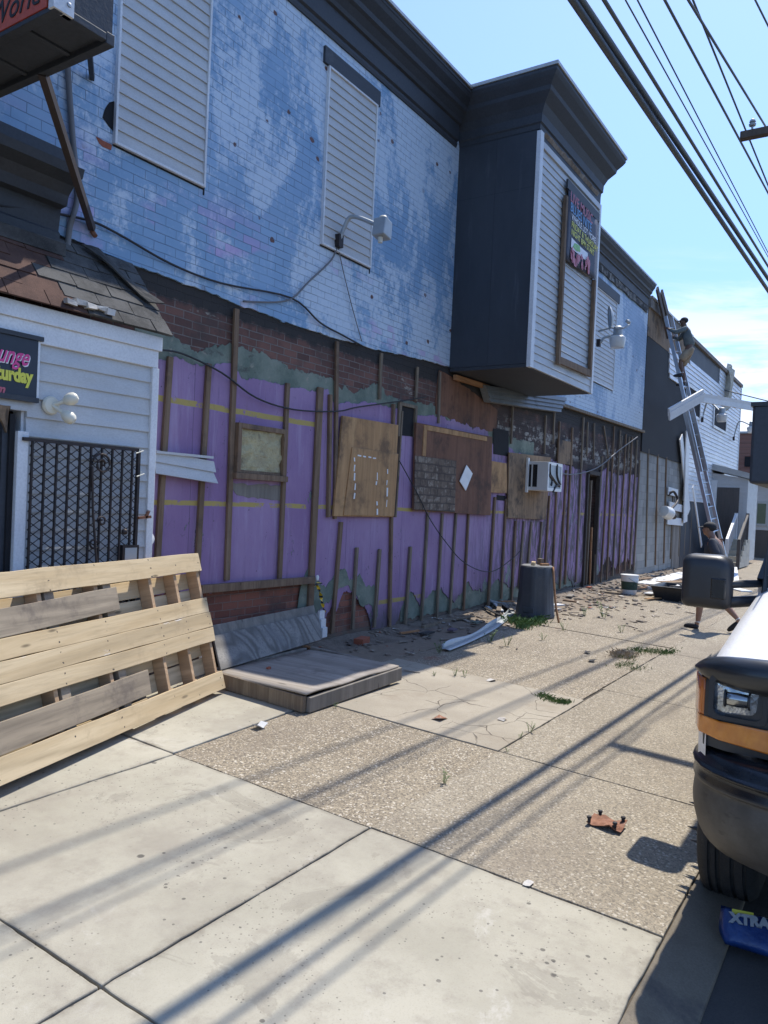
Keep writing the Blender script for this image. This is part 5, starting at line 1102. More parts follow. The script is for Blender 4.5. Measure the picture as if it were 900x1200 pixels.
wire('thin wire well above the thick cables, upper of a pair', (747, 0), (900, 296), 2.62, 2.5, .010)
wire('medium cable in the upper right sky, left of two', (779, 0), (900, 226), 2.62, 2.4, .019)
wire('medium cable in the upper right sky, right of two', (812, 0), (900, 217), 2.9, 2.6, .018)
AX = 9.65; aend = Xp(868, 158, AX)
up_ = thing('utility_pole', 'utility pole whose crossarm end shows at the right edge of the sky', 'utility pole', (AX, .30, 0))
mb = MB(); mb.lathe([(.15, -.1), (.11, 8.5), (.0, 8.52)], (AX, .22, 0), 14); mb.build('pole', M_pole, up_, smooth=True)
mb = MB(); mb.box(AX-.05, AX+.05, -1.1, aend.y, aend.z-.065, aend.z+.02); mb.build('crossarm', M_pole, up_, bevel=.006)
for k, yy in enumerate((aend.y-.12, aend.y-.75, -.35, -.95)):
    mb = MB(); mb.lathe([(.012, 0), (.012, .05), (.035, .055), (.04, .075), (.022, .09), (.036, .1), (.03, .12), (.012, .135)], (AX, yy, aend.z+.02), 14); mb.build('insulator', M_lampgrey, up_, smooth=True)
wire('thin wire ending at the crossarm insulator', (690+135, 30), (897, 148), 1.55, aend.y-.12, .012, (1.5, 0))
wire('thin wire in the extreme upper right corner', (885, 0), (900, 30), 1.6, 1.55, .012, (6, 9))
wire('far thin wire behind the white building corner', (868, 462), (900, 470), 4.6, 3.6, .02, (1.0, 4))

# ================================================================ BIN, STICK, BUCKET, TUB
bc = Vector((11.32, 4.50, gz(4.5))); H = Xp(628, 662, bc.x).z-bc.z
bn = thing('waste_bin', 'dark grey ribbed waste bin standing upside down against the purple wall', 'bin', bc)
rib = lambda t: 1+.05*max(0, min(1, (math.sin(t*8)-.1)*3))
mb = MB(); mb.lathe([(.285, 0), (.29, .03), (.283, .05), (.262, .35*H), (.25, .7*H), (.243, .93*H), (.236, .965*H)], bc, 84, mod=rib, cap=False); mb.build('body', M_bin, bn, smooth=True)
mb = MB(); mb.lathe([(.238, .955*H), (.243, .985*H), (.225, 1.0*H), (.19, .985*H), (.1, .975*H)], bc, 40); mb.build('base_rim', noisy('dusty_bin_base', (.16, .165, .17), (.26, .26, .25), 8), bn, smooth=True)
mb = MB(); mb.box(bc.x-.292, bc.x-.255, bc.y-.09, bc.y+.09, bc.z+.08, bc.z+.16); mb.build('handle', M_bin, bn, bevel=.01)
for lab, dx, dy, L, hh, mt, a in (('tan wood block lying on the upturned bin', -.06, .04, .20, .05, M_pine, .3), ('dark bottle-shaped offcut on the upturned bin', .05, -.03, .09, .10, M_studgrey, 1.1), ('pale wood offcut at the front of the upturned bin', .0, -.12, .15, .035, M_lath, -.5)):
    mb = MB(); c = Vector((bc.x+dx, bc.y+dy, bc.z+H+hh/2+.001)); d = Vector((math.cos(a), math.sin(a), 0))*L/2; mb.bar(c-d, c+d, .06, hh, side=(0, 0, 1)); mb.jitter(.006, 9); tag(mb.build('wood_offcut', mt, bevel=.004), lab, 'offcut')
mb = MB(); a, b = Gp(655, 730), Vector((bc.x+.02, bc.y-.25, bc.z+H*.985)); mb.tube(arc([a, a.lerp(b, .35)+Vector((0, .02, 0)), b], 5), .017, 7); tag(mb.build('stick', M_lath, smooth='all'), 'bent wooden stick leaning on the grey bin', 'stick')
k = Gp(737, 696); bk = thing('bucket', 'white paint bucket with dark green label near the far wall', 'bucket', k); bh = .40
mb = MB(); mb.lathe([(.145, 0), (.15, .01), (.168, bh*.72), (.178, bh*.72), (.178, bh*.80), (.172, bh*.8), (.176, bh*.93), (.184, bh*.94), (.184, bh)], k, 28); mb.build('pail', M_whitepl, bk, smooth=True)
mb = MB(); mb.lathe([(.1505, .03), (.1685, bh*.66)], k, 28, cap=False); mb.build('label_band', noisy('green_label', (.03, .06, .045), (.05, .085, .06), 8, dirt=(.5, .5, .48), dirt_amt=(.6, .7)), bk, smooth=True)
mb = MB(); mb.tube([(k.x-.18*math.cos(t), k.y-.03-.18*math.sin(t)*.9, k.z+bh*.85-.1*math.sin(t)) for t in [math.pi*i/10 for i in range(11)]], .006, 5); mb.build('handle', M_lampgrey, bk)
tb = thing('mixing_tub', 'black plastic tub full of debris on the ground beyond the bucket', 'tub', (16.3, 3.45, gz(3.4)))
mb = MB(); z = gz(3.45)
def rect(x0, x1, y0, y1, z): return [(x0, y0, z), (x1, y0, z), (x1, y1, z), (x0, y1, z)]
loops = [rect(15.85, 16.75, 3.12, 3.78, z+.0), rect(15.75, 16.85, 3.05, 3.85, z+.26), rect(15.72, 16.88, 3.02, 3.88, z+.26), rect(15.72, 16.88, 3.02, 3.88, z+.285), rect(15.79, 16.81, 3.09, 3.81, z+.285), rect(15.86, 16.74, 3.15, 3.75, z+.15)]
mb.grid([l+[l[0]] for l in loops]); mb.face(loops[0]); mb.face(loops[-1]); bmesh.ops.remove_doubles(mb.b, verts=mb.b.verts, dist=.0005); mb.build('tub_shell', M_plastic, tb, bevel=.008)
pr = random.Random(8)
for k_ in range(6):
    mb = MB(); c = Vector((pr.uniform(15.95, 16.65), pr.uniform(3.2, 3.7), z+pr.uniform(.2, .27))); d = Vector((pr.uniform(-.2, .2), pr.uniform(-.2, .2), pr.uniform(0, .06))); mb.bar(c-d, c+d, .10, .03, side=(0, 0, 1)); mb.jitter(.02, 6)
    tag(mb.build('scrap_piece', pr.choice((M_trim, M_trash, M_grey))), 'white and grey scrap heaped in the black tub', 'scrap', 'scrap heaped in the black tub')

# ================================================================ DEBRIS
# bent aluminium strip
P = [Gp(521, 763), Gp(548, 752), Gp(575, 738), Gp(592, 725), Gp(598, 715)]; P = [p+Vector((0, 0, .015)) for p in P]; P += [P[-1]+Vector((-.25, .35, .14)), P[-1]+Vector((-.5, .4, .34))]
P = arc(P, 6); mb = MB(); rows = []
for i, p in enumerate(P):
    d = (P[min(i+1, len(P)-1)]-P[max(0, i-1)]).normalized(); s_ = d.cross(Vector((0, 0, 1))).normalized(); wv = .062*(1-.55*(i/len(P))**3)
    rows.append([p+s_*wv, p+s_*.0+Vector((0, 0, .012)), p-s_*wv*.55+Vector((0, 0, .005)), p-s_*wv*.6+Vector((0, 0, .06+.02*math.sin(i*.6)))])
mb.grid(rows); tag(mb.build('metal_strip', M_lampgrey, solid=.003, smooth=True), 'long bent grey metal strip curling on the ground by the bin', 'metal strip')
deb = thing('debris_heap', 'heap of broken white slats and orange lath beside the bin', 'debris', Gp(585, 712))
for a, b, w_, mt, nm in (((569, 711), (602, 712), .06, M_lath, 'lath'), ((572, 706), (588, 722), .05, M_trim, 'slat'), ((580, 709), (600, 720), .06, M_grey, 'slat'), ((560, 708), (575, 716), .05, M_trim, 'slat'), ((583, 705), (598, 718), .04, M_trim, 'slat'), ((586, 713), (584, 722), .07, M_studgrey, 'slat'), ((566, 716), (586, 724), .06, M_dark, 'slat')):
    mb = MB(); p, q = Gp(*a), Gp(*b); mb.bar(p+Vector((0, 0, .05+rng.random()*.05)), q+Vector((0, 0, .03+rng.random()*.08)), w_, .015, side=(0, 0, 1)); mb.build(nm, mt, deb)
def stick(label, a, b, w_, mt, name, h=.02, cat='debris', up0=.0, up1=.0):
    p, q = Gp(*a), Gp(*b); mb = MB(); mb.bar(p+Vector((0, 0, h/2+.004+up0)), q+Vector((0, 0, h/2+.004+up1)), w_, h, side=(0, 0, 1)); mb.jitter(.004, 6); return tag(mb.build(name, mt), label, cat)
stick('long grey pole lying along the foot of the purple wall', (495, 737), (554, 721), .045, M_studgrey, 'pole', .04, 'pole')
stick('loose plank on the soil just left of the bucket', (703, 694), (728, 697), .14, M_studgrey, 'plank', .03, 'plank')
stick('tan lath lying on the ground right of the bucket', (744, 691), (768, 688), .10, M_lath, 'lath', .03, 'lath')
stick('white siding sheet lying along the grey block wall', (757, 685), (806, 672), .5, M_trim, 'siding_sheet', .02, 'siding')
stick('crumpled white siding lying behind the black tub', (766, 691), (790, 688), .30, M_alu, 'siding_sheet', .05, 'siding')
stick('brown board on the rubble in front of the block wall', (776, 684), (800, 683), .35, M_plybrown, 'plank', .04, 'plank')
stick('white torn sheet on the pavement right of the mirror', (858, 690), (875, 694), .3, M_trim, 'siding_sheet', .03, 'siding')
stick('white board leaning low at the foot of the porch steps', (858, 681), (862, 691), .2, M_trim, 'plank', .03, 'plank', .35, 0)
stick('white slat lying right behind the bin', (640, 710), (658, 709), .16, M_trim, 'slat', .015, 'slat')
stick('dark stick on the soil beyond the bin', (660, 704), (676, 706), .09, M_stud, 'slat', .02, 'slat')
stick('thin pale sliver of wood near the loose brick', (409, 748), (421, 746), .025, M_studgrey, 'slat', .02, 'slat')
def brick(label, x, y, s=1, rz=.4):
    c = Gp(x, y)
    mb = MB(); mb.box(-.1*s, .1*s, -.05*s, .05*s, 0, .06*s); mb.jitter(.012, 7, x); bmesh.ops.transform(mb.b, matrix=Matrix.Translation(c)@Matrix.Rotation(rz, 4, 'Z'), verts=mb.b.verts); return tag(mb.build('loose_brick', M_brickloose, bevel=.006), label, 'brick')
brick('broken red brick on the ground in front of the bare brick patch', 424, 754, 1.1, .2)
p = Zp(315, 783, zt+.03); mb = MB(); mb.ball(p, .025, 1, (1.2, 1, .6)); mb.jitter(.01, 20); tag(mb.build('brick_chip', M_brickloose), 'small red brick chip lying on the wooden platform', 'brick chip')
pr = random.Random(21)
mb = MB()
for k_ in range(620):
    x = pr.uniform(5.6, 24); y = 5.22-abs(pr.gauss(0, .42 if x < 12 else .9)); 
    if y < 2.4 or (x < 9.6 and pr.random() < .5): continue
    r_ = pr.uniform(.008, .026)*(1+(x > 11)*.8); c = Vector((x, y, gz(y)+r_*.3+max(0, y-4.95)*.14))
    g = bmesh.ops.create_icosphere(mb.b, subdivisions=1, radius=r_)
    sx, sy, sz = pr.uniform(.7, 1.8), pr.uniform(.7, 1.6), pr.uniform(.3, .8)
    for v in g['verts']: v.co = Vector((v.co.x*sx, v.co.y*sy, v.co.z*sz))+c
mb.jitter(.006, 25); stuff(tag(mb.build('rubble', noisy('mixed_rubble', (.26, .21, .16), (.10, .085, .075), 6, dirt=(.40, .14, .08), dirt_amt=(.6, .66))), 'small rubble and chips scattered along the foot of the wall', 'rubble'))
pr = random.Random(22); mb = MB()
for k_ in range(420):
    x = pr.uniform(6.4, 23); y = 5.2-abs(pr.gauss(0, .5 if x < 11 else 1.1)); 
    if y < 2.5 or (x < 9.6 and pr.random() < .55): continue
    a = pr.uniform(0, 3.14); L = pr.uniform(.02, .09)*(1.6 if pr.random() < .12 else 1); c = Vector((x, y, gz(y)+.012+max(0, y-4.95)*.14)); d = Vector((math.cos(a), math.sin(a), pr.uniform(-.05, .12)))*L; mb.bar(c-d, c+d, pr.uniform(.012, .05), .008, side=(0, 0, 1))
stuff(tag(mb.build('splinters', noisy('pale_splinters', (.42, .37, .30), (.14, .10, .07), 3, dirt=(.65, .64, .62), dirt_amt=(.58, .62))), 'pale wood splinters and paint flakes littering the ground by the wall', 'splinters'))
mb = MB(); rows = []
for i in range(240):
    x = 6.3+i*.075; row_ = []
    for j in range(9):
        t = j/8; wd_ = .30+.30*max(0, mnoise.noise(Vector((x*.55, 2, 0)))+.35)*(1.5 if x > 10 else 1); y = 5.29-t*wd_
        hgt = (.055+.05*mnoise.noise(Vector((x*1.3, 5, 1)))+.02*mnoise.noise(Vector((x*6, y*6, 3))))*(1-t)**1.4; row_.append((x, y, gz(y)-.006+max(0, hgt)+.008*(1-t)*mnoise.noise(Vector((x*19, y*19, 0)))))
    rows.append(row_)
mb.grid(rows); stuff(tag(mb.build('dirt_drift', noisy('wall_foot_dirt', (.15, .12, .09), (.25, .205, .16), 5, .95, .9, fine=45, dist=.02, dirt=(.22, .11, .07), dirt_amt=(.6, .72)), smooth='all'), 'drift of dirt and plaster dust along the foot of the purple wall', 'dirt'))
pr = random.Random(77)
for i_, (lab, x, y, L, w_, mt) in enumerate([('broken grey board lying at the wall behind the bin stick', 668, 700, .5, .1, M_grey), ('splintered brown lath crossing the dirt left of the doorway', 672, 693, .6, .05, M_stud), ('white foam scrap on the soil right of the bin', 652, 716, .18, .1, M_trash), ('red brick half on the dirt near the doorway', 690, 690, .2, .09, M_brickloose), ('pale lath on the soil in front of the doorway', 700, 703, .7, .05, M_studgrey), ('grey shingle flake on the ground left of the bent metal strip', 500, 745, .2, .12, M_shblack), ('orange lath beside the long grey pole', 480, 744, .35, .04, M_lath), ('paint-flaked lath at the wall under the dark red plywood', 540, 727, .6, .05, M_studgrey), ('purple plaster flake lying under the dark red plywood', 530, 741, .12, .1, M_purple), ('green plaster flake near the bent metal strip', 558, 732, .14, .1, M_green), ('dark board leaning flat by the block wall', 752, 680, .9, .14, M_stud), ('grey siding offcut in front of the block wall debris', 762, 697, .5, .16, M_alu), ('tan plank beside the black tub', 768, 703, .8, .09, M_ply)]):
    c = Gp(x, y); a = pr.uniform(-.7, .7); d = Vector((math.cos(a), math.sin(a)*.5, pr.uniform(-.03, .05)))*L/2; mb = MB(); mb.bar(c-d+Vector((0, 0, .035)), c+d+Vector((0, 0, .035)), w_, .02, side=(0, 0, 1)); mb.jitter(.008, 8, i_); tag(mb.build('scrap_piece', mt), lab, 'scrap')
# little things on the pavement
c = Gp(711, 968); cr = thing('rusty_plate', 'crumpled rusty metal plate with four dark posts on the pebbled pavement', 'scrap', c)
mb = MB(); mb.grid([[(c.x+.13*(j/4-.5)*1.1, c.y-.15*(i/6-.5)*1.3, c.z+.022+.016*mnoise.noise(Vector((i*.9, j*.9, 2)))+.012*math.sin(i*1.3)*(j-2)*.5) for i in range(7)] for j in range(5)]); mb.build('sheet', M_rust, cr, solid=.003)
for dx, dy in ((-.06, .085), (.065, .06), (.06, -.075), (-.05, -.06)):
    mb = MB(); mb.lathe([(.009, -.02), (.010, .008), (.014, .010), (.013, .02), (.0, .022)], (c.x+dx, c.y+dy, c.z+.035), 10); mb.build('post', M_cap, cr, smooth=True)
c = Gp(305, 853); mb = MB(); mb.grid([[(c.x+.05*i-.05, c.y+.035*j-.03, c.z+.004+.03*abs(1-i)) for i in range(3)] for j in range(3)]); tag(mb.build('folded_paper', M_whitepl, solid=.002), 'small folded white card on the edge of the pebbled paving', 'litter')
for lab, x, y, s_, mt in (('white paper scrap lying by the slab joint near the parked truck', 612+7, 1037, .03, M_trash), ('pale wrapper beside the bucket', 727, 699, .07, M_trash), ('dark leaf on the pavement right of the straw clump', 694, 775, .05, M_cap), ('dark leaf beyond the straw clump', 688, 765, .05, M_cap), ('brown leaf on the cracked concrete', 515, 843, .06, M_rust), ('white flake on the cracked concrete', 589, 844, .04, M_trash), ('white flake near the weeds by the kerb strip', 576, 798, .05, M_trash)):
    c = Gp(x, y); mb = MB(); mb.grid([[(c.x+s_*(i-1), c.y+s_*.7*(j-1), c.z+.006+.3*s_*rng.random()) for i in range(3)] for j in range(3)]); mb.jitter(s_*.3, 20, x); tag(mb.build('litter', mt, solid=.002), lab, 'litter')
# blue laundry bag on the street
c = Vector((3.50, .36, -.055)); bg_ = thing('blue_bag', 'crumpled blue detergent bag lettered XTRA on the street by the front tyre', 'bag', c)
c = Vector((3.74, .435, .035))
mb = MB(); NU, NV = 12, 10
ua, va = Vector((.05, -1, 0)).normalized(), Vector((.74, .04, .55)).normalized(); wa = ua.cross(va); wa = wa if wa.z > 0 else -wa
def bagp(u, v, k=1): 
    e = 1-.35*max(0, -v)*abs(u) ; return c+ua*(u*.13*(1-.28*max(0, -v)**2)+.02)+va*(v*.085)+wa*(k*(.035*(1-u*u)**.5*(1-v*v)**.5 if abs(u) < 1 and abs(v) < 1 else 0)+.006*mnoise.noise(Vector((u*4, v*4, 1)))*(1 if k > 0 else 0))
mb.grid([[bagp(-1+2*i/NU, -1+2*j/NV) for i in range(NU+1)] for j in range(NV+1)]); mb.grid([[bagp(-1+2*i/NU, -1+2*j/NV, -.4) for i in range(NU+1)] for j in range(NV+1)]); bmesh.ops.remove_doubles(mb.b, verts=mb.b.verts, dist=.004)
mb.build('film', M_bag, bg_, smooth='all')
o = text('XTRA', .06, 'lettering', M_lampgrey, bg_, bagp(-.62, .0)+wa*.012, ua+va*.12, va-ua*.12, 0, .003, 'LEFT', .004)
mb = MB(); p0, p1 = bagp(-.62, .66)+wa*.006, bagp(.05, .74)+wa*.006; mb.bar(p0, p1, .022, .004, side=wa); mb.build('yellow_stripe', M_yel, bg_)

# ================================================================ WEEDS + GRASS
def weed(label, x, y, hpx, seed, name='weed', mt=M_weed):
    c = Gp(x, y); dist = (c-CAM).length; H = hpx*dist/900; pr = random.Random(seed); mb = MB()
    for s_ in range(pr.randint(4, 7)):
        a = pr.uniform(0, 6.28); ln = pr.uniform(.1, .5); base = c+Vector((math.cos(a), math.sin(a), 0))*H*.12; hh = H*pr.uniform(.55, 1)
        tip = base+Vector((math.cos(a)*ln*H, math.sin(a)*ln*H, hh)); m_ = base.lerp(tip, .5)+Vector((0, 0, hh*.12)); P = arc([base, m_, tip], 4)
        mb.tube(P, [max(.0012, H*.018*(1-i/len(P))) for i in range(len(P))], 4)
        for i, p in enumerate(P[1:]):
            for q in range(2):
                b = pr.uniform(0, 6.28); L = H*pr.uniform(.10, .2); d = Vector((math.cos(b), math.sin(b), pr.uniform(.1, .8))).normalized(); sd_ = d.cross(Vector((0, 0, 1))).normalized()*L*.22
                mb.face([p, p+d*L*.5+sd_, p+d*L, p+d*L*.5-sd_])
    return tag(mb.build(name, mt), label, 'weed')
for i, (lab, x, y, h) in enumerate([('small weed standing alone on the pebbled slab nearest the camera', 520, 918, 14), ('tiny weed at the near corner of the cracked concrete', 595, 881, 6), ('weed on the strip joint beside the cracked concrete', 621, 858, 11), ('leafy weed left of the joint weed at the cracked concrete', 609, 865, 8), ('weed near the edge of the building shadow', 533, 792, 10), ('weed pair partner at the shadow edge by the platform', 545, 793, 9), ('tiny weed in front of the platform corner', 509, 792, 5), ('thin weed in the shade below the bent metal strip', 515, 765, 17), ('straw-coloured weed in the shade by the metal strip end', 574, 752, 14), ('thin weed at the end of the shade under the bay', 594, 757, 12), ('weed in the joint right of the leaning stick', 661, 739, 10), ('tall weed growing on the sunny soil beyond the bin', 708, 724, 18), ('small weed left of the sunny tall weed', 685, 722, 11), ('weed in front of the straw clump joint', 728, 741, 9), ('weed in the sun just below the bin grass', 636, 750, 8), ('tiny weed at the corner of the wood platform', 446, 795, 8), ('tiny weed under the platform front rail', 393, 829, 7)]): weed(lab, x, y, h, i+3)
def tuft(label, pts, n_, hh, mt, name, seed, spread):
    pr = random.Random(seed); mb = MB()
    for k_ in range(n_):
        x, y = pr.choice(pts); c = Gp(x+pr.gauss(0, spread), y+pr.gauss(0, spread*.28)); a = pr.uniform(0, 6.28); H = hh*pr.uniform(.4, 1); w_ = H*.09; d = Vector((math.cos(a), math.sin(a), 0)); s_ = Vector((-d.y, d.x, 0))*w_
        mb.face([c-s_, c+s_, c+d*H*.3+Vector((0, 0, H*.6))+s_*.6, c+d*H*pr.uniform(.4, 1.0)+Vector((0, 0, H*.8))])
    return stuff(tag(mb.build(name, mt), label, 'grass'))
tuft('green grass tuft at the foot of the grey bin', [(600, 728), (610, 730), (620, 732), (630, 730), (636, 725), (612, 735)], 650, .11, M_weed, 'grass_tuft', 1, 6)
tuft('patch of low grass at the corner of the cracked concrete', [(636, 816), (645, 820), (655, 823), (663, 824)], 420, .045, M_weed, 'grass_patch', 2, 4)
tuft('strip of low grass beyond the straw clump', [(745, 762), (755, 763), (768, 764), (780, 766), (786, 764), (735, 770)], 600, .05, M_weed, 'grass_patch', 3, 6)
tuft('thin grass in front of the straw clump', [(735, 778), (745, 784), (728, 780)], 220, .04, M_weed, 'grass_patch', 4, 6)
tuft('clump of dry straw lying on the pavement', [(722, 768), (730, 769), (738, 770), (727, 766)], 420, .075, M_straw, 'straw_clump', 5, 5)

# ================================================================ TRUCK
YC = -.33
trk = thing('box_truck', 'white cab box truck with black bumper and bug shield parked at the kerb', 'truck', (4.3, YC, -.06))
def lerp_tab(t, tab):
    for (a, va), (b, vb) in zip(tab, tab[1:]):
        if t <= b: 
            k = (t-a)/(b-a); k = k*k*(3-2*k) if len(tab) > 99 else k; return tuple(p+(q-p)*k for p, q in zip(va, vb))
    return tab[-1][1]
# X -> half width, shoulder z, crown z
HT = [(3.58, (.93, 1.185, 1.235)), (3.66, (.975, 1.215, 1.275)), (3.9, (1.0, 1.25, 1.33)), (4.6, (1.005, 1.345, 1.43)), (5.45, (1.005, 1.455, 1.54))]
def hood_pt(X, s):   # s -1..1 across
    hw, zs, zc = lerp_tab(X, HT); a = abs(s)
    prof_ = [(0, zc), (.35, zc-.008), (.62, zc-.03), (.80, zs+.01), (.90, zs-.005), (.965, zs-.045), (1.0, zs-.13)]
    for (u0_, z0_), (u1_, z1_) in zip(prof_, prof_[1:]):
        if a <= u1_ or u1_ == 1.0:
            k = (a-u0_)/(u1_-u0_); return Vector((X, YC+hw*a*(1 if s > 0 else -1), z0_+(z1_-z0_)*k))
SS = [-1, -.965, -.9, -.8, -.62, -.35, 0, .35, .62, .8, .9, .965, 1]
XS = [3.58, 3.62, 3.66, 3.75, 3.9, 4.2, 4.6, 5.0, 5.45]
mb = MB(); mb.grid([[hood_pt(X, s) for s in SS] for X in XS]); hood = mb.build('hood', M_white, trk, smooth='all')
mb = MB()
for sgn in (1, -1):
    rows = []
    for X in XS:
        hw, zs, zc = lerp_tab(X, HT); y = YC+sgn*hw; wr = .47
        dx = X-4.30; za = .33+math.sqrt(max(0, wr*wr-dx*dx)) if abs(dx) < wr else (.62 if X < 4 else .36)
        rows.append([Vector((X, y, zs-.13)), Vector((X, y+.012*sgn, (zs-.13+za)/2+.1)), Vector((X, y+.008*sgn, za+.03)), Vector((X, y+.0*sgn, za)), Vector((X, y-.14*sgn, za))])
    mb = MB(); mb.grid(rows); mb.build('fender', M_white, trk, smooth=True)
mb = MB()
for sgn in (1, -1): mb.tube([hood_pt(X, .66*sgn)+Vector((0, 0, .002)) for X in (3.62, 3.7, 3.9, 4.3, 4.8, 5.3)], .008, 5)
mb.build('panel_seam', M_dark, hood)
# front: grille panel, headlights, amber strips
mb = MB()
def fpath(off, z): 
    pts = [(3.95, 1.0), (3.72, .995), (3.60, .955), (3.553, .86), (3.535, .5), (3.52, 0)]
    L = [(x+off, YC+y-.0, z) for x, y in pts]; return L+[(x, 2*YC-y, z) for x, y, z in reversed(L[:-1])]
mb.grid([fpath(.0, .86), fpath(-.01, .96), fpath(-.012, 1.0), fpath(-.008, 1.12), fpath(.0, 1.17), fpath(.015, 1.2)]); gp_ = mb.build('grille_panel', noisy('dark_grey_grille', (.035, .037, .04), (.045, .047, .05), 4, .5, .1), trk, smooth=True)
for sgn in (1, -1):
    yc = YC+sgn*.815
    mb = MB(); hw_, hh_ = .095, .078
    def rr(w_, h2, x, r_=.03): 
        L = []
        for cx_, cz_, a0 in ((w_-r_, h2-r_, 0), (-w_+r_, h2-r_, 90), (-w_+r_, -h2+r_, 180), (w_-r_, -h2+r_, 270)):
            for k in range(4): t = R(a0+30*k); L.append((x, yc+cx_+r_*math.cos(t), 1.092+cz_+r_*math.sin(t)))
        return L
    L0 = [rr(hw_+.02, hh_+.018, 3.555), rr(hw_+.02, hh_+.018, 3.525), rr(hw_, hh_, 3.525), rr(hw_, hh_, 3.552)]
    mb.grid([l+[l[0]] for l in L0]); bmesh.ops.remove_doubles(mb.b, verts=mb.b.verts, dist=.0003); bz = mb.build('headlight_bezel', M_plastic, trk, smooth=True)
    mb = MB(); c_ = [rr(hw_*k_, hh_*k_, 3.545-.018*(1-k_**2), .03*k_) for k_ in (1, .75, .45, .1)]; mb.grid([l+[l[0]] for l in c_]); mb.face(c_[-1]); bmesh.ops.remove_doubles(mb.b, verts=mb.b.verts, dist=.0003); hlz = mb.build('headlight', M_lens, trk, smooth='all')
    mb = MB(); mb.lathe([(.0, -.05), (.028, -.05), (.034, -.04), (.036, .0), (.034, .04), (.028, .05), (.0, .05)], (3.548, yc+.003, 1.09), 20, (0, 1, 0)); mb.build('inner_reflector', plain('lamp_reflector', (.30, .31, .31), .16, metal=.95, coat=1.0), hlz, smooth=True)
    mb = MB(); mb.lathe([(.037, -.004), (.040, -.004), (.040, .004), (.037, .004)], (3.548, yc+.05, 1.09), 20, (0, 1, 0), cap=False); mb.lathe([(.037, -.004), (.040, -.004), (.040, .004), (.037, .004)], (3.548, yc-.045, 1.09), 20, (0, 1, 0), cap=False); mb.build('reflector_ring', M_plastic, hlz)
    # amber wrap
    P = [(4.0, 1.005), (3.74, 1.003), (3.615, .965), (3.552, .875), (3.532, .70), (3.522, .50)]
    mb = MB(); mb.grid([[(x-.012, YC+sgn*(y+.006), .915+f_*.072-(1-f_)*.035*max(0, (.98-y)/.45)) for x, y in P] for f_ in (0, .08, .92, 1)]); mb.build('turn_signal', M_amber, trk, smooth=True, solid=.012)
    P = P[:3]; mb = MB(); mb.grid([[(x-.006, YC+sgn*(y+.01), z) for x, y in ((3.86, 1.004), (3.73, 1.003), (3.625, .968), (3.60, .945))] for z in (.99, 1.0, 1.09, 1.15)]); mb.build('side_marker', mat('dark_amber_lens', lambda n: dict(color=(.58, .15, .018), rough=.2, coat=.8)), trk, smooth=True, solid=.01)
# bumper
BP = [(4.02, 1.015), (3.80, 1.03), (3.62, 1.0), (3.47, .90), (3.38, .72), (3.34, .45), (3.33, 0)]
def bpath(inset, z):
    L = []
    for x, y in BP: L.append((x+inset*(1 if y < .95 else .3), YC+y-inset*(.9 if y > .6 else .0), z))
    return L+[(x, 2*YC-y, z) for x, y, z in reversed(L[:-1])]
mb = MB(); mb.grid([bpath(.14, .845), bpath(.055, .85), bpath(.03, .835), bpath(.012, .80), bpath(.010, .792), bpath(-.004, .784), bpath(-.006, .776), bpath(.008, .765), bpath(.008, .755), bpath(.0, .72), bpath(-.002, .712), bpath(.014, .704), bpath(.012, .695), bpath(.0, .62), bpath(.012, .53), bpath(.045, .45), bpath(.11, .385), bpath(.2, .36)])
bmp = mb.build('bumper', M_bumper, trk, smooth='all', sub=1)
for sgn in (1, -1):
    mb = MB(); mb.box(3.33, 3.352, YC+sgn*.48-.12, YC+sgn*.48+.12, .47, .64); mb.build('fog_recess', M_dark, bmp, bevel=.02)
    mb = MB(); mb.box(3.322, 3.345, YC+sgn*.48-.095, YC+sgn*.48+.095, .485, .62); mb.build('fog_cover', M_bumper, bmp, bevel=.02)
# bug shield
SP = [(3.78, 1.01), (3.69, 1.025), (3.60, .985), (3.53, .90), (3.485, .72), (3.465, .4), (3.46, 0)]
def spath(dx, dz, sh): 
    L = [(x+dx, YC+y, z) for (x, y), z in zip([(x, y*sh) for x, y in SP], [1.182+(dz-.07)*k+.012*min(1, k*2) for k in (.0, .06, .50, .86, 1, 1, 1)])]
    L = [(x, y, z+.02*(1-((y-YC)/1.02)**2)*.9) for x, y, z in L]; return L+[(x, 2*YC-y, z) for x, y, z in reversed(L[:-1])]
mb = MB(); mb.grid([spath(.02, -.01, .99), spath(-.02, .02, 1.0), spath(-.035, .075, 1.0), spath(-.02, .125, .995), spath(.03, .15, .985), spath(.05, .135, .98)]); mb.build('bug_shield', mat('smoked_bug_shield', lambda n: dict(color=(.022, .024, .027), rough=.3, coat=.2)), trk, smooth='all', solid=.006, sub=1)
# cab
def loft(name, secs, mt, **k): mb = MB(); mb.grid(secs); return mb.build(name, mt, trk, **k)
mb = MB(); cw, cwt = 1.0, .84
mb.hexa([(5.46, YC-cw, .36), (7.0, YC-cw, .36), (7.0, YC+cw, .36), (5.46, YC+cw, .36), (5.46, YC-cw, 1.45), (7.0, YC-cw, 1.45), (7.0, YC+cw, 1.45), (5.46, YC+cw, 1.45)])
cab = mb.build('cab', M_white, trk, bevel=.03, smooth=True)
mb = MB(); mb.hexa([(5.46, YC-cw+.02, 1.452), (7.0, YC-cw+.02, 1.452), (7.0, YC+cw-.02, 1.452), (5.46, YC+cw-.02, 1.452), (6.15, YC-cwt, 2.16), (7.0, YC-cwt, 2.16), (7.0, YC+cwt, 2.16), (6.15, YC+cwt, 2.16)]); mb.build('windscreen', M_glass, trk, bevel=.02)
mb = MB()
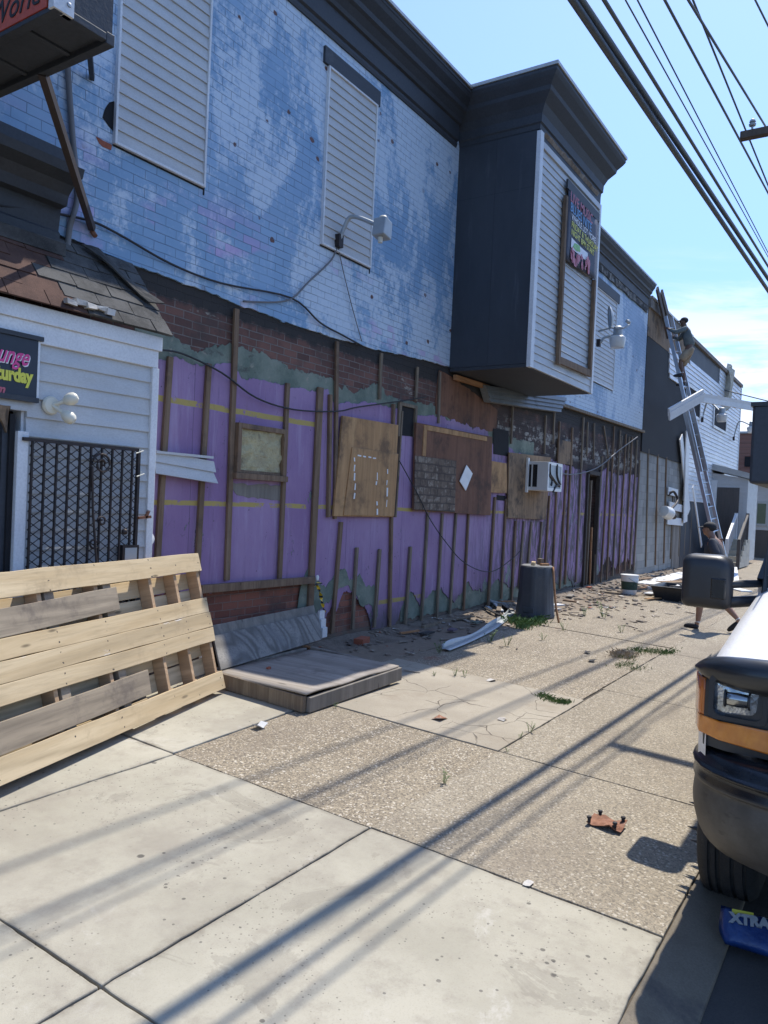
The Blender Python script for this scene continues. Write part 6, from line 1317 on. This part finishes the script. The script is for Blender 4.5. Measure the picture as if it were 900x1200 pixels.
for sgn in (1, -1): mb = MB(); mb.bar((5.44, YC+sgn*(cw-.03), 1.45), (6.15, YC+sgn*(cwt+.0), 2.17), .07, .06); mb.build('pillar', M_plastic, trk)
mb = MB(); mb.box(5.36, 5.46, YC-.95, YC+.95, 1.42, 1.50); mb.build('cowl', M_plastic, trk, bevel=.01)
mb = MB(); mb.bar((5.42, YC+.92, 1.52), (5.95, YC+.55, 1.95), .02, .02); mb.build('wiper', M_plastic, trk)
mb = MB(); mb.tube([hood_pt(5.25, .93)+Vector((0, 0, -.01)), hood_pt(5.25, .93)+Vector((.02, 0, .15)), hood_pt(5.25, .93)+Vector((.1, -.02, .95))], [.018, .006, .004], 6); mb.build('antenna', M_plastic, trk)
bl_ = Yp(880, 475, .82); bb = Yp(881, 575, .82)
mb = MB(); mb.box(5.95, 7.2, -1.5, .82, 2.10, 2.66); mb.box(7.2, 9.3, -1.5, .82, .55, 2.66); cargo = mb.build('cargo_box', M_boxpaint, trk, bevel=.02)
mb = MB(); mb.box(5.94, 9.31, -1.51, .83, 2.645, 2.675); mb.build('roof_rim', M_plastic, cargo)
mb = MB(); mb.box(5.0, 9.2, YC-.45, YC-.3, .3, .5); mb.box(5.0, 9.2, YC+.3, YC+.45, .3, .5); mb.build('chassis', M_plastic, trk)
# wheels
def wheel(x, y, sgn, spikes):
    c = Vector((x, y, .32)); ax = Vector((0, sgn, 0)); rT = .375
    mb = MB(); prof_ = [(.22, -.215), (.30, -.225), (.35, -.21), (rT, -.185), (rT-.01, -.182), (rT-.01, -.172), (rT, -.168), (rT, -.135), (rT-.012, -.13), (rT-.012, -.118), (rT, -.113), (rT, -.07), (rT-.012, -.065), (rT-.012, -.053), (rT, -.048), (rT, -.03), (rT-.01, -.026), (rT-.01, -.018), (rT, -.014), (rT, .0), (.355, .03), (.31, .045), (.225, .035)]
    mb.lathe(prof_, c-ax*.0+Vector((0, -sgn*.045, 0)), 48, ax, cap=False)
    o = mb.build('wheel', M_rubber, trk, smooth=True)
    mb = MB(); mb.lathe([(.225, .03), (.215, -.05), (.12, -.04), (.10, .02), (.07, .03), (.0, .03)], c+Vector((0, -sgn*.045, 0)), 28, ax, cap=False); rm = mb.build('rim', M_steel, o, smooth=True)
    if spikes:
        for k in range(8):
            t = k*math.pi/4+.3; p = c+Vector((math.cos(t)*.16, sgn*-.03, math.sin(t)*.16)); mb = MB(); mb.lathe([(.018, -.04), (.02, .0), (.016, .035), (.009, .07), (.001, .105)], p, 10, ax); mb.build('lug_spike', M_plastic, rm, smooth=True)
wheel(4.30, .70, 1, True); wheel(4.30, 2*YC-.70, -1, False); wheel(8.3, .70, 1, False); wheel(8.3, 2*YC-.70, -1, False)
mb = MB(); mb.tube([(4.3, .45, .32), (4.3, 2*YC-.45, .32)], .06, 8); mb.box(3.7, 5.2, YC-.62, YC+.62, .42, .95); mb.build('engine_bay', M_dark, trk)
# towing mirror
def mirror(sgn):
    my0, my1, mx = YC+sgn*1.11, YC+sgn*1.37, 5.12
    yc = (my0+my1)/2; zc = 1.455; hw_, hh_ = abs(my1-my0)/2+.012, .165
    mb = MB(); secs = []
    for dx, k in ((-.11, .55), (-.105, .80), (-.085, .93), (-.05, 1.0), (.05, 1.0), (.08, .97)):
        L = []
        for cy, cz, a0, rr_ in ((hw_, hh_, 0, .055), (-hw_, hh_, 90, .075), (-hw_, -hh_, 180, .04), (hw_, -hh_, 270, .04)):
            for q in range(5): t = R(a0+22.5*q); L.append((mx+dx, yc+(math.copysign(hw_-rr_, cy)+rr_*math.cos(t))*k, zc+(math.copysign(hh_-rr_, cz)+rr_*math.sin(t))*k))
        secs.append(L)
    mb.grid([l+[l[0]] for l in secs]); mb.face(secs[0]); mb.face(secs[-1]); bmesh.ops.remove_doubles(mb.b, verts=mb.b.verts, dist=.0004)
    o = mb.build('mirror', M_plastic, trk, smooth=True)
    mb = MB(); mb.box(mx-.113, mx-.095, yc-hw_*.86, yc-hw_*.25, zc-.10, zc+.03); mb.build('shell_panel', M_bumper, o, bevel=.012)
    mb = MB(); mb.box(mx+.081, mx+.086, yc-hw_*.85, yc+hw_*.85, zc-hh_*.85, zc+hh_*.85); mb.build('glass', M_chrome, o)
    for dz, w_ in ((-.015, .035), (-.125, .05)):
        mb = MB(); mb.tube(arc([(mx+.02, YC+sgn*(1.13), zc+dz), (mx+.08, YC+sgn*1.07, zc+dz+.005), (mx+.30, YC+sgn*1.0, zc+dz+.0), (mx+.42, YC+sgn*.97, zc+dz)], 4), w_*.7, 10)
        mb.build('arm', M_plastic, o, smooth=True)
mirror(1); mirror(-1)

# ================================================================ LADDER
LX = 20.6
top, bot = Vector((LX-.35, 5.10, 7.62)), Xp(846, 655, LX+.2)
bot = Vector((bot.x, bot.y, bot.z)); dirl = (bot-top).normalized(); tg = (bot.z-gz(bot.y))/-dirl.z; bot = bot+dirl*tg
top = bot.lerp(top, .90)
lad = thing('extension_ladder', 'long aluminium extension ladder leaning on the roof edge of the black rowhouse', 'ladder', bot)
L_ = (top-bot).length; dl = (top-bot).normalized(); sx = Vector((1, -.25, 0)); sx = (sx-dl*sx.dot(dl)).normalized(); nz = sx.cross(dl).normalized()
for off, a, b, dn in ((.20, 0, .68, 0), (-.20, 0, .68, 0), (.165, .42, 1.0, .055), (-.165, .42, 1.0, .055)):
    mb = MB(); p = bot+sx*off+dl*L_*a+nz*dn; q = bot+sx*off+dl*L_*b+nz*dn; mb.bar(p, q, .035, .085, side=nz); mb.build('rail', M_ladder, lad)
for k in range(int(L_/.31)):
    t = (k+.5)*.31/L_; 
    if t > .985: break
    dn = 0 if t < .68 else .055; w_ = .2 if t < .68 else .165; mb = MB(); p = bot+dl*L_*t+nz*dn; mb.tube([p-sx*w_, p+sx*w_], .02, 6); mb.build('rung', M_ladder, lad)
for off in (.2, -.2):
    mb = MB(); p = bot+sx*off; mb.box(p.x-.05, p.x+.05, p.y-.09, p.y+.09, p.z-.005, p.z+.05); mb.build('foot', M_rubber, lad)
# two old boards standing past the roof edge
for lab, a, b, w_ in (('left of two weathered boards sticking up above the roof edge at the ladder', (770, 338), (783, 395), .16), ('right of two weathered boards sticking up above the roof edge at the ladder', (775, 342), (786, 385), .20)):
    mb = MB(); mb.bar(Yp(*a, W-.16), Yp(*b, W-.20), w_, .05, side=(0, 1, 0)); tag(mb.build('roof_board', noisy('dark_old_board', (.06, .05, .045), (.12, .10, .085), 6), bevel=.005), lab, 'board')
# long white gutter trim hooked on the ladder
def lad_at(px, py): return Xp(px, py, LX)
g0 = lad_at(815, 466)+Vector((-.05, -.12, 0)); g1 = Xp(894, 478, 24.4)
gt = thing('gutter_trim', 'long bent white gutter trim caught across the ladder', 'gutter', g0)
mb = MB(); d = (g1-g0).normalized(); nn = Vector((0, 0, 1)); nn = (nn-d*nn.dot(d)).normalized(); s_ = d.cross(nn)
PR = [(-.06, -.10), (.06, -.11), (.07, .0), (.09, .08), (-.06, .08)]
A = [[mb.b.verts.new(p+s_*a+nn*b*1.15) for a, b in PR] for p in (g0, g1)]
for i in range(5): mb.b.faces.new([A[0][i], A[0][(i+1) % 5], A[1][(i+1) % 5], A[1][i]])
mb.b.faces.new(A[0]); mb.b.faces.new(A[1]); mb.build('long_piece', M_trim, gt)
e0, e1 = lad_at(815, 464)+Vector((-.08, -.2, 0)), Xp(784, 486, LX-1.2)
mb = MB(); d = (e1-e0).normalized(); s_ = d.cross(Vector((0, 1, 0))).normalized()
for k, (a, b) in enumerate(((-.16, -.07), (-.065, .04), (.045, .15))): 
    mb.bar(e0+s_*(a+b)/2, e1+s_*(a+b)/2, b-a, .05+.02*(k == 1), side=(0, 1, 0))
mb.build('short_piece', M_trim, gt)

# ================================================================ PEOPLE
def skin(name, V, Eg, mt, parent, root=0, sub=2, smooth=True):
    me = bpy.data.meshes.new(name); me.from_pydata([v[0] for v in V], Eg, []); o = bpy.data.objects.new(name, me); COL.objects.link(o)
    sk = o.modifiers.new('skin', 'SKIN'); sk.use_smooth_shade = True
    for i, v in enumerate(V):
        d = me.skin_vertices[0].data[i]; r_ = v[1]; d.radius = r_ if isinstance(r_, tuple) else (r_, r_); d.use_root = (i == root)
    s_ = o.modifiers.new('sub', 'SUBSURF'); s_.levels = sub; s_.render_levels = sub
    bpy.context.view_layer.update()
    m2 = bpy.data.meshes.new_from_object(o.evaluated_get(bpy.context.evaluated_depsgraph_get()))
    bpy.data.objects.remove(o); m2.materials.clear(); m2.materials.append(mt)
    for p in m2.polygons: p.use_smooth = True
    o = bpy.data.objects.new(name, m2); COL.objects.link(o); o.parent = parent; return o
def hand(V, Eg, wrist_i, wrist, d, palm_n, curl=.5):
    d = Vector(d).normalized(); n_ = Vector(palm_n).normalized(); s_ = d.cross(n_).normalized()
    V.append((Vector(wrist)+d*.045, (.036, .018))); pi = len(V)-1; Eg.append((wrist_i, pi))
    V.append((Vector(wrist)+d*.085, (.038, .015))); ki = len(V)-1; Eg.append((pi, ki))
    for off, L in ((-.028, .07), (-.009, .082), (.010, .077), (.028, .06)):
        a = Vector(wrist)+d*.105+s_*off; b = a+(d*math.cos(curl)+n_*math.sin(curl))*L*.55; c = b+(d*math.cos(curl*2.2)+n_*math.sin(curl*2.2))*L*.5
        V += [(a, .0095), (b, .0085), (c, .007)]; k = len(V)-3; Eg += [(ki, k), (k, k+1), (k+1, k+2)]
    a = Vector(wrist)+d*.05-s_*.045+n_*.01; b = a+(d*.7-s_*.35+n_*.5)*.04; V += [(a, .011), (b, .009)]; k = len(V)-2; Eg += [(pi, k), (k, k+1)]
def person(t, J, sk_m, sh_m, so_m, sleeves, cap=True, facing=Vector((1, 0, 0))):
    """J: joints in the local frame of t"""
    j = {k: Vector(v) for k, v in J.items()}
    f = facing; hd = j['head']; nk = j['neck']
    V = [(j['pelvis'], (.13, .10)), (j['belly'], (.125, .095)), (j['chest'], (.15, .105)), (nk, (.06, .06)), (nk.lerp(hd, .45), (.055, .058)), (hd+Vector((0, 0, -.045))+f*.012, (.068, .078)), (hd+Vector((0, 0, .02)), (.078, .092)), (hd+Vector((0, 0, .085)), (.062, .075))]
    Eg = [(0, 1), (1, 2), (2, 3), (3, 4), (4, 5), (5, 6), (6, 7)]
    V.append((hd+f*.105+Vector((0, 0, -.01)), .014)); Eg.append((6, len(V)-1))   # nose
    lat = Vector((-f.y, f.x, 0)).normalized()
    for s_ in (1, -1): V.append((hd+lat*s_*.085+Vector((0, 0, .0)), (.012, .02))); Eg.append((6, len(V)-1))   # ears
    for sd in 'LR':
        V += [(j['sh'+sd], .062), (j['sh'+sd].lerp(j['el'+sd], .5), .05), (j['el'+sd], .042), (j['el'+sd].lerp(j['wr'+sd], .4), .042), (j['wr'+sd], .027)]; k = len(V)-5
        Eg += [(2, k), (k, k+1), (k+1, k+2), (k+2, k+3), (k+3, k+4)]
        hand(V, Eg, k+4, j['wr'+sd], j['wr'+sd]-j['el'+sd], j.get('pn'+sd, Vector((0, 0, -1))), j.get('curl', Vector((.55, 0, 0))).x)
        V += [(j['hip'+sd], .095), (j['hip'+sd].lerp(j['kn'+sd], .5), .078), (j['kn'+sd], .056), (j['kn'+sd].lerp(j['an'+sd], .35), .056), (j['an'+sd], .035), (j['an'+sd]+Vector((0, 0, -.05))+j['ft'+sd]*.05, (.036, .03)), (j['an'+sd]+Vector((0, 0, -.06))+j['ft'+sd]*.17, (.034, .02))]; k = len(V)-7
        Eg += [(0, k), (k, k+1), (k+1, k+2), (k+2, k+3), (k+3, k+4), (k+4, k+5), (k+5, k+6)]
    skin('body', V, Eg, sk_m, t)
    # shirt
    V = [(j['pelvis']+Vector((0, 0, .03)), (.16, .13)), (j['belly'], (.175, .145)), (j['chest'], (.19, .145)), (nk+Vector((0, 0, -.03)), (.075, .075))]; Eg = [(0, 1), (1, 2), (2, 3)]
    for sd in 'LR':
        e = j['el'+sd].lerp(j['wr'+sd], .85) if sleeves == 'long' else j['sh'+sd].lerp(j['el'+sd], .85)
        V += [(j['sh'+sd], .085), (j['sh'+sd].lerp(j['el'+sd], .5), .075)]; k = len(V)-2; Eg += [(2, k), (k, k+1)]
        if sleeves == 'long': V += [(j['el'+sd], .06), (e, .042)]; Eg += [(k+1, k+2), (k+2, k+3)]
        else: V.append((e, .07)); Eg.append((k+1, k+2))
    skin('shirt', V, Eg, sh_m, t)
    V = [(j['pelvis']+Vector((0, 0, .05)), (.15, .12)), (j['pelvis']+Vector((0, 0, -.04)), (.15, .125))]; Eg = [(0, 1)]
    for sd in 'LR': V += [(j['hip'+sd]+Vector((0, 0, -.03)), .11), (j['hip'+sd].lerp(j['kn'+sd], .55), .10), (j['hip'+sd].lerp(j['kn'+sd], .98), .098)]; k = len(V)-3; Eg += [(1, k), (k, k+1), (k+1, k+2)]
    skin('shorts', V, Eg, so_m, t)
    for sd in 'LR':
        a = j['an'+sd]; ft = j['ft'+sd]; V = [(a+Vector((0, 0, -.045))-ft*.03, (.055, .058)), (a+Vector((0, 0, -.05))+ft*.07, (.056, .054)), (a+Vector((0, 0, -.058))+ft*.17, (.054, .042)), (a+Vector((0, 0, -.066))+ft*.215, (.035, .022))]
        sh_ = skin('shoe', V, [(0, 1), (1, 2), (2, 3)], M_shoe, t, sub=1)
        V = [(a+Vector((0, 0, -.01)), .046), (a.lerp(j['kn'+sd], .16), .046)]; skin('sock', V, [(0, 1)], M_sock, t, sub=1)
    # hair or cap
    mb = MB(); mb.ball(hd+Vector((0, 0, .05))-f*.012, .098, 3, (1.0, 1.0, .82))
    for v in list(mb.b.verts):
        if v.co.z < hd.z+.035-(.07 if (v.co-hd).dot(f) < -.02 else 0): v.co.z = hd.z+.035-(.07 if (v.co-hd).dot(f) < -.02 else 0)
    mb.build('cap' if cap else 'hair', M_cap if cap else M_hair, t, local=True, smooth='all')
    if cap:
        mb = MB(); lat = Vector((-f.y, f.x, 0)); mb.grid([[hd+f*(.075+.075*i/4)+lat*(.065*(1-.25*(i/4)**2))*s_+Vector((0, 0, .055-.012*i/4-.012*abs(s_))) for s_ in (-1, -.5, 0, .5, 1)] for i in range(5)]); mb.build('cap_brim', M_cap, t, local=True, solid=.006)
    for s_ in (1, -1):
        lat = Vector((-f.y, f.x, 0)); mb = MB(); mb.ball(hd+f*.083+lat*s_*.032+Vector((0, 0, .018)), .009, 1); mb.build('eye', M_dark, t, local=True)
    mb = MB(); mb.box(-.001, .001, -.022, .022, -.005, .005); bmesh.ops.transform(mb.b, matrix=Matrix.Translation(hd+f*.083+Vector((0, 0, -.055)))@Matrix.Rotation(math.atan2(f.y, f.x), 4, 'Z'), verts=mb.b.verts); mb.build('mouth', plain('lip', (.22, .09, .07), .6), t, local=True)
X_ = Vector((1, 0, 0))
# walking man: local +X is the walking direction (towards the building), frame turned by 90 deg
pf = Gp(815, 733)
wk = thing('person', 'person in dark cap, charcoal shirt and black shoes walking behind the truck mirror', 'person', (12.75, 2.14, gz(2.14)), rot=(0, 0, R(80)))
person(wk, dict(pelvis=(0, 0, .90), belly=(.02, 0, 1.05), chest=(.05, 0, 1.27), neck=(.09, 0, 1.43), head=(.15, 0, 1.555), shL=(.05, .18, 1.36), shR=(.06, -.18, 1.36), elL=(-.10, .24, 1.12), elR=(.16, -.24, 1.12), wrL=(.02, .25, .92), wrR=(.34, -.2, .99),
     hipL=(0, .09, .86), hipR=(0, -.09, .86), knL=(.19, .09, .49), knR=(-.06, -.09, .47), anL=(.22, .09, .095), anR=(-.33, -.09, .20), ftL=X_, ftR=Vector((.75, 0, -.55))), M_skin, M_shirtdark, M_shortdark, 'short')
# climber on the ladder: faces the wall (+Y) and slightly towards -X
cf = Xp(801, 452, 20.35)
cl_ = thing('person', 'person in cap, grey-green shirt and khaki shorts climbing the ladder', 'person', cf, rot=(0, 0, R(100)))
person(cl_, dict(pelvis=(-.10, 0, .93), belly=(-.09, 0, 1.07), chest=(-.02, 0, 1.30), neck=(.03, 0, 1.46), head=(.07, 0, 1.60), shL=(-.0, .19, 1.40), shR=(-.0, -.19, 1.40), elL=(.24, .24, 1.30), elR=(.20, -.22, 1.20), wrL=(.42, .17, 1.42), wrR=(.34, -.14, 1.28),
     hipL=(-.09, .09, .89), hipR=(-.09, -.09, .89), knL=(.10, .10, .60), knR=(.06, -.1, .49), anL=(.04, .1, .30), anR=(-.02, -.09, .10), ftL=X_, ftR=X_, curl=(1.0, 0, 0)), M_skin2, M_shirtgreen, M_khaki, 'long')

# ================================================================ LIGHT + SKY + RENDER SETTINGS
SUN = Vector((.60, -.015, 1.0)).normalized()
ld = bpy.data.lights.new('sun', 'SUN'); ld.energy = 2.85; ld.angle = R(.55); ld.color = (1, .94, .845)
lo = bpy.data.objects.new('sun', ld); COL.objects.link(lo); lo.rotation_euler = SUN.to_track_quat('Z', 'Y').to_euler()
wd = bpy.data.worlds.new('World'); sc.world = wd; wd.use_nodes = True
n = N(wd); bg = n.n['Background']
sky = n.new('ShaderNodeTexSky', sky_type='NISHITA'); sky.sun_disc = False
sky.sun_elevation = math.asin(SUN.z); sky.sun_rotation = math.atan2(SUN.x, SUN.y)
sky.air_density = 1.0; sky.dust_density = .25; sky.ozone_density = 2.2; sky.altitude = 20
dv = n.new('ShaderNodeTexCoord').outputs['Generated']; x = n.xyz(dv)
skc = n.mix(1.0, sky.outputs[0], n.mix(n.ss(x[2], .0, .62), (.42, .53, .76), (.86, .88, .97)), 'MULTIPLY')
cl = n.noise(3.2, 8, .62, n.mapv(dv, (1.2, 1.2, 6.5), (.3, .1, 0)), .5)
cl2 = n.noise(1.1, 3, .5, n.mapv(dv, (1, 1, 4), (2.2, .4, .35)))
k = n.m('ADD', n.m('MULTIPLY', cl, .65), n.m('MULTIPLY', cl2, .45))
el = n.m('MULTIPLY', n.ss(x[2], .02, .09), n.ss(x[2], .34, .16))
msk = n.m('MULTIPLY', n.ss(k, .53, .68), el)
n.put(bg.inputs['Color'], n.mix(n.m('MULTIPLY', msk, .75), skc, (4.5, 4.5, 4.6)))
bg.inputs['Strength'].default_value = .15
vs = sc.view_settings; vs.view_transform = 'Standard'; vs.look = 'None'; vs.exposure = .97; vs.gamma = 1; vs.use_curve_mapping = False
sc.render.engine = 'CYCLES'
try:
    sc.cycles.max_bounces = 6; sc.cycles.diffuse_bounces = 4; sc.cycles.use_denoising = True; sc.cycles.caustics_reflective = False; sc.cycles.caustics_refractive = False
except Exception: pass
